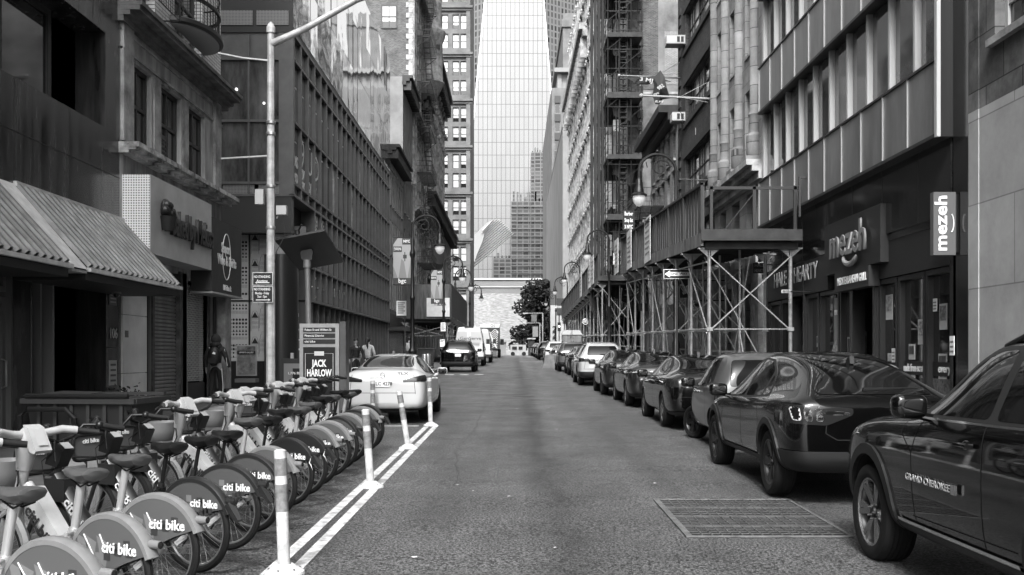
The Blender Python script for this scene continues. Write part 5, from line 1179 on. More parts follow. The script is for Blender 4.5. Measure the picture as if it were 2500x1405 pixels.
def make_car(label, cat, spec, mat, loc, group='cars parked along the kerb', name='parked_car', rz=0):
    L, st = spec['L'], spec['st']; c = thing(name, label, cat, loc, rz, group); KIDS[c.name] = None
    surf = body_surface(st, L, 3 if loc[1] < 30 else 2); sk = Skin(surf); h = L/2; S_ = lambda s: s-h
    ax, wr, ww, tr = spec['ax'], spec['r'], spec.get('ww', .235), spec['tr']
    wells = []
    for s in ax:
        for g_ in (-1, 1): x0, x1 = sorted((g_*(tr-ww/2-.06), g_*1.4)); wells.append((x0, x1, S_(s), wr+.01, wr+spec.get('gap', .055)))
    body = cut_wells(surf.copy(), wells)
    body.materials.clear(); body.materials.append(mat); body.materials.append(GAP)
    bm = bmesh.new(); bm.from_mesh(body)
    for f in bm.faces:      # the walls of the wheel wells are unpainted
        cpt = f.calc_center_median(); inw = any(math.hypot(cpt.y-S_(s), cpt.z-wr-.01) < wr+spec.get('gap', .055)+.004 for s in ax)
        f.material_index = 1 if inw else 0
    bm.to_mesh(body); bm.free(); smooth_mesh(body, 40); bo = place('body', body, c)
    bmn = bo
    # wheels
    tm, rm = wheel_meshes(wr, ww, spec.get('rim', RIML), spec.get('style', 'ten'), spec.get('rf', .68))
    for s in ax:
        for g_ in (-1, 1):
            w_ = place('wheel', tm, c); w_.location = (g_*tr, S_(s), wr); w_.rotation_euler = (0, 0, 0 if g_ < 0 else math.pi)
            if spec.get('steer') and s == ax[1]: w_.rotation_euler.z += spec['steer']
            place('rim', rm, w_)
    # side glass, pillars kept between the panes
    for g_ in (-1, 1):
        side = [(Vector((0, 0, 0)), Vector((-g_, 0, 0)))]
        for poly in spec['glass']:
            pl = poly_planes(rounded([(S_(a), b) for a, b in poly], .05)); sk.cut('side_window', CGL, side+pl, .005, c)
        if spec.get('trim'):
            al = spec['trim']; cx_, cz_ = sum(p[0] for p in al)/len(al), sum(p[1] for p in al)/len(al); pl = poly_planes(rounded([(S_(a), b) for a, b in al], .06)); sk.cut('window_surround', GAP, side+pl, .0030, c)
            if spec.get('trim_mat') is CHROME: pl = poly_planes(rounded([(S_(cx_+(a-cx_)*1.012), cz_+(b-cz_)*1.06) for a, b in al], .06)); sk.cut('window_trim', CHROME, side+pl, .0018, c)
        for gp in spec.get('gaps', []):
            for (a0, z0), (a1, z1) in zip(gp[:-1], gp[1:]):
                d = Vector((a1-a0, z1-z0)).normalized(); n_ = Vector((-d.y, d.x))*.0045
                q = [(S_(a0)+n_.x, z0+n_.y), (S_(a0)-n_.x, z0-n_.y), (S_(a1)-n_.x, z1-n_.y), (S_(a1)+n_.x, z1+n_.y)]
                sk.cut('panel_gap', GAP, side+poly_planes(q), .0016, c)
        for a, z in spec.get('handles', []):
            xx = sk.x(S_(a), z, g_); m = MB(); m.tube([(xx+g_*.0, S_(a)-.1, z), (xx+g_*.035, S_(a)-.08, z), (xx+g_*.04, S_(a)+.06, z), (xx, S_(a)+.1, z)], .016, 8); m.ball((xx-g_*.005, S_(a), z-.005), .05, 10, 6, (.3, 1.2, .7)); m.build('door_handle', spec.get('handle_mat', mat), c, smooth=True)
        if spec.get('mirror'):
            a, z = spec['mirror']; xx = sk.x(S_(a), z-.05, g_); m = MB(); m.sball((xx+g_*.16, S_(a), z+.03), .12, (1.0, .55, .72)); m.tube([(xx-.02*g_, S_(a)-.0, z-.06), (xx+g_*.1, S_(a), z-.03)], .03, 8); o = m.build('mirror', spec.get('mirror_mat', mat), c, smooth=True)
            m = MB(); m.sball((xx+g_*.16, S_(a)-.05, z+.03), .1, (1.02, .2, .7)); m.build('mirror_glass', CGL, o, smooth=True)
        if spec.get('clad'):     # arch cladding and sill
            R0, R1 = wr+spec.get('gap', .055)-.004, wr+spec['clad']
            for s in ax:
                N2 = 16
                for k in range(N2):
                    a0, a1 = math.pi*(-.1+1.2*k/N2), math.pi*(-.1+1.2*(k+1)/N2); q = [(S_(s)+r_*math.cos(a), wr+.01+r_*math.sin(a)) for r_, a in ((R0, a0), (R1, a0), (R1, a1), (R0, a1))]
                    if k == 0: arch = []
                    b = sk.off(.02)
                    for co, no in side+poly_planes(q): 
                        bmesh.ops.bisect_plane(b, geom=b.verts[:]+b.edges[:]+b.faces[:], plane_co=co, plane_no=no, clear_outer=True)
                    arch.append(b)
                me = bpy.data.meshes.new('arch'); tot = bmesh.new()
                for b in arch:
                    t_ = bpy.data.meshes.new('t'); b.to_mesh(t_); tot.from_mesh(t_); b.free(); bpy.data.meshes.remove(t_)
                bmesh.ops.remove_doubles(tot, verts=tot.verts, dist=.0005)
                ext = bmesh.ops.extrude_edge_only(tot, edges=[e for e in tot.edges if e.is_boundary]); 
                for v in [g for g in ext['geom'] if isinstance(g, bmesh.types.BMVert)]: v.co.x -= g_*.035
                tot.to_mesh(me); tot.free(); me.materials.append(CLAD); smooth_mesh(me, 35); place('arch_cladding', me, c)
            lo = spec.get('sill', .36)
            q = [(S_(ax[0])+R0+.02, .0), (S_(ax[1])-R0-.02, .0), (S_(ax[1])-R0-.04, lo), (S_(ax[0])+R0+.04, lo)]; sk.cut('sill_cladding', CLAD, side+poly_planes(q), .014, c)
            if spec.get('sill_chrome'):
                q = [(S_(ax[0])+R1+.05, lo+.005), (S_(ax[1])-R1-.05, lo+.005), (S_(ax[1])-R1-.05, lo+.03), (S_(ax[0])+R1+.05, lo+.03)]; sk.cut('sill_trim', CHROME, side+poly_planes(q), .016, c)
        for poly, mt, s1 in spec.get('lamps', []):
            q = rounded([(g_*a, b) for a, b in poly], .03); sk.cut('rear_lamp', mt, poly_planes(q, 'rear')+[(Vector((0, S_(s1), 0)), Vector((0, 1, 0)))], .006, c)
        for poly, mt in spec.get('side_lamps', []): sk.cut('lamp', mt, side+poly_planes(rounded([(S_(a), b) for a, b in poly], .03)), .006, c)
    rear = spec['rear_glass']; sk.cut('rear_window', CGL, poly_planes(rounded(rear[0], .07), 'rear')+[(Vector((0, S_(rear[1]), 0)), Vector((0, 1, 0)))], .005, c)
    if spec.get('screen'): sk.cut('windscreen', CGL, poly_planes(rounded(spec['screen'][0], .07), 'rear')+[(Vector((0, S_(spec['screen'][1]), 0)), Vector((0, -1, 0)))], .005, c)
    if spec.get('roof_dark'):
        a, b = spec['roof_dark']; sk.cut('roof_panel', CGL, [(Vector((0, S_(a), 0)), Vector((0, -1, 0))), (Vector((0, S_(b), 0)), Vector((0, 1, 0))), (Vector((-.55, 0, 0)), Vector((-1, 0, 0))), (Vector((.55, 0, 0)), Vector((1, 0, 0))), (Vector((0, 0, 1.2)), Vector((0, 0, -1)))], .003, c)
    for poly in spec.get('rear_gaps', []):
        for (a0, z0), (a1, z1) in zip(poly[:-1], poly[1:]):
            d = Vector((a1-a0, z1-z0)).normalized(); n_ = Vector((-d.y, d.x))*.005
            q = [(a0+n_.x, z0+n_.y), (a0-n_.x, z0-n_.y), (a1-n_.x, z1-n_.y), (a1+n_.x, z1+n_.y)]; sk.cut('panel_gap', GAP, poly_planes(q, 'rear')+[(Vector((0, S_(.9), 0)), Vector((0, 1, 0)))], .0016, c)
    if spec.get('bumper'): 
        z0, z1, mt = spec['bumper']; sk.cut('bumper_trim', mt, [(Vector((0, 0, z1)), Vector((0, 0, 1))), (Vector((0, 0, z0)), Vector((0, 0, -1))), (Vector((0, S_(ax[0]-wr-.08), 0)), Vector((0, 1, 0)))], .014, c)
    pz = spec['plate_z']; py_ = sk.ytail(0, pz); m = MB(); m.box(-.15, .15, py_-.02, py_+.03, pz-.075, pz+.075); pl = m.build('licence_plate', PLATE, c)
    t_ = place('lettering', text_mesh(spec.get('plate', 'KLC 4278'), .1, .002, .012, BLK), pl); t_.location = (0, py_-.023, pz-.01); t_.rotation_euler = FACE['F']
    m = MB(); m.box(-.26, .26, sk.ytail(0, pz+.12)-.012, py_+.02, pz+.1, pz+.125); m.build('plate_trim', spec.get('plate_trim', CHROME), c)
    if spec.get('fin'): s, = spec['fin']; hh = sk.bvh.ray_cast(Vector((0, S_(s), 3)), Vector((0, 0, -1)))[0]; m = MB(); m.prism([(-.1+hh.y, hh.z-.01), (.1+hh.y, hh.z-.01), (.0+hh.y, hh.z+.06), (-.08+hh.y, hh.z+.075)], -.025, .025, 'yz'); m.build('roof_antenna', spec.get('fin_mat', BLK), c, smooth=20)
    if spec.get('wiper'):
        z, s = spec['wiper']; m = MB(); pts = [(x_, sk.ytail(x_, z+.03*(x_+.3))-.02, z+.03*(x_+.3)) for x_ in (-.1, .1, .3, .5)]; m.tube(pts, [.022, .014, .01, .008], 6); m.build('wiper', BLK, c)
    if spec.get('rails'):
        a, b, x_ = spec['rails']
        for g_ in (-1, 1):
            pts = []
            for k in range(7): s = a+(b-a)*k/6; hh = sk.bvh.ray_cast(Vector((g_*x_, S_(s), 3)), Vector((0, 0, -1)))[0]; pts.append((g_*x_, S_(s), hh.z+(.045 if 0 < k < 6 else 0)))
            MB().tube(pts, .018, 8).build('roof_rail', spec.get('rail_mat', BLK), c, smooth=True)
    if spec.get('exhaust'): 
        for g_ in (-1, 1): MB().lathe([(.04, 0), (.04, .15), (.03, .15), (.03, .01)], (g_*.6, sk.ytail(.6, .34)-.0, .3), 12, 'y').build('exhaust', CHROME, c, smooth=True)
    return c
# s, half width, bottom, belt, top, roof half width (s from the rear bumper)
SEDAN = dict(L=4.87, r=.33, tr=.79, ax=(1.08, 3.88), ww=.225, plate_z=.8,
  st=[(0, .70, .42, .78, .84, .52), (.05, .80, .30, .92, 1.0, .62), (.16, .87, .25, .97, 1.08, .66), (.45, .905, .24, .98, 1.115, .66), (.8, .915, .23, .98, 1.125, .62), (1.3, .92, .22, .97, 1.30, .585), (1.85, .92, .22, .955, 1.42, .565), (2.5, .92, .22, .94, 1.455, .57), (3.0, .92, .22, .93, 1.40, .575), (3.45, .92, .22, .92, 1.18, .62), (3.8, .915, .23, .9, 1.0, .68), (4.2, .9, .24, .85, .92, .66), (4.6, .85, .26, .74, .82, .6), (4.8, .76, .32, .64, .7, .5), (4.87, .66, .4, .56, .6, .4)],
  glass=[[(2.32, 1.0), (3.25, .985), (2.95, 1.2), (2.6, 1.345), (2.34, 1.365)], [(1.45, 1.03), (2.24, 1.005), (2.26, 1.368), (1.9, 1.345), (1.55, 1.2)], [(1.14, 1.06), (1.38, 1.04), (1.46, 1.2)]],
  trim=[(1.05, 1.03), (2.2, .985), (3.36, .965), (2.98, 1.25), (2.6, 1.38), (2.2, 1.395), (1.85, 1.365), (1.4, 1.24)], trim_mat=CHROME,
  gaps=[[(2.28, .34), (2.28, .99)], [(1.4, .5), (1.42, .98)], [(3.35, .34), (3.35, .94)], [(1.62, .34), (3.4, .3)]], handles=[(1.75, .89), (2.6, .87)], mirror=(3.1, 1.0), gap=.05,
  rear_glass=([(-.57, 1.15), (.57, 1.15), (.48, 1.385), (-.48, 1.385)], 1.9), screen=([(-.66, 1.02), (.66, 1.02), (.5, 1.38), (-.5, 1.38)], 2.9),
  lamps=[([(.42, .82), (.98, .80), (.98, .97), (.44, .95)], LAMPR, .42)], rear_gaps=[[(-.68, .6), (-.64, 1.0)], [(.68, .6), (.64, 1.0)], [(-.68, .62), (.68, .62)]], bumper=(.2, .33, CLAD), fin=(2.0,), exhaust=1)
SUV = dict(L=4.6, r=.355, tr=.78, ax=(.95, 3.7), ww=.23, plate_z=.86, rim=RIMD,
  st=[(0, .74, .45, .95, 1.02, .60), (.04, .82, .34, 1.06, 1.12, .62), (.14, .88, .28, 1.08, 1.3, .62), (.3, .91, .27, 1.08, 1.5, .63), (.6, .925, .26, 1.07, 1.62, .635), (1.2, .925, .25, 1.05, 1.665, .64), (2.0, .925, .25, 1.03, 1.68, .64), (2.7, .925, .25, 1.02, 1.62, .63), (3.1, .925, .25, 1.01, 1.36, .64), (3.4, .92, .26, 1.0, 1.13, .7), (3.9, .91, .27, .96, 1.05, .7), (4.3, .87, .29, .86, .95, .64), (4.53, .78, .35, .72, .8, .52), (4.6, .68, .42, .64, .7, .4)],
  glass=[[(2.2, 1.09), (3.0, 1.08), (2.68, 1.42), (2.45, 1.52), (2.22, 1.53)], [(1.2, 1.12), (2.12, 1.095), (2.14, 1.535), (1.25, 1.53)], [(.5, 1.2), (1.12, 1.13), (1.16, 1.52), (.62, 1.48)]],
  trim=[(.42, 1.15), (2.2, 1.065), (3.12, 1.055), (2.7, 1.46), (2.45, 1.56), (1.3, 1.57), (.55, 1.52)], trim_mat=CHROME,
  gaps=[[(2.16, .4), (2.16, 1.08)], [(1.3, .6), (1.16, 1.1)], [(3.1, .4), (3.1, 1.04)]], handles=[(1.5, .98), (2.4, .96)], mirror=(2.9, 1.1), gap=.06, clad=.12, sill=.38,
  rear_glass=([(-.6, 1.14), (.6, 1.14), (.52, 1.5), (-.52, 1.5)], .45), screen=([(-.66, 1.14), (.66, 1.14), (.55, 1.56), (-.55, 1.56)], 2.7),
  lamps=[([(.5, .9), (1, .9), (1, 1.04), (.52, 1.03)], LAMPR, .5)], rear_gaps=[[(-.72, .62), (.72, .62)], [(-.72, .62), (-.62, 1.1)], [(.72, .62), (.62, 1.1)]], bumper=(.2, .52, CLAD), wiper=(1.16, 0), rails=(.7, 2.7, .58), fin=(.8,))
def upd(a, **k): d = dict(a); d.update(k); return d
GR = 'cars parked along the right kerb'
# jeep-like large SUV at the right edge of the frame
BIGSUV = upd(SUV, L=4.92, r=.388, tr=.84, ax=(1.02, 3.985), ww=.265, rim=RIML, style='jeep', rf=.7, gap=.075, clad=.155, sill=.42, sill_chrome=1,
  st=[(0, .80, .5, 1.1, 1.2, .66), (.05, .90, .38, 1.16, 1.3, .68), (.2, .96, .33, 1.19, 1.55, .7), (.5, .985, .32, 1.2, 1.73, .71), (1.2, .99, .31, 1.19, 1.79, .715), (2.0, .99, .3, 1.18, 1.80, .715), (2.5, .99, .3, 1.17, 1.76, .71), (2.85, .99, .3, 1.165, 1.6, .71), (3.2, .99, .3, 1.155, 1.32, .74), (3.45, .985, .31, 1.15, 1.215, .8), (4.0, .98, .32, 1.12, 1.18, .8), (4.45, .96, .34, 1.05, 1.13, .78), (4.78, .88, .38, .92, 1.0, .7), (4.92, .76, .46, .74, .82, .56)],
  glass=[[(2.05, 1.25), (3.0, 1.235), (2.62, 1.56), (2.4, 1.66), (2.08, 1.68)], [(1.1, 1.26), (1.96, 1.25), (1.98, 1.685), (1.15, 1.69)], [(.45, 1.3), (1.02, 1.27), (1.06, 1.68), (.6, 1.62)]],
  trim=[(.38, 1.25), (2.0, 1.225), (3.14, 1.21), (2.7, 1.6), (2.42, 1.7), (1.2, 1.725), (.55, 1.69)], trim_mat=CHROME,
  gaps=[[(2.02, .46), (2.04, 1.23)], [(1.35, .8), (1.08, 1.24)], [(3.06, .46), (3.1, .95), (2.98, 1.2)], [(3.1, .95), (3.3, 1.08), (3.28, 1.17)], [(1.62, .52), (3.1, .5)]], handles=[(1.3, 1.08), (2.25, 1.08)], mirror=(2.9, 1.26), mirror_mat=P_BLACK, rear_glass=([(-.66, 1.25), (.66, 1.25), (.58, 1.62), (-.58, 1.62)], .5), screen=([(-.72, 1.24), (.72, 1.24), (.62, 1.7), (-.62, 1.7)], 2.6), rails=(.6, 2.4, .64), bumper=(.2, .55, CLAD))
J = make_car('black large SUV cropped by the right edge of the frame, front wheel visible', 'SUV', BIGSUV, P_BLACK, (3.83, 8.0-3.985+2.46, gz(7)), GR)
# front wheel arch pose follows the road slope only slightly; badge on the door
jx = -1.0
t_ = place('badge', text_mesh('GRAND CHEROKEE', .075, .002, .006, FR_L), J); t_.location = (-1.012, .3, .78); t_.rotation_euler = (R(90), 0, R(-90)); xs = [v.co.x for v in t_.data.vertices]; t_.scale = (.72/(max(xs)-min(xs)), .9, 1)
MB().box(-1.016, -1.0, -.14, -.08, .75, .815).build('badge_emblem', CHROME, J)
# coupe-like black crossover
CROSS = upd(SUV, L=4.71, r=.364, tr=.815, ax=(.9, 3.88), ww=.235, rim=RIMD, style='five', rf=.7, gap=.06, clad=.13, sill=.4, trim_mat=CHROME,
  st=[(0, .72, .48, .95, 1.02, .60), (.05, .84, .38, 1.04, 1.10, .70), (.16, .915, .33, 1.07, 1.155, .70), (.4, .95, .31, 1.08, 1.26, .66), (.8, .96, .3, 1.06, 1.44, .60), (1.3, .945, .29, 1.03, 1.56, .59), (1.9, .93, .29, 1.01, 1.615, .59), (2.5, .93, .29, 1.0, 1.60, .59), (3.0, .93, .29, .99, 1.44, .6), (3.4, .935, .29, .98, 1.2, .64), (3.8, .945, .3, .97, 1.06, .7), (4.25, .92, .31, .88, .98, .66), (4.58, .82, .36, .74, .84, .56), (4.71, .7, .44, .62, .68, .42)],
  glass=[[(2.3, 1.06), (3.25, 1.04), (2.98, 1.27), (2.65, 1.46), (2.33, 1.5)], [(1.45, 1.09), (2.22, 1.062), (2.25, 1.505), (1.9, 1.49), (1.55, 1.38)], [(1.12, 1.12), (1.39, 1.095), (1.46, 1.34), (1.25, 1.22)]],
  trim=[(1.04, 1.09), (2.2, 1.035), (3.38, 1.015), (3.02, 1.3), (2.66, 1.49), (2.3, 1.53), (1.85, 1.51), (1.4, 1.35)],
  gaps=[[(2.27, .42), (2.27, 1.05)], [(1.38, .56), (1.35, .8), (1.5, 1.06)], [(3.35, .42), (3.35, 1.0)]], handles=[], mirror=(3.12, 1.07), mirror_mat=P_BLACK,
  rear_glass=([(-.62, 1.15), (.62, 1.15), (.53, 1.5), (-.53, 1.5)], 1.25), screen=([(-.66, 1.1), (.66, 1.1), (.54, 1.56), (-.54, 1.56)], 2.7),
  lamps=[([(.80, .88), (.88, .88), (.9, 1.02), (.82, 1.03)], LAMPW, .5), ([(.69, .87), (.765, .87), (.785, 1.02), (.71, 1.03)], LAMPW, .5), ([(.58, .87), (.655, .87), (.67, 1.02), (.6, 1.03)], LAMPW, .4), ([(.3, .94), (.57, .93), (.59, .99), (.32, .97)], CHROME, .4), ([(.55, .83), (.93, .85), (.94, 1.05), (.28, 1.01), (.28, .94)], LAMPR, .55)],
  rear_gaps=[[(-.54, .98), (-.56, .75), (-.44, .68), (.44, .68), (.56, .75), (.54, .98)]], bumper=(.2, .56, CLAD), wiper=(1.19, 0), rails=None, fin=(.95,), plate_z=.55, handle_mat=P_BLACK)
make_car('black coupe-roofed crossover with triple-bar rear lamps behind the large SUV', 'car', CROSS, P_BLACK, (3.80, 11.17-.9+2.355, gz(12.7)), GR)
SMART = upd(SUV, L=2.72, r=.30, tr=.70, ax=(.42, 2.3), ww=.19, rim=RIMD, style='five', gap=.045, clad=None, steer=R(24),
  st=[(0, .62, .42, .85, .92, .48), (.04, .72, .3, .98, 1.1, .56), (.12, .78, .26, 1.0, 1.32, .58), (.3, .82, .25, 1.0, 1.5, .6), (.7, .83, .24, .98, 1.55, .61), (1.2, .83, .24, .96, 1.54, .61), (1.6, .83, .24, .94, 1.42, .61), (1.95, .825, .25, .92, 1.16, .62), (2.2, .815, .26, .88, 1.0, .62), (2.5, .77, .28, .76, .86, .56), (2.67, .68, .34, .62, .7, .44), (2.72, .6, .42, .55, .6, .36)],
  glass=[[(1.0, 1.0), (1.85, .98), (1.6, 1.26), (1.35, 1.4), (1.04, 1.43)], [(.5, 1.08), (.93, 1.02), (.96, 1.43), (.6, 1.42)]],
  trim=[(.45, 1.04), (.95, .985), (1.95, .955), (1.62, 1.3), (1.36, 1.44), (.95, 1.455), (.56, 1.45)], trim_mat=GAP, gaps=[[(.9, .3), (.88, .7), (.95, 1.0)], [(1.9, .32), (1.92, .95)]], handles=[(1.15, .88)], mirror=(1.75, 1.0), mirror_mat=P_CHAR,
  rear_glass=([(-.6, 1.0), (.6, 1.0), (.52, 1.42), (-.52, 1.42)], .35), screen=([(-.62, 1.0), (.62, 1.0), (.52, 1.46), (-.52, 1.46)], 1.6), lamps=[([(.6, .72), (.8, .72), (.8, .88), (.62, .88)], LAMPR, .3)], rear_gaps=[], bumper=(.2, .42, CLAD), wiper=None, rails=None, fin=None, plate_z=.55)
make_car('tiny two-seat grey city car with its front wheel turned out', 'car', SMART, P_GREY, (4.0, 15.55+1.36, gz(16.9)), GR)
make_car('black sedan with dented rear bumper between the tiny car and a dark sedan', 'car', upd(SEDAN, style='ten', rim=RIML, roof_dark=None), P_BLACK, (3.92, 20.1-1.08+2.435, gz(21.5)), GR)
SED2 = upd(SEDAN, r=.335, style='five', ax=(1.0, 3.85), lamps=[([(.34, .9), (.98, .84), (.98, .99), (.36, .97)], LAMPR, .5), ([(.3, .9), (.9, .88), (.9, .905), (.3, .925)], LAMPW, .4)])
make_car('charcoal sedan with slim rear lamps, third sedan-length from the crossover', 'car', SED2, P_CHAR, (3.90, 26.4-1.0+2.435, gz(27.8)), GR)
make_car('smaller charcoal sedan just behind the silver-white SUV', 'car', upd(SEDAN, L=4.87, ax=(1.1, 3.8), rim=RIMD, roof_dark=(1.9, 2.9)), P_CHAR, (3.74, 31.75-1.1+2.435, gz(33.1)), GR)
W1 = make_car('pearl white SUV with dark roof rails in the parked row on the right', 'SUV', upd(SUV, style='ten', rim=RIML), P_SILV if 0 else paint('pearl_car_paint', .38, .1, .3), (3.45, 38.7-.95+2.3, gz(40)), GR)
for lb, y, x in (('dark sedan directly ahead of the pearl white SUV', 45.1, 3.68), ('second dark sedan ahead of the pearl white SUV', 50.9, 3.66)):
    make_car(lb, 'car', upd(SEDAN, rim=RIML), P_CHAR, (x, y, gz(y)), GR)
W2 = make_car('grey SUV with roof rails beside the concrete barrier', 'SUV', upd(SUV, r=.37), P_GREY, (3.42, 56.9, gz(56.9)), GR)
def dup(o, label, loc, group=GR, mat=None, scale=None):
    c = copy_tree(o); c['label'] = label; c['group'] = group; c.location = loc
    if scale: c.scale = scale
    if mat:
        for ch in c.children:
            if ch.name.split('.')[0] == 'body': ch.data = ch.data.copy(); ch.data.materials[0] = mat
    return c
SD = [o for o in COL.objects if o.get('label') == 'second dark sedan ahead of the pearl white SUV'][0]
dup(SD, 'silver sedan farther up the right row past the barrier', (3.5, 69, gz(69)), mat=P_SILV)
dup(W2, 'pale SUV farther up the right row past the silver sedan', (3.35, 76, gz(76)), mat=P_WHITE)
dup(W2, 'black SUV near the far end of the right row', (3.2, 90, gz(90)), mat=P_BLACK)
dup(SD, 'dark sedan third from the crest in the right row', (3.2, 97, gz(97)), mat=P_CHAR); dup(SD, 'dark sedan second from the crest in the right row', (3.1, 103.5, gz(103.5)), mat=P_BLACK); dup(SD, 'last dark sedan before the crest in the right row', (3.0, 110, gz(110)), mat=P_CHAR)
# white sedan beyond the bike dock
TLX = upd(SEDAN, style='ten', rim=RIMD, plate='KLC 4278', lamps=[([(.42, .84), (.98, .86), (.98, .99), (.8, .985), (.42, .9)], LAMPR, .4)], bumper=(.2, .29, CLAD), plate_z=.82, plate_trim=P_WHITE, trim_mat=GAP)
T_ = make_car('white sedan parked beyond the bike dock on the left', 'car', TLX, P_WHITE, (-2.68, 20.6+2.435, gz(23)), 'vehicles parked on the left')
t_ = place('badge', text_mesh('TLX', .085, .004, .014, BLK), T_); t_.location = (.42, -2.43, 1.02); t_.rotation_euler = FACE['F']; t_.scale = (1.5, .8, 1)
MB().lathe([(.055, 0), (.055, .01), (.04, .01), (.04, 0)], (0, -2.425, .99), 16, 'y').build('badge_emblem', CHROME, T_)
BS = make_car('dark SUV stopped behind the white van on the left', 'SUV', upd(SUV, r=.385, plate='', lamps=[([(.55, .98), (1, .98), (1, 1.1), (.57, 1.1)], LAMPR, .4), ([(-.01, 1.0), (.55, 1.0), (.55, 1.07), (-.01, 1.07)], CHROME, .3)]), P_BLACK, (-2.93, 54+2.3, gz(56)), 'vehicles parked on the left'); BS.scale = (1.05, 1.05, 1.06)
# vans
def van(label, x, y, h, L, wd, txt=None, mat=P_VAN, group='vehicles parked on the left'):
    v = thing('van', label, 'van', (x, y+L/2, gz(y+L/2)), group=group); w2 = wd/2; st = [(0, w2*.93, .5, .9, h-.12, w2*.72), (.06, w2*.98, .42, 1.2, h-.03, w2*.78), (.5, w2, .38, 1.3, h, w2*.8), (L*.6, w2, .38, 1.3, h, w2*.8), (L*.78, w2, .38, 1.3, h*.86, w2*.8), (L*.9, w2, .4, 1.1, 1.35, w2*.8), (L*.98, w2*.9, .42, .9, 1.1, w2*.7), (L, w2*.8, .5, .8, .95, w2*.6)]
    me = body_surface(st, L); sk = Skin(me); me = cut_wells(me.copy(), [(g_*.6 if g_ > 0 else -1.6, 1.6 if g_ > 0 else -.6, s-L/2, .37, .44) for s in (1.1, L-.95) for g_ in (-1, 1)])
    me.materials.clear(); me.materials.append(mat); smooth_mesh(me, 40); place('body', me, v)
    tm, rm = wheel_meshes(.36, .22, RIMD, 'ten', .6)
    for s in (1.1, L-.95):
        for g_ in (-1, 1): w_ = place('wheel', tm, v, (g_*(w2-.14), s-L/2, .36)); w_.rotation_euler.z = 0 if g_ < 0 else math.pi; place('rim', rm, w_)
    y0 = -L/2; m = MB(); m.box(-.006, .006, y0-.012, y0+.1, .55, h-.2); m.build('door_gap', GAP, v)
    for g_ in (-1, 1):
        m = MB(); m.box(min(g_*.12, g_*(w2-.26)), max(g_*.12, g_*(w2-.26)), y0-.004, y0+.07, 1.45, h-.35); m.build('rear_panel', M('van_panel', .4, .3), v)
        m = MB(); m.box(min(g_*(w2-.13), g_*(w2+.0)), max(g_*(w2-.13), g_*(w2+.0)), y0-.02, y0+.1, .95, 1.5); m.build('rear_lamp', LAMPR, v)
        m = MB(); m.box(min(g_*(w2), g_*(w2+.25)), max(g_*w2, g_*(w2+.25)), L*.28-.04, L*.28+.04, 1.5, 1.85); m.build('mirror', BLK, v)
    m = MB(); m.box(-w2+.03, w2-.03, y0-.08, y0+.1, .42, .62); m.build('bumper', CLAD, v); m = MB(); m.box(-.3, .3, y0-.03, y0+.3, h-.08, h+.01); m.build('brake_lamp', BLK, v)
    m = MB(); m.box(-.5, -.2, y0-.03, y0, .8, .95); m.build('licence_plate', PLATE, v)
    if txt: t_ = place('lettering', text_mesh(txt, .36, .003, .01, M('van_letter', .12, .4)), v); t_.location = (0.1, y0-.012, h-.8); t_.rotation_euler = FACE['F']; t_.scale = (1.0, .8, 1); m = MB(); [m.box(-.35, .7, y0-.011, y0-.006, h-1.12-.09*k, h-1.09-.09*k) for k in range(3)]; m.build('small_print', FR_M, v)
    return v
van('white service van with lettered rear doors on the left', -2.85, 66, 2.62, 5.9, 2.05, 'GenServe'); van('white van parked just ahead of the lettered van', -2.55, 76, 2.6, 5.9, 2.0)
TK = thing('box_truck', 'lettered box truck with swirled dark and white rear, left of the road', 'truck', (-2.1, 101, gz(101)), group='vehicles parked on the left')
MB().box(-1.0, .85, -3, 2.2, .85, 3.3).build('cargo_box', M('truck_dark', .06, .5), TK); m = MB(); m.box(-1.02, .87, -3.03, -3.0, 2.95, 3.3); m.build('header_panel', WHITE, TK)
m = MB()
for k in range(12): m.tube([(-.7+.12*j+.06*k*.2, -3.03, .95+.15*k+.16*math.sin(j*.9+k*.6)) for j in range(12)], .032, 4)
m.build('swirl_graphic', WHITE, TK); t_ = place('lettering', text_mesh('OS', .36, .003, .02, BLK), TK); t_.location = (.2, -3.04, 3.12); t_.rotation_euler = FACE['F']
MB().box(-.9, .75, 2.25, 3.9, .7, 2.3).build('cab', P_VAN, TK)
for s in (-2.0, 3.0):
    for g_ in (-1, 1): w_ = place('wheel', wheel_meshes(.42, .24, RIMD, 'ten', .6)[0], TK, (g_*.8, s, .42))
MB().box(.87, 1.25, 2.9, 3.05, 1.3, 1.9).build('mirror', BLK, TK)
# ================================================================ BICYCLES
E_W = M('ebike_white', .38, .38, .5, ns=6, na=.12); E_G = M('ebike_grey', .21, .4, .5, ns=8, na=.12); B_D = M('bike_dark', .035, .35, .5); RUB = M('saddle_rubber', .022, .35, .4); RUBG = M('saddle_grey', .1, .42, .5)
SKP = {'e': M('skirt_grey', .12, .4, .5), 'd': M('skirt_dark', .1, .4, .5), 'b': M('skirt_black', .03, .4, .5)}
SKL = M('skirt_patch_light', .2, .4); SKD = M('skirt_patch_dark', .06, .4); SPK = M('spoke_steel', .5, .3, metal=.9); RIMG = M('bike_rim', .35, .3, metal=.8)
REFL = M('reflector', .6, .3)
def torus(m, c, R_, r, n=40, k=8, axis='y'):
    m.tube([(c[0]+R_*math.cos(2*math.pi*i/n), c[1], c[2]+R_*math.sin(2*math.pi*i/n)) for i in range(n)], r, k, closed=True)
_m = MB(); torus(_m, (0,0,0), .312, .027, 44, 8); BW_T = _m.mesh('wheel', TYRE, True)
_m = MB(); torus(_m, (0,0,0), .284, .013, 44, 6); BW_R = _m.mesh('rim', RIMG, True)
_m = MB()
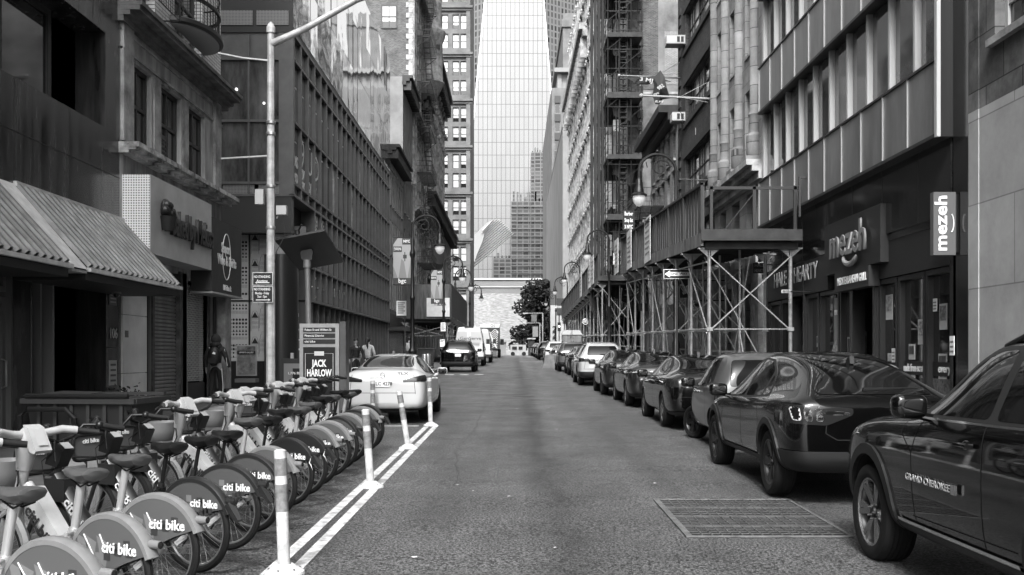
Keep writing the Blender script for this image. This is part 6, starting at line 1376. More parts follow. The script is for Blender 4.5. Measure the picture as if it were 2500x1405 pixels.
for i in range(28):
    a = 2*math.pi*i/28; b_ = a+(.5 if i % 2 else -.5); s_ = .03 if (i//2) % 2 else -.03; _m.bar((.03*math.cos(b_), s_, .03*math.sin(b_)), (.28*math.cos(a), 0, .28*math.sin(a)), .0016, 3)
_m.lathe([(.0, -.045), (.035, -.045), (.035, -.03), (.025, -.028), (.025, .028), (.045, .03), (.045, .045), (0, .045)], (0,0,0), 16, 'y'); _m.box(.09, .21, -.022, -.018, -.02, .02); BW_S = _m.mesh('spokes', SPK)
_m = MB(); _m.box(-.02, .02, -.012, .012, .1, .24); BW_X = _m.mesh('reflector', REFL)
def skirt_poly(R_, lo=True):
    P = [(R_*math.cos(R(a)), R_*math.sin(R(a))) for a in range(-10, 171, 6)]
    return P
def make_bike(code):
    e = code[0] == 'e'; kind = code[1]; FRm = E_W if e else B_D
    b = thing('bicycle', '', 'bicycle'); H = .34
    m = MB()
    if e:
        P0, P1 = Vector((.40, 0, .40)), Vector((.80, 0, .80)); 
        d = (P1-P0).normalized(); n_ = Vector((-d.z, 0, d.x))
        def ring(c, w_, t): return [tuple(c+n_*t*math.cos(q)+Vector((0, w_*math.sin(q), 0))) for q in [2*math.pi*(i+.5)/12 for i in range(12)]]
        rs = [ring(P0-d*.1, .03, .045), ring(P0, .046, .075), ring(P0+d*.25, .05, .075), ring(P1-d*.05, .046, .065), ring(P1+Vector((.0, 0, .03)), .036, .045)]
        vs = sum(rs, []); m.add(vs, [(i*12+j, i*12+(j+1) % 12, (i+1)*12+(j+1) % 12, (i+1)*12+j) for i in range(4) for j in range(12)]+[tuple(range(12)), tuple(range(48, 60))])
        m.tube([(.93, 0, .62), (.86, 0, .84), (.83, 0, .96)], [.036, .036, .036], 10)
        m.tube([(.40, 0, .38), (.35, 0, .58)], .036, 10); m.tube([(.35, 0, .33), (.0, .06, .34)], .02, 8); m.tube([(.35, 0, .33), (.0, -.06, .34)], .02, 8)
        m.box(.24, .36, -.03, .03, .36, .50); m.ball((.37, 0, .31), .09, 12, 8, (1, .6, 1))
    else:
        m.tube([(.95, 0, .60), (.88, 0, .92)], .026, 10)
        m.tube([(.90, 0, .80), (.66, 0, .50), (.44, 0, .30)], [.05, .058, .05], 8); m.tube([(.44, 0, .30), (.34, 0, .66)], .026, 10); m.tube([(.60, 0, .47), (.36, 0, .46)], .022, 8)
        m.tube([(.42, 0, .30), (.0, .06, .34)], .016, 8); m.tube([(.42, 0, .30), (.0, -.06, .34)], .016, 8); m.box(.2, .62, .035, .05, .24, .36)
        m.box(.78, .96, -.06, .06, .62, .78)
    m.build('frame', FRm, b, smooth=45)
    m = MB()
    for s_ in (-1, 1): m.tube([(1.13, s_*.06, H), (1.0, s_*.06, .62), (.95, s_*.03, .66)], .018, 8)
    m.tube([(1.13-.345*math.cos(R(a)), 0, H+.345*math.sin(R(a))) for a in range(-30, 121, 12)], .03, 6)
    m.build('fork', E_G if e else B_D, b, smooth=45)
    for x in (0, 1.13):
        w_ = place('wheel', BW_T, b, (x, 0, H)); r_ = place('rim', BW_R, w_); s_ = place('spokes', BW_S, w_); s_.rotation_euler.y = x*1.3+.2; rr_ = place('reflector', BW_X, w_); rr_.rotation_euler.y = x+2.2
    # rear fender with solid side panels
    e = kind == 'e'
    R0, R1 = .345, .385
    m = MB(); arc = [(R(a)) for a in (range(-22, 161, 6) if e else range(10, 165, 6))]; vs = []
    for a in arc:
        wv = .042 if e else .036
        for r_, y in ((R0, -wv), (R1-.012, -wv), (R1, -wv*.5), (R1, wv*.5), (R1-.012, wv), (R0, wv)): vs.append((r_*math.cos(a), y, H+r_*math.sin(a)))
    m.add(vs, [(i*6+j, i*6+(j+1) % 6, (i+1)*6+(j+1) % 6, (i+1)*6+j) for i in range(len(arc)-1) for j in range(6)])
    if not e: m.tube([(-.34, 0, H+.2), (-.43, 0, H+.08)], [.045, .03], 6)
    fe = m.build('rear_fender', E_G if e else B_D, b, smooth=45)
    for s_ in (-1, 1):
        P = [(R0*math.cos(R(a)), H+R0*math.sin(R(a))) for a in (range(-14, 158, 6) if e else range(8, 158, 6))]
        P += [(-.16, H+.1), (-.0, H+.03), (.2, H-.1)] if e else [(-.2, H+.14), (-.02, H+.12), (.2, H+.08)]
        m = MB(); y = s_*(.036 if e else .03); m.m = 0; m.prism(P, y-.003, y+.003, 'xz')
        m.m = 1
        rr = random.Random(9)
        if e:
            for x_ in (.02, .13, .2): m.add([(x_, y+s_*.0042, H+.02), (x_+.07, y+s_*.0042, H+.02), (x_+.1, y+s_*.0042, H+.14), (x_+.05, y+s_*.0042, H+.14), (x_+.1-.02, y+s_*.0042, H+.24), (x_-.03, y+s_*.0042, H+.2)], [(0,1,2,3,4,5)])
        else:
            for k in range(9): x_ = rr.uniform(-.02, .16); z_ = rr.uniform(.05, .22); m.box(x_, x_+.05, y+s_*.0045-.001, y+s_*.0045+.001, H+z_, H+z_+.05)
        m.m = 2
        for k in range(7): x_ = rr.uniform(-.22, -.0); z_ = rr.uniform(.09, .2); m.box(x_, x_+.055, y+s_*.0043-.001, y+s_*.0043+.001, H+z_, H+z_+.045)
        pn = m.build('side_panel', [SKP['e'] if e else SKP['b' if kind == 'b' else 'd'], SKL, SKD], fe)
        if s_ == 1:
            t_ = place('lettering', text_mesh('citi bike', .094 if e else .086, .002, .02, WHITE), pn); t_.location = (-.1 if e else -.12, y+.007, H+.175 if e else H+.19); t_.rotation_euler = (R(90), 0, R(180)); 
            if kind == 'b': q = MB(); q.prism([(-.33, H+.2), (-.3, H+.13), (-.32, H+.13), (-.35, H+.06), (-.33, H+.12), (-.31, H+.12)], y+.005, y+.008, 'xz'); q.build('bolt_mark', WHITE, pn)
            if e: q = MB(); q.tube([(.24, y+.006, H+.03), (.19, y+.006, H+.09), (.13, y+.006, H+.09), (.12, y+.006, H+.12), (.21, y+.006, H+.24)], .004, 4); q.tube([(.07, y+.006, H+.25), (.0+.02, y+.006, H+.17)], .004, 4); q.build('bolt_mark', WHITE, pn)
    m = MB(); m.lathe([(.0, .02), (.024, .02), (.027, .1), (0, .1)], (-.33, 0, H+.22), 12, 'x'); tl = m.build('rear_lamp', E_G if e else B_D, b, smooth=True); tl.location = (-.09, 0, 0); m = MB(); m.lathe([(.022, .019), (0, .012)], (-.33, 0, H+.22), 10, 'x'); m.build('lens', LAMPR, tl)
    # saddle and post
    m = MB(); prof = [(-.14, .07, .018), (-.125, .10, .036), (-.06, .10, .045), (.02, .062, .038), (.09, .034, .032), (.14, .028, .026), (.16, .012, .012)]; vs = []
    for x_, w_, t in prof:
        zc = .028*(x_/.15)**2*.6
        for q in range(10): a = 2*math.pi*q/10; vs.append((x_, w_*math.cos(a), zc+t*math.sin(a)*(1 if math.sin(a) > 0 else 1.3)))
    m.add(vs, [(i*10+j, i*10+(j+1) % 10, (i+1)*10+(j+1) % 10, (i+1)*10+j) for i in range(6) for j in range(10)]+[tuple(range(10))[::-1]])
    sh = .93 if e else .90
    sd = m.build('saddle', RUBG if e else RUB, b, smooth=True); sd.location = (.28, 0, sh); q = MB(); q.tube([(-.1, .04, -.04), (-.02, .03, -.07), (.08, .02, -.03)], .006, 6); q.tube([(-.1, -.04, -.04), (-.02, -.03, -.07), (.08, -.02, -.03)], .006, 6); q.build('saddle_rail', IRON, sd)
    m = MB(); m.tube([(.35, 0, .56), (.29, 0, sh-.05)], .026 if e else .016, 12); m.tube([(.353, 0, .54), (.345, 0, .60)], .038, 12); m.bar((.345, 0, .58), (.30, .10, .575), .014, 8); m.build('seat_post', M('brushed_post', .55, .35, metal=.6) if e else IRON, b, smooth=True)
    # bars
    e = code[0] == 'e'
    hz = 1.17 if e else 1.13; bars = [(.72, -.30, hz), (.76, -.22, hz+.01), (.79, -.12, hz-.01), (.79, 0, hz-.02), (.79, .12, hz-.01), (.76, .22, hz+.01), (.72, .30, hz)] if e else [(.70, -.31, hz), (.76, -.24, hz+.02), (.87, -.2, hz+.02), (.9, -.13, hz-.06), (.9, 0, hz-.1), (.9, .13, hz-.06), (.87, .2, hz+.02), (.76, .24, hz+.02), (.70, .31, hz)]
    m = MB(); m.tube(bars, .026 if e else .013, 10); m.tube([(.85, 0, .9), (.79, 0, hz-.02)] if e else [(.88, .04, .9), (.9, .04, hz-.08)], .03 if e else .016, 8)
    if not e: m.tube([(.88, -.04, .9), (.9, -.04, hz-.08)], .016, 8)
    hb = m.build('handlebar', E_W if e else IRON, b, smooth=True)
    for s_ in (-1, 1):
        gp = [(.745, s_*.29, hz), (.70, s_*.36, hz-.01), (.655, s_*.42, hz-.02)] if e else [(.76, s_*.24, hz+.02), (.70, s_*.31, hz), (.655, s_*.37, hz-.01)]
        q = MB(); q.tube(gp, .021, 10); q.ball(gp[0], .03, 10, 6); q.tube([(gp[0][0]+.03, gp[0][1], gp[0][2]-.01), (gp[2][0]+.07, gp[2][1], gp[2][2]-.02)], .007, 6); q.build('grip', RUB, hb, smooth=True)
    m = MB()
    if e:
        m.ball((.78, 0, 1.12), .088, 18, 12, (1.15, .72, 1.05)); m.tube([(.84, 0, .93), (.82, 0, 1.03), (.79, 0, 1.12)], [.045, .06, .085], 14); m.prism([(.64, 1.06), (.66, 1.04), (.70, 1.05), (.77, 1.22), (.72, 1.2)], -.058, .058, 'xz')
        o = m.build('head_unit', E_W, b, smooth=50); q = MB(); q.add([(.655, -.035, 1.085), (.655, .035, 1.085), (.715, .035, 1.185), (.715, -.035, 1.185)], [(0,1,2,3)]); q.build('display', M('display_grey', .4, .3), o).location = (-.008, 0, .008)
        m = MB(); vs = []; 
        for z_, k in ((.80, .62), (.84, .82), (.90, .95), (.98, 1)): vs += [(1.06+.15*k*math.cos(2*math.pi*i/16), .19*k*math.sin(2*math.pi*i/16), z_) for i in range(16)]
        m.add(vs, [(i*16+j, i*16+(j+1) % 16, (i+1)*16+(j+1) % 16, (i+1)*16+j) for i in range(3) for j in range(16)]+[tuple(range(16))[::-1]]); m.build('basket', E_G, b, smooth=True)
        m = MB(); m.tube([(.86, .03, .98), (.82, .05, .85), (.9, .05, .7), (.93, .04, .6)], .006, 6); m.tube([(.885, .0, .93), (.85, .045, .925), (.815, .0, .92), (.85, -.045, .925)], .006, 6, closed=True); m.build('cable', BLK, b)
        m = MB(); m.prism([(.46, .50), (.76, .80), (.74, .83), (.70, .83), (.43, .55), (.43, .52)], -.052, .052, 'xz'); m.build('battery_cover', E_W, b)
    else:
        m = MB(); m.prism([(.80, .98), (.86, .86), (.97, .88), (.94, 1.0), (.86, 1.03)], -.05, .05, 'xz'); o = m.build('head_unit', BLK, b); q = MB(); q.add([(.80, -.04, .99), (.80, .04, .99), (.855, .04, 1.03), (.855, -.04, 1.03)], [(0,1,2,3)]); q.build('display', M('display_pale', .3, .25), o).location = (-.004, 0, .004)
        m = MB(); P = rounded([(-.17, .80), (.17, .80), (.17, 1.0), (-.17, 1.0)], .06, 4); m.prism([(p[0], p[1]) for p in P], 1.1, 1.11, 'xz'); m2 = MB(); 
        m2.prism([(y_, z_) for y_, z_ in P], 1.12, 1.128, 'yz'); bk = m2.build('basket_panel', M('basket_grey', .12, .45), b)
        q = MB(); q.tube([(1.118, y_, z_) for y_, z_ in P], .013, 6, closed=True); q.tube([(1.11, -.17, .84), (.93, -.12, .84), (.93, .12, .84), (1.11, .17, .84)], .008, 6); q.build('basket_frame', BLK, bk)
        t_ = place('lettering', text_mesh('citi bike', .05, .001, .02, WHITE), bk); t_.location = (1.112, 0, .95); t_.rotation_euler = (R(90), 0, R(-90))
        m = MB(); m.tube([(.88, .05, .98), (.98, .07, .9), (.95, .06, .7)], .005, 5); m.tube([(.9, -.05, 1.0), (1.0, -.05, .92), (.96, -.05, .72)], .005, 5); m.build('cable', BLK, b)
    # lettering on the down tube
    e = code[0] == 'e'; t_ = place('lettering', text_mesh('citi bike', .115 if e else .1, .002, .02, M('tube_lettering_dark', .04, .4) if e else WHITE), b)
    if e: t_.matrix_local = Matrix.Translation((.60, .055, .575)) @ Matrix.Rotation(R(45), 4, 'Y').inverted() @ Matrix.Rotation(R(180), 4, 'Z') @ Matrix.Rotation(R(90), 4, 'X')
    else: t_.matrix_local = Matrix.Translation((.66, .062, .52)) @ Matrix.Rotation(R(50), 4, 'Y').inverted() @ Matrix.Rotation(R(180), 4, 'Z') @ Matrix.Rotation(R(90), 4, 'X')
    m = MB(); c_ = (.40, .31) if e else (.44, .3); 
    for s_, a in ((1, R(200)), (-1, R(20))): m.bar((c_[0], s_*.06, c_[1]), (c_[0]+.165*math.cos(a), s_*.09, c_[1]+.165*math.sin(a)), .012, 6); 
    m.lathe([(0, .055), (.09, .055), (.09, .062), (0, .062)], (c_[0], 0, c_[1]), 20, 'y'); cr = m.build('crank', IRON, b)
    for s_, a in ((1, R(200)), (-1, R(20))): q = MB(); q.cbox((c_[0]+.165*math.cos(a), s_*.13, c_[1]+.165*math.sin(a)), (.09, .08, .025)); q.build('pedal', BLK, cr)
    m = MB(); m.bar((.2, .06, .3), (.36, .12, .0+.03), .009, 6); m.build('kickstand', IRON, b)
    return b
BK = {k: make_bike(k) for k in ('ee', 'de', 'dd', 'ed', 'eb')}
BY = [5.2, 5.95, 6.7, 7.5, 8.3, 9.05, 9.7, 10.5, 11.2, 12.0, 12.75, 13.45, 14.1, 14.8, 15.45, 16.0]
BT = 'ee ee de dd dd ed de eb eb de ee dd ee dd de dd'.split()
ORD = ['nearest the camera', 'second from the near end', 'third from the near end', 'fourth from the near end', 'fifth from the near end', 'sixth from the near end', 'seventh from the near end', 'eighth from the near end', 'ninth from the near end', 'tenth from the near end', 'eleventh from the near end', 'fifth from the far end', 'fourth from the far end', 'third from the far end', 'second from the far end', 'last at the far end']
KN = {'ee': 'pale electric share bicycle', 'de': 'dark-framed share bicycle with pale rear fender', 'dd': 'dark share bicycle with patterned skirt', 'ed': 'pale-framed share bicycle with dark fender', 'eb': 'pale-headed share bicycle with lightning bolt skirt'}
used = set(); TH = 25; DK = None
dockm = MB(); dockm.box(-.08, .10, -.12, .12, 0, .06); dockm.prism([(-.04, .06), (.09, .06), (.1, .72), (.04, .8), (-.03, .74)], -.085, .085, 'xz')
dock_mesh = dockm.mesh('dock_post', M('dock_grey', .22, .45, ns=5, na=.2))
dp = MB(); dp.box(-.034, -.028, -.06, .06, .5, .7); dock_face = dp.mesh('dock_face', M('dock_face', .03, .3))
for i, y in enumerate(BY):
    k = BT[i]; b = BK[k] if k not in used else copy_tree(BK[k]); used.add(k)
    for ch in b.children:
        if ch.name.startswith(('saddle', 'seat_post')) and i not in (0, 1): ch.location.z += (-.02, .015, 0, .03, -.03)[i % 5]
    b['label'] = '%s in the dock row, %s' % (KN[k], ORD[i]); b['category'] = 'bicycle'; b['group'] = 'share bicycles docked in a row'
    x = -2.36 + .004*(i-8); rz = R(180-TH+random.uniform(-4, 4)); b.location = (x, y, gz(y)); b.rotation_euler = (R(random.uniform(-1.5, 1.5)), 0, rz)
    d = thing('bike_dock', 'grey docking post clamping the front wheel of a share bicycle', 'bike dock', (x+math.cos(rz)*1.32, y+math.sin(rz)*1.32, gz(y)), rz, 'docking posts under the bicycles'); place('post', dock_mesh, d); place('face_plate', dock_face, d)

# ================================================================ STREET FURNITURE
def delin(label, x, y, lean, h=.93):
    o = thing('delineator_post', label, 'bollard', (x, y, gz(y)), group='white plastic delineator posts along the edge line')
    m = MB(); m.lathe([(.155, 0), (.15, .018), (.085, .06), (.06, .075), (.05, .07)], n=20); b = m.build('base', M('delineator_white', .5, .6, ns=7, na=.3), o, smooth=35)
    m = MB()
    for q in range(6): a = R(60*q+20); m.lathe([(.014, .0), (0, .004)], (.115*math.cos(a), .115*math.sin(a), .042), 8)
    m.build('bolt', BLK, b)
    m = MB(); tx = lambda z: (lean[0]*z, lean[1]*z, z)
    m.tube([tx(.06), tx(h*.5), tx(h-.01), tx(h)], [.046, .047, .046, .03], 16); m.build('tube', M('delineator_white', .5, .6, ns=7, na=.3), o, smooth=35)
    for z0, z1 in ((h*.50, h*.72), (h*.79, h*.93)): m = MB(); m.tube([tx(z0), tx(z1)], .0482, 16); m.build('reflective_band', M('worn_band', .22, .5, ns=12, na=.45), o, smooth=35)
delin('leaning white delineator post nearest the camera at the frame bottom', -1.71, 7.48, (-.035, .0)); delin('white delineator post second along the line, beside the bicycles', -1.68, 11.85, (-.07, 0)); delin('tilted white delineator post third along the line', -1.676, 16.1, (-.16, 0)); delin('white delineator post at the far end of the line beside the white sedan', -1.66, 20.35, (-.03, 0), .98); delin('white delineator post directly behind the white sedan boot', -2.84, 20.3, (-.0, 0))
# signal pole with mast arm, box, parking sign
PX, PY = -4.36, 18.0
P = thing('street_light_pole', 'tall pale steel pole with long mast arm over the street', 'street light', (PX, PY, gz(18)+.15))
GALV = M('pale_galvanised', .42, .55, .4, metal=.2, ns=5, na=.3)
m = MB(); m.tube([(0, 0, 0), (0, 0, 7.15)], [.085, .062], 8); m.lathe([(.08, 7.15), (.08, 7.25), (.04, 7.33), (0, 7.36)], n=12); m.lathe([(.16, 0), (.16, .2), (.1, .3)], n=8); m.build('shaft', GALV, P)
m = MB(); m.tube([(0, 0, 6.95), (.6, 0, 7.22), (1.55, 0, 7.75), (4.2, 0, 8.7)], [.07, .06, .055, .04], 10); m.build('mast_arm', GALV, P, smooth=True)
m = MB()
for z in (5.3, 5.5, 3.6, 4.35): m.lathe([(.082, 0), (.088, .01), (.088, .05), (.082, .06)], (0, 0, z), 12)
m.tube([(0, 0, 6.95-.3), (-.5, 0, 6.98-.28), (-.95, 0, 7.07-.28)], .02, 6); m.tube([(-.05, 0, 4.93), (-.9, 0, 4.88)], .02, 6); m.build('band', STEEL, P)
m = MB(); m.box(-.27, -.12, -.07, .07, 4.05, 4.32); m.build('junction_box', FR_L, P); m = MB(); m.box(.12, .3, -.1, .05, 3.86, 4.02); m.prism([(.1, 3.8), (.12, 3.8), (.2, 4.0)], -.02, .02, 'xz'); o = m.build('sensor_box', FR_L, P); m = MB(); m.tube([(.22, 0, 3.86), (.26, 0, 3.5), (.1, 0, 3.2), (.07, 0, 3.0)], .008, 5); m.build('cable', BLK, P)
S = thing('parking_sign', 'two black no standing signs on the tall pale pole', 'sign', (PX-.12, PY-.1, 2.7)); 
for z0, z1, rows in ((-.0+.31, .54, (('NO STANDING', .46, .29), ('Anytime', .385, .2))), (0.0, .29, (('NO STANDING', .235, .29), ('Monday - Friday', .165, .25), ('7am - 7pm', .105, .17)))):
    m = MB(); m.box(-.18, .18, -.006, 0, z0, z1); pn = m.build('plate', WHITE, S); m = MB(); m.box(-.172, .172, -.009, -.006, z0+.008, z1-.008); m.build('plate_face', BLK, pn)
    for s_, z, wd in rows:
        t_ = place('lettering', text_mesh(s_, .062, .001, .018, WHITE), pn); t_.location = (-.01, -.0115, z); t_.rotation_euler = FACE['F']; xs = [v.co.x for v in t_.data.vertices]; t_.scale = (wd/(max(xs)-min(xs)), 1, 1)
    az = z0+.045; d = -1 if z0 > .1 else 1
    m = MB(); m.box(-.12, .12, -.012, -.0095, az-.007, az+.007); m.prism([(d*.14, az), (d*.1, az+.022), (d*.1, az-.022)], -.012, -.0095, 'xz'); m.build('arrow', WHITE, pn)
# solar panel on its mast
SP = thing('solar_mast', 'dark solar panel seen from below on a slim grey mast', 'solar panel', (-3.95, 19.2, gz(19)))
m = MB(); m.tube([(.08, 0, 0), (0, 0, 3.3)], [.062, .052], 14); m.lathe([(.075, 3.15), (.075, 3.3)], n=14); m.build('mast', M('mast_grey', .22, .4, metal=.3), SP, smooth=True)
m = MB(); c0 = Vector((.02, 0, 3.52)); m.add([(-.52, -.45, 3.78-.16), (.42, -.45, 3.78+.02), (.62, .5, 3.30), (-.26, .5, 3.14), (-.52, -.45, 3.82-.16), (.42, -.45, 3.82+.02), (.62, .5, 3.34), (-.26, .5, 3.18)], [(0,3,2,1),(4,5,6,7),(0,1,5,4),(1,2,6,5),(2,3,7,6),(3,0,4,7)]); pn = m.build('panel', M('panel_backsheet', .05, .45), SP)
m = MB(); m.prism([(-.1, 3.3), (.1, 3.3), (.12, 3.46), (.05, 3.56), (0, 3.48), (-.05, 3.56), (-.12, 3.44)], -.05, .05, 'xz'); m.build('bracket', FR_D, SP); m = MB(); m.lathe([(.0, 0), (.05, 0), (.05, .08), (0, .08)], (-.1, -.42, 3.74), 12); m.tube([(-.08, -.45, 3.8), (.0, -.5, 3.92)], .018, 6); m.build('sensor', BLK, SP)
# kiosk
K = thing('bike_share_kiosk', 'double-sided bike share map kiosk with concert poster', 'kiosk', (-3.58, 18.7, gz(18.7))); K.rotation_euler = (0, 0, R(0))
m = MB(); m.box(-.40, .34, -.05, .05, 0, 2.06); m.build('cabinet', M('kiosk_steel', .3, .45, metal=.4, ns=3, na=.2), K); m = MB(); m.box(.345, .46, -.02, .38, 0, 2.1); m.build('side_cabinet', M('kiosk_side', .1, .5, metal=.3, ns=2, na=.25), K)
m = MB(); m.box(-.33, .27, -.058, -.051, .35, 1.62); m.build('poster', M('poster_black', .012, .3), K); m = MB(); m.tube([(-.29, -.062, 1.5), (.23, -.062, 1.5), (.23, -.062, .45), (-.29, -.062, .45)], .006, 4, closed=True); m.box(-.12, .06, -.064, -.06, 1.46, 1.54); m.build('poster_border', M('poster_line', .5, .5), K)
def ktext(s, sz, x, z, wd, mat=WHITE, bold=.03):
    t_ = place('lettering', text_mesh(s, sz, .001, bold, mat), K); t_.location = (x, -.066, z); t_.rotation_euler = FACE['F']; xs = [v.co.x for v in t_.data.vertices]; t_.scale = (wd/(max(xs)-min(xs)), 1, 1)
ktext('JACK', .18, -.03, 1.31, .28, bold=.035); ktext('HARLOW', .18, -.03, 1.13, .46, bold=.035); ktext('CRASH MY PARTY', .06, -.03, .99, .42)
m = MB(); [m.box(-.33, .27, -.058, -.051, z, z+.085) for z in (1.9, 1.79, 1.68)]; m.build('header_bar', BLK, K)
ktext('Fulton St and William St', .055, -.05, 1.942, .5, bold=.01); ktext('Financial District', .055, -.12, 1.832, .36, bold=.01); ktext('citi bike', .055, -.2, 1.722, .2, bold=.01)
# ornate bishop's crook lamps
def crook(label, x, y, d, h=8.0, bare=False):
    o = thing('crook_lamp_post', label, 'street lamp', (x, y, gz(y)+.15), 0 if d < 0 else math.pi, 'ornate black crook lamp posts')
    m = MB(); m.lathe([(.26, 0), (.26, .12), (.2, .16), (.2, .5), (.24, .55), (.15, .7), (.17, .95), (.2, 1.1), (.12, 1.25), (.13, 1.5), (.09, 1.6), (.09, 3.4), (.12, 3.45), (.12, 3.55), (.085, 3.6), (.07, 5.3), (.13, 5.45), (.13, 5.55), (.08, 5.7), (.09, 6.1), (.06, 6.2), (.055, h-.75)], n=14); m.build('shaft', IRON, o, smooth=35)
    R_ = .62; cx, cz = -R_, h-.75; m = MB(); m.tube([(cx+R_*math.cos(R(a)), 0, cz+R_*.95*math.sin(R(a))) for a in range(0, 181, 12)]+[(cx-R_, 0, cz-.25)], .05, 8)
    sp = [(cx+.1+.34*(1-t/16)*math.cos(t*.62), 0, cz+.12+.34*(1-t/16)*math.sin(t*.62)) for t in range(15)]; m.tube(sp, .028, 6); m.tube([(cx+.42, 0, cz-.1), (cx+.3, 0, cz-.28), (cx+.1, 0, cz-.25), (cx+.05, 0, cz-.12)], .025, 6)
    for a in range(20, 170, 30): m.tube([(cx+.5*math.cos(R(a)), 0, cz+.5*math.sin(R(a))), (cx+.36*math.cos(R(a+18)), 0, cz+.36*math.sin(R(a+18)))], .02, 5)
    m.ball((cx, 0, cz+R_+.06), .06, 8, 6); m.build('crook', IRON, o, smooth=True)
    lx, lz = cx-R_, cz-.25; m = MB(); m.lathe([(.04, .05), (.07, 0), (.1, -.05), (.1, -.2), (.15, -.32), (.17, -.45), (.27, -.52), (.27, -.56), (.2, -.57)], (lx, 0, lz), 16); o2 = m.build('lamp_housing', IRON, o, smooth=40)
    m = MB(); m.lathe([(.2, -.56), (.215, -.66), (.17, -.8), (.09, -.89), (0, -.92)], (lx, 0, lz), 16); m.build('globe', M('lamp_globe', .35, .2, emit=.1), o2, smooth=True)
    return o
crook('ornate crook lamp rising through the high shed beside the dark brick loft', 5.5, 33.4, -1); crook('ornate crook lamp between the two sheds on the right', 5.5, 56.4, -1); crook('ornate crook lamp third up the right pavement', 5.5, 81, -1, 8.1); crook('ornate crook lamp fourth up the right pavement', 5.5, 99, -1); crook('ornate crook lamp before the plain slab, last on the right', 5.5, 125, -1)
crook('ornate crook lamp nearest on the left, carrying the large banner', -4.5, 45, 1, 7.4); crook('ornate crook lamp second on the left at the shed', -4.5, 65.6, 1, 7.3); crook('small ornate crook lamp third on the left', -4.5, 79, 1, 7.4); crook('ornate crook lamp farthest on the left near the vans', -4.5, 106, 1, 7.6)
def banner(label, px0, px1, py0, py1, d, pole_x):
    x0, x1, z0, z1 = xpx(px0, d), xpx(px1, d), zpx(py1, d), zpx(py0, d); w_, h = x1-x0, z1-z0
    o = thing('street_banner', label, 'banner', ((x0+x1)/2, d, z0), group='lamp post banners'); A = o.location
    m = MB(); m.box(x0, x1, d-.01, d, z0, z1); m.build('cloth', M('banner_white', .32, .7), o, world=True)
    m = MB(); y = d-.012
    m.box(x0+w_*.5, x1, y-.002, y, z0+h*.86, z1); m.box(x0, x0+w_*.48, y-.002, y, z0+h*.7, z0+h*.82); m.box(x0, x1, y-.004, y-.001, z0, z0+h*.14); m.add([(x0, y-.001, z0+h*.86), (x0+w_*.25, y-.001, z1), (x0, y-.001, z1)], [(0,1,2)]); m.box(x0+w_*.55, x0+w_*.75, y-.003, y, z0+h*.56, z0+h*.64); m.box(x0+w_*.62, x0+w_*.67, y-.0028, y, z0+h*.5, z0+h*.7); m.build('dark_panel', M('banner_dark', .06, .6), o, world=True)
    m = MB(); m.add([(x0+w_*.3, y, z0+h*.14), (x0+w_*.45, y, z0+h*.55), (x0+w_*.6, y, z0+h*.5), (x0+w_*.75, y, z0+h*.14)], [(0,1,2,3)]); m.add([(x0+w_*.8, y, z0+h*.14), (x1, y, z0+h*.14), (x1, y, z0+h*.6)], [(0,1,2)]); m.add([(x0, y, z0+h*.14), (x0+w_*.25, y, z0+h*.14), (x0, y, z0+h*.4)], [(0,1,2)]); m.build('grey_shape', M('banner_mid', .22, .6), o, world=True)
    text('NYC', h*.08, (x0+w_*.75, y-.006, z0+h*.93), 'F', o, WHITE, bold=.03, width=w_*.36); text('bgc', h*.13, (x0+w_*.5, y-.008, z0+h*.075), 'F', o, WHITE, width=w_*.42); text('FINANCIAL', h*.035, (x0+w_*.24, y-.005, z0+h*.78), 'F', o, WHITE, width=w_*.4); text('CAPITAL OF', h*.035, (x0+w_*.24, y-.005, z0+h*.75), 'F', o, WHITE, width=w_*.4)
    m = MB(); m.bar((x0, d, z1+.02), (pole_x, d, z1+.02), .02, 6); m.bar((x0, d, z0-.02), (pole_x, d, z0-.02), .02, 6); m.build('bracket', IRON, o, world=True)
banner('large financial district banner on the nearest left crook lamp', 960, 1004, 582, 695, 45, -4.5); banner('smaller financial district banner on the second left crook lamp', 1052, 1081, 660, 741, 65.6, -4.5)
def vsign(label, px0, px1, py0, py1, d, rows=6, pole=True, hdr='3'):
    x0, x1, z0, z1 = xpx(px0, d), xpx(px1, d), zpx(py1, d), zpx(py0, d); o = thing('parking_sign', label, 'sign', ((x0+x1)/2, d, gz(d)+.15)); m = MB(); m.box(x0, x1, d-.01, d, z0, z1); m.build('plate', WHITE, o, world=True)
    m = MB(); y = d-.012
    for k in range(rows): m.box(x0+(x1-x0)*.12, x1-(x1-x0)*.14*(1+k % 2), y-.002, y, z0+(z1-z0)*(.85-.12*k), z0+(z1-z0)*(.9-.12*k))
    m.box(x0, x1, y-.002, y, z0, z0+(z1-z0)*.12); m.build('print', BLK, o, world=True)
    if pole: m = MB(); m.bar(((x0+x1)/2+.15, d+.05, gz(d)+.15), ((x0+x1)/2+.15, d+.05, z1), .03, 8); m.build('pole', FR_D, o, world=True)
vsign('tall white commercial parking sign on a pole left of the crook lamp', 968, 992, 735, 776, 46.5); vsign('small white parking sign below the pizza banner', 1076, 1088, 788, 812, 62); vsign('letter P parking meter sign near the dark SUV', 1074, 1086, 829, 850, 60, 2)
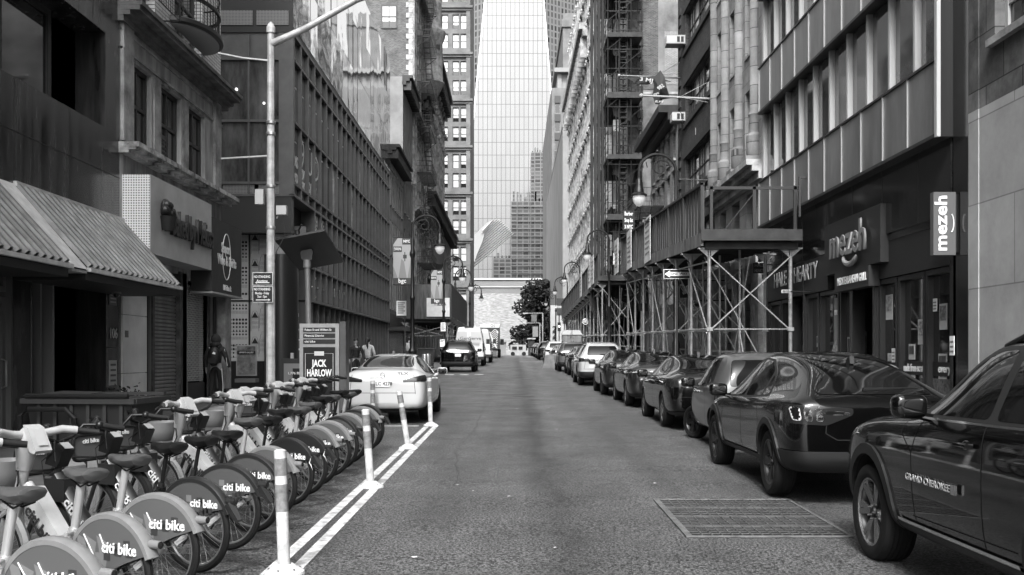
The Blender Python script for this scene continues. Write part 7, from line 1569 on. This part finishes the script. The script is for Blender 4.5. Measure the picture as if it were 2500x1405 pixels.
# wheeled waste bins, steel drum bollards
def wheelie(label, x, y, sx, sy, h, rz=0, lid=True, name='waste_bin'):
    o = thing(name, label, 'waste bin', (x, y, gz(y)+.15), rz); m = MB(); a, b_ = sx/2, sy/2
    m.add([(-a*.82, -b_*.82, .12), (a*.82, -b_*.82, .12), (a*.82, b_*.82, .12), (-a*.82, b_*.82, .12), (-a, -b_, h), (a, -b_, h), (a, b_, h), (-a, b_, h)], [(0,3,2,1),(0,1,5,4),(1,2,6,5),(2,3,7,6),(3,0,4,7)]+([(4,5,6,7)] if lid else [])); m.build('tub', M('bin_plastic', .03, .5), o)
    m = MB()
    for x0_, x1_, y0_, y1_ in ((-a-.04, a+.04, -b_-.05, -b_), (-a-.04, a+.04, b_, b_+.05), (-a-.05, -a, -b_, b_), (a, a+.05, -b_, b_)): m.box(x0_, x1_, y0_, y1_, h-.06, h+.0)
    m.build('rim', M('bin_rim', .06, .4), o)
    for k in (-1, 1): MB().lathe([(.0, -.03), (.1, -.03), (.1, .03), (0, .03)], (k*a*.75, b_*.7, .1), 14, 'x').build('wheel', BLK, o)
    return o
w1 = wheelie('wide dark dumpster with rim shelf behind the bicycles at left', -4.95, 11.9, 1.3, .85, .92, R(-6), False, 'dumpster')
m = MB(); m.prism([(-.6, .92), (-.55, .96), (.62, .97), (.62, .93)], .43, .5, 'xz'); m.add([(-.68, -.44, .95), (-.1, -.44, .94), (-.16, .4, .97), (-.66, .4, .98)], [(0,1,2,3)]); m.build('lid', M('bin_rim', .1, .35), w1); m = MB(); [m.box(-.5+.2*k, -.46+.2*k, -.445, -.42, .3, .85) for k in range(6)]; m.build('rib', M('bin_rim', .1, .35), w1)
m = MB(); m.tube([(-.66, -.5, .0), (-.66, -.52, .72), (-.55, -.53, .8), (-.1, -.53, .8), (.0, -.52, .7), (.0, -.5, .0)], .03, 8); m.tube([(-.62, -.47, .95), (.62, -.47, .95)], .03, 8); m.build('handle_frame', BLK, w1)
wheelie('dark wheeled bin with pale markings on the left pavement', -4.9, 57, .95, .8, 1.15); 
for k, (px, d) in enumerate(((1022, 50), (1030, 50.5))): o = thing('steel_drum', ('pale steel drum bollard left of its twin', 'pale steel drum bollard right of its twin')[k], 'bollard', (xpx(px, d)+.3, d, gz(d)+.15)); MB().lathe([(.0, .9), (.14, .9), (.15, .88), (.15, 0)], n=16).build('drum', STEEL, o, smooth=35)
# planter, hydrant-like base, poster stand
AF = thing('poster_stand', 'framed poster stand on the side street corner', 'sign stand', (xpx(603, 34.5), 34.5, gz(34.5))); x0, x1, z0, z1 = xpx(577, 34.5), xpx(627, 34.5), zpx(918, 34.5), zpx(843, 34.5)
m = MB(); m.box(x0, x1, 34.48, 34.54, z0, z1); m.build('frame', FR_L, AF, world=True); m = MB(); m.box(x0+.04, x1-.04, 34.465, 34.475, z0+.04, z1-.04); m.m = 1; m.box(x0+.04, x1-.04, 34.455, 34.464, z1-.32, z1-.2); m.build('poster', [M('photo_print', .2, .5, ns=5, na=.7), BLK], AF, world=True)
text('LEFFERTS GALLERY', .07, ((x0+x1)/2, 34.45, z1-.26), 'F', AF, WHITE, width=.5); m = MB(); m.box(x0-.0, x1+.0, 34.3, 34.8, zpx(934, 34.5), zpx(925, 34.5)); m.build('foot', FR_M, AF, world=True)
NS = thing('advert_cabinet', 'low cabinet with tower poster standing behind the kiosk', 'cabinet', (xpx(715, 30), 30, gz(30))); x0, x1 = xpx(687, 30), xpx(742, 30); m = MB(); m.box(x0, x1, 30, 30.5, gz(30), zpx(876, 30)); m.build('cabinet', FR_D, NS, world=True)
m = MB(); m.box(x0+.08, x1, 29.97, 29.99, gz(30)+.2, zpx(888, 30)); m.m = 1; m.box(x0+.35, x0+.6, 29.95, 29.965, gz(30)+.2, zpx(900, 30)); m.build('poster', [M('poster_grey', .22, .5), BLK], NS, world=True); text('1,776 FEET', .1, (x0+.45, 29.94, zpx(912, 30)), 'F', NS, WHITE, width=.48)
MB().box(x0+.25, x0+.34, 30.1, 30.2, zpx(876, 30), zpx(862, 30)).build('paper_cup', FR_L, NS, world=True)
PL_ = thing('planter', 'small leafy plant at the foot of the granite pier', 'plant', (-7.75, 20.0, gz(20)+.15)); m = MB(); m.lathe([(.16, 0), (.2, .32), (.17, .32), (.16, .28), (0, .28)], n=14); m.build('pot', FR_D, PL_, smooth=35); m = MB(); rp_ = random.Random(2)
for k in range(420):
    v = Vector((rp_.gauss(0, .17), rp_.gauss(0, .14), abs(rp_.gauss(0, .12))+.33)); a = Vector((rp_.uniform(-1, 1), rp_.uniform(-1, 1), rp_.uniform(-.5, 1))).normalized()*.045; b_ = a.cross(Vector((rp_.uniform(-1, 1), 1, rp_.uniform(-1, 1)))).normalized()*.02; m.add([tuple(v-a), tuple(v+b_), tuple(v+a), tuple(v-b_)], [(0,1,2,3)])
m.build('foliage', M('tree_leaf', .04), PL_)
# concrete barrier and street booth on the right
JB = thing('concrete_barrier', 'pale concrete jersey barrier in the right parking lane', 'barrier', (2.5, 62, gz(62))); m = MB(); m.prism([(-.62, 0), (.62, 0), (.6, .12), (.5, .3), (.45, .82), (-.45, .82), (-.5, .3), (-.6, .12)], -.4, .5, 'xz'); [m.box(x-.02, x+.02, -.42, -.4, .05, .8) for x in (-.3, 0, .3)]; m.build('block', M('barrier_concrete', .16, .8, ns=3, na=.3), JB)
JB2 = thing('site_booth', 'small pale roofed booth on the right pavement behind parked cars', 'booth', (xpx(1395, 66), 66, gz(66)+.15)); m = MB(); m.box(-.62, .62, -.5, .5, 0, 1.95); m.build('cabin', M('booth_side', .16, .6, streak=6, na=.3, ns=1), JB2); m = MB(); m.prism([(-.72, 1.95), (.72, 1.95), (.5, 2.25), (-.5, 2.25)], -.55, .55, 'xz'); m.build('roof', FR_L, JB2); m = MB(); m.tube([(-.08, -.56, 1.7), (0, -.56, 2.5), (.08, -.56, 1.7)], .02, 5); m.build('mast', BLK, JB2)
# one-way sign, poster signs in front of the shed
OW = thing('one_way_sign', 'horizontal one way arrow sign in front of the shed posts', 'sign', (5.4, 32, gz(32)+.15)); d = 31.2; x0, x1, z0, z1 = xpx(1620, d), xpx(1687, d), zpx(681, d), zpx(658, d)
m = MB(); m.box(x0, x1, d-.01, d, z0, z1); m.build('plate', WHITE, OW, world=True); m = MB(); m.box(x0+.015, x1-.015, d-.014, d-.011, z0+.015, z1-.015); m.build('plate_face', BLK, OW, world=True)
zc = (z0+z1)/2; m = MB(); m.prism([(x0+.03, zc), (x0+.2, zc+.11), (x0+.2, zc+.06), (x1-.05, zc+.06), (x1-.05, zc-.06), (x0+.2, zc-.06), (x0+.2, zc-.11)], d-.018, d-.015, 'xz'); m.build('arrow', WHITE, OW, world=True); text('ONE  WAY', .1, ((x0+x1)/2+.05, d-.021, zc), 'F', OW, BLK, bold=.015, width=.52); m = MB(); m.bar(((x0+x1)/2, d+.06, gz(d)+.15), ((x0+x1)/2, d+.06, z1), .035, 8); m.build('pole', FR_D, OW, world=True)
def psign(name, label, px0, px1, py0, py1, d, mat, txt=None, tm=WHITE, round_=False, tw=.8, roll=0, cat='sign'):
    x0, x1, z0, z1 = xpx(px0, d), xpx(px1, d), zpx(py1, d), zpx(py0, d); o = thing(name, label, cat, ((x0+x1)/2, d, z0)); m = MB()
    if round_:
        c, r_ = ((x0+x1)/2, (z0+z1)/2), (x1-x0)/2; m.lathe([(0, 0), (r_, 0), (r_, .06), (0, .06)], (c[0], d-.06, c[1]), 24, 'y'); m.build('disc', mat, o, world=True); m = MB(); m.tube([(c[0]+r_*.9*math.cos(q*.3), d-.065, c[1]+r_*.9*math.sin(q*.3)) for q in range(21)], .02, 4, closed=True); m.build('ring', tm, o, world=True)
    else: m.box(x0, x1, d-.05, d, z0, z1); m.build('panel', mat, o, world=True)
    m = MB(); m.bar((x1-.01, d-.02, z1-.05), (min(8.0, x1+1.2), d-.02, z1-.05), .02, 6); m.build('bracket', IRON, o, world=True)
    for k, s_ in enumerate(txt or []): text(s_, (z1-z0)*.8/len(txt), ((x0+x1)/2, d-.07, z1-(z1-z0)*(k+.5)/len(txt)), 'F', o, tm, bold=.02, width=(x1-x0)*tw, roll=roll)
    return o
psign('round_shop_sign', 'round black shop sign with white ring and lettering under the shed', 1683, 1708, 731, 762, 36, BLK, ('SLOW', 'OVEN'), round_=True, tw=.55); psign('pizzeria_sign', 'tilted dark shop sign with white script under the shed', 1659, 1691, 682, 728, 36.5, BLK, ('Sliceup',), tw=.8, roll=R(20))
psign('shop_name_sign', 'small dark two-line shop sign hanging beside the shed front', 1838, 1868, 643, 668, 30.5, M('hh_sign', .05, .5), ('HALE', 'HEARTY'), tm=GREYL, tw=.8); psign('round_diner_sign', 'small round sign with ring far under the second shed', 1421, 1437, 777, 794, 70, FR_D, ('FIXE',), round_=True, tw=.6)
psign('hanging_cloth', 'long dark cloth banner hanging at the shed opening', 1559, 1582, 683, 760, 44, M('cloth_dark', .06, .7, ns=3, na=.4), ('BAR',), tw=.6, cat='banner'); psign('black_flag', 'black script pennant hanging below the scaffold', 1520, 1549, 515, 563, 50, BLK, ('Barber', 'Shop Est', '3 NYC'), tw=.7, cat='flag')
psign('hanging_board', 'tilted framed board above the second shed corner', 1495, 1560, 592, 612, 54, M('board_dark', .05, .6), None, cat='sign'); psign('street_name_sign', 'small pale street name sign on the near shed post', 1907, 1928, 708, 716, 26.6, FR_L, ('FULTON',), tm=BLK, tw=.8); psign('mid_shop_band', 'lit shop name band deep under the right shed', 1477, 1525, 772, 783, 72, FR_D, ('CHOP BOWL',), tm=GREYL, tw=.9)
psign('corner_banner', 'dark portrait banner on the far right lamp', 1359, 1377, 729, 771, 118, M('banner_dark', .06, .6), ('STAND',), roll=R(90), tw=.3, cat='banner'); psign('far_one_way_sign', 'small distant one way sign on the right corner', 1374, 1394, 786, 792, 105, BLK, ('ONE WAY',), tw=.8)
# traffic signal at the far corner and street name boards
TS = thing('traffic_signal', 'pedestrian and traffic signal on a post at the far right corner', 'traffic signal', (xpx(1365, 112), 112, gz(112)+.15)); m = MB(); m.bar((0, 0, 0), (0, 0, 4.6), .06, 8); m.build('post', IRON, TS)
m = MB(); m.box(-.18, .18, -.2, .1, 2.6, 3.6); m.build('signal_head', BLK, TS); m = MB(); m.lathe([(0, 0), (.12, 0)], (0, -.21, 3.15), 12, 'y'); m.build('lens', M('lit_signal', .8, .3, emit=.8), TS)
for k, (px, py, d, lb) in enumerate(((1325, 765, 150, 'distant silver street light arm, upper of the two'), (1318, 789, 165, 'distant silver street light arm, lower of the two'))):
    o = thing('distant_street_light', lb, 'street light', (xpx(px, d), d, 1.7)); z = zpx(py, d); m = MB(); m.bar((0, 0, 0), (0, 0, z-1.7), .1, 6); m.tube([(0, 0, z-1.7), (-2.4, 0, z-1.72)], .06, 6); m.build('pole', STEEL, o); m = MB(); m.box(-3.0, -2.3, -.15, .15, z-1.8, z-1.66); m.build('lamp_head', FR_L, o); m = MB(); m.box(-1.7, -.9, -.03, .03, z-3.0, z-1.9) if k == 0 else m.box(-1.2, -.3, -.03, .03, z-4.0, z-2.3); m.build('sign_board', M('board_grey%d' % k, .12 if k == 0 else .2, .5), o)
# flag poles and tangled black flags in front of the loft
def fpole(label, a, b_, stays, r=.035):
    o = thing('flag_pole', label, 'flag pole', b_); m = MB(); m.bar(a, b_, r, 8); m.ball(a, r*2, 8, 6); m.build('pole', M('pole_grey', .3, .5), o, world=True); m = MB(); [m.bar(p, q, .012, 4) for p, q in stays]; m.build('stay_wire', STEEL, o, world=True); return o
P1 = lambda px, py, d: (xpx(px, d), d, zpx(py, d))
fpole('upper pale flag pole jutting from the dark brick loft', P1(1512, 185, 45), P1(1660, 191, 47.4), [(P1(1600, 187, 46), P1(1659, 153, 47.4)), (P1(1600, 187, 46), P1(1663, 177, 47.4))]); fpole('lower pale flag pole crossing in front of the loft windows', P1(1566, 234, 40), P1(1736, 242, 40.1), [(P1(1662, 236, 40), P1(1738, 196, 40.1)), (P1(1662, 238, 40), P1(1728, 250, 40.1)), (P1(1655, 238, 40), P1(1668, 305, 42))], .045)
FL = thing('black_flag', 'tangled black flag with white hand lettering on the upper pole', 'flag', P1(1615, 190, 46)); m = MB(); d = 45.9
def cloth(pts, d):
    m = MB(); k = len(pts); vs = [P1(px, py, d+.1*math.sin(i*1.7)) for i, (px, py) in enumerate(pts)]; c = P1(sum(p[0] for p in pts)/k, sum(p[1] for p in pts)/k, d-.12); n_ = len(vs); m.add(vs+[c], [(i, (i+1) % n_, n_) for i in range(n_)]); m.add([(v[0], v[1]+.03, v[2]) for v in vs]+[(c[0], c[1]+.03, c[2])], [(i, (i+1) % n_, n_) for i in range(n_)]); return m
cloth([(1529, 190), (1560, 188), (1600, 186), (1640, 200), (1625, 196), (1600, 200), (1580, 207), (1555, 206)], 45.9).build('streamer', M('flag_black', .012, .7), FL, world=True)
cloth([(1596, 190), (1612, 172), (1622, 186), (1628, 215), (1636, 240), (1618, 243), (1610, 256), (1600, 254), (1593, 232), (1597, 212)], 45.7).build('cloth', M('flag_black', .012, .7), FL, world=True)
text('3 MJ', .25, P1(1578, 196, 45.6), 'F', FL, GREYL, width=.6, roll=R(-10)); text('982', .24, P1(1613, 213, 45.3), 'F', FL, GREYL, width=.32, roll=R(35)); text('nyc', .17, P1(1602, 229, 45.3), 'F', FL, GREYL, width=.25, roll=R(20)); text('fl.ny', .14, P1(1610, 248, 45.3), 'F', FL, GREYL, width=.4, roll=R(5))
# wires crossing near the lamp
tag(MB().bar(P1(1660, 438, 34), P1(1730, 440, 39.3), .02, 5).build('tie_rod', STEEL), 'thin steel tie rod from the crook lamp to the loft wall', 'rod')

# ================================================================ PEOPLE
def skin_mesh(name, nodes, edges, mat, root=0, sub=2):
    me = bpy.data.meshes.new(name); me.from_pydata([n[0] for n in nodes], edges, []); o = bpy.data.objects.new(name, me); COL.objects.link(o)
    md = o.modifiers.new('k', 'SKIN'); md.use_smooth_shade = True; md.branch_smoothing = .5
    for i, n in enumerate(nodes): o.data.skin_vertices[0].data[i].radius = (n[1] if isinstance(n[1], tuple) else (n[1], n[1]))
    for i in range(len(nodes)): o.data.skin_vertices[0].data[i].use_root = (i == root)
    s_ = o.modifiers.new('s', 'SUBSURF'); s_.levels = sub; s_.render_levels = sub; bpy.context.view_layer.update()
    out = bpy.data.meshes.new_from_object(o.evaluated_get(bpy.context.evaluated_depsgraph_get())); bpy.data.objects.remove(o); out.materials.clear(); out.materials.append(mat); smooth_mesh(out, 70); return out
SKIN = M('skin', .3, .55)
def person(label, x, y, rz, top, legs, skirt=None, h=1.75, stride=.2, arms=((.12, -.05), (.1, .1)), hair=None, hood=False, headturn=0):
    o = thing('person', label, 'person', (x, y, gz(y)+.15), rz); k = h/1.75; o.scale = (k, k, k)
    st = stride; f = 1        # local +y is forward
    L = dict(pelvis=(0,0,.95), belly=(0,.01,1.12), chest=(0,0,1.34), neck=(0,-.005,1.50), skull=(0,.015,1.60), crown=(0,.01,1.68))
    J = [(L['pelvis'], (.13, .1)), (L['belly'], (.12, .09)), (L['chest'], (.15, .1)), (L['neck'], .052), (L['skull'], (.075, .088)), (L['crown'], (.068, .08))]; E = [(0,1),(1,2),(2,3),(3,4),(4,5)]
    arm = []; leg = []
    for s_, (fw, out) in zip((-1, 1), arms):
        i = len(J); sh = (s_*.18, -.01, 1.41); el = (s_*(.22+out*.5), -.03+fw*.3, 1.14); wr = (s_*(.22+out), .02+fw, .90); J += [(sh, .055), (el, .042), (wr, .028)]; E += [(2, i), (i, i+1), (i+1, i+2)]; arm.append((sh, el, wr))
        d = Vector(wr)-Vector(el); d.normalize(); hb = Vector(wr)+d*.06; J.append((tuple(hb), (.034, .018))); E.append((i+2, i+3))
        for q, ln in zip((-.026, -.009, .009, .026), (.06, .075, .07, .055)):
            j = len(J); p = hb+d*.03+Vector((0, q, 0)); J += [(tuple(p), .009), (tuple(p+d*ln*.5+Vector((-s_*.006, 0, 0))), .0085), (tuple(p+d*ln+Vector((-s_*.02, 0, 0))), .007)]; E += [(i+3, j), (j, j+1), (j+1, j+2)]
        j = len(J); J += [(tuple(hb-d*.03+Vector((0, .035, 0))), .010), (tuple(hb+Vector((-s_*.01, .055, 0))+d*.02), .008)]; E += [(i+3, j), (j, j+1)]
    for s_ in (-1, 1):
        i = len(J); a = st*s_; hp = (s_*.09, 0, .9); kn = (s_*.1, a*.55+.04, .50); an = (s_*.1, a-.02, .09 if a >= 0 else .12); J += [(hp, .085), (kn, .058), (an, .04), ((s_*.11, a+.12, .04), .035)]; E += [(0, i), (i, i+1), (i+1, i+2), (i+2, i+3)]; leg.append((hp, kn, an))
    place('body', skin_mesh('body', J, E, SKIN), o)
    J = [((0,0,.93), (.165, .125)), ((0,.01,1.12), (.155, .125)), ((0,-.005,1.34), (.18, .135)), ((0,-.01,1.49), (.075, .07))]; E = [(0,1),(1,2),(2,3)]
    for sh, el, wr in arm: i = len(J); J += [(sh, .078), (el, .062), (wr, .046)]; E += [(2, i), (i, i+1), (i+1, i+2)]
    tp = place('jacket', skin_mesh('jacket', J, E, top), o)
    J = [((0,0,.97), (.15, .115)), ((0,0,.9), (.15, .12))]; E = [(0,1)]
    for hp, kn, an in leg: i = len(J); J += [(hp, .1), (kn, .075), ((an[0], an[1], .14), .058)]; E += [(1, i), (i, i+1), (i+1, i+2)]
    place('trousers', skin_mesh('trousers', J, E, legs), o)
    for hp, kn, an in leg: m = MB(); m.ball((an[0], an[1]+.05, .045), .055, 12, 8, (.85, 2.3, .85)); m.build('shoe', BLK, o, smooth=True)
    if hood: m = MB(); m.ball((0, -.005, 1.62), .13, 16, 12, (.98, 1.05, 1.15)); m.ball((0, -.03, 1.50), .14, 14, 8, (1, .9, .6)); m.build('hood', top, o, smooth=True)
    else:
        m = MB(); m.ball((0, -.015, 1.665), .098, 14, 10, (.95, 1.02, 1.0)); 
        if hair == 'tail': m.tube([(0, -.1, 1.68), (.01, -.15, 1.6), (.02, -.15, 1.42), (.03, -.13, 1.3)], [.03, .045, .04, .012], 8)
        m.build('hair', M('dark_hair', .015, .6), o, smooth=True)
        m = MB(); m.ball((0, .105, 1.605), .016, 8, 6, (.8, 1, 1.3)); [m.ball((q*.03, .092, 1.632), .011, 8, 6) for q in (-1, 1)]; m.ball((0, .094, 1.565), .02, 8, 5, (1.2, .5, .35)); [m.ball((q*.082, 0, 1.61), .022, 8, 6, (.4, .8, 1.2)) for q in (-1, 1)]; m.build('face', SKIN, o, smooth=True)
    return o
PB_ = person('person in dark hooded tracksuit with black backpack seen from behind', -7.55, 25.4, R(0), M('hooded_fleece', .03, .85), M('black_trousers', .016, .85), h=1.74, stride=.1, arms=((.02, .05), (.06, .1)), hood=True)
m = MB(); m.ball((0, -.2, 1.2), .2, 16, 12, (.85, .6, 1.25)); m.box(-.1, .1, -.35, -.3, 1.02, 1.16); bp = m.build('backpack', M('backpack_black', .012, .5), PB_, smooth=30)
m = MB(); [m.tube([(s_*.1, -.14, 1.42), (s_*.13, -.02, 1.5), (s_*.14, .1, 1.4), (s_*.15, .1, 1.2)], .02, 6) for s_ in (-1, 1)]; m.build('strap', BLK, bp); m = MB(); m.prism([(-.0, 1.26), (.08, 1.24), (.08, 1.29), (.04, 1.31)], -.345, -.33, 'xz'); m.build('emblem', WHITE, bp)
m = MB()
for q in (0, .02, .04): m.tube([(.175, -.1+q-.02, .88), (.178, -.02+q, .5), (.162, .03+q, .18)], .005, 4); m.tube([(.235, -.06+q*.6, 1.38), (.28, -.06+q*.6, 1.15), (.29, -.02+q*.6, .95)], .006, 4)
m.build('stripe', WHITE, PB_)
V = person('person in dark quilted vest looking left on the pavement', xpx(869, 37.5), 37.5, R(200), M('black_fleece', .02, .85), M('black_trousers', .016, .85), h=1.68, stride=.15, arms=((.12, .12), (.02, .04)), hair='short'); m = MB(); [m.tube([(.175*math.cos(a), .125*math.sin(a), z) for a in [2*math.pi*i/16 for i in range(16)]], .022, 6, closed=True) for z in (1.0, 1.06, 1.12, 1.18, 1.24, 1.3)]; m.build('vest', M('vest_dark', .03, .45), V, smooth=True)
person('person in pale sweater with long dark ponytail walking away', xpx(899, 39), 39, R(-15), M('pale_knit', .38, .85, ns=20, na=.2), M('black_trousers', .016, .85), h=1.7, stride=.15, arms=((-.05, .12), (.12, .06)), hair='tail')
Q = person('distant person with pale backpack on the left pavement', xpx(999, 50), 50, 0, M('mid_jacket', .06, .8), M('black_trousers', .016, .85), h=1.78, stride=.1, arms=((.05, .05), (.06, .1)), hair='short'); m = MB(); m.ball((0, -.2, 1.2), .19, 14, 10, (.85, .6, 1.3)); m.build('backpack', M('pale_pack', .35, .7), Q, smooth=True)
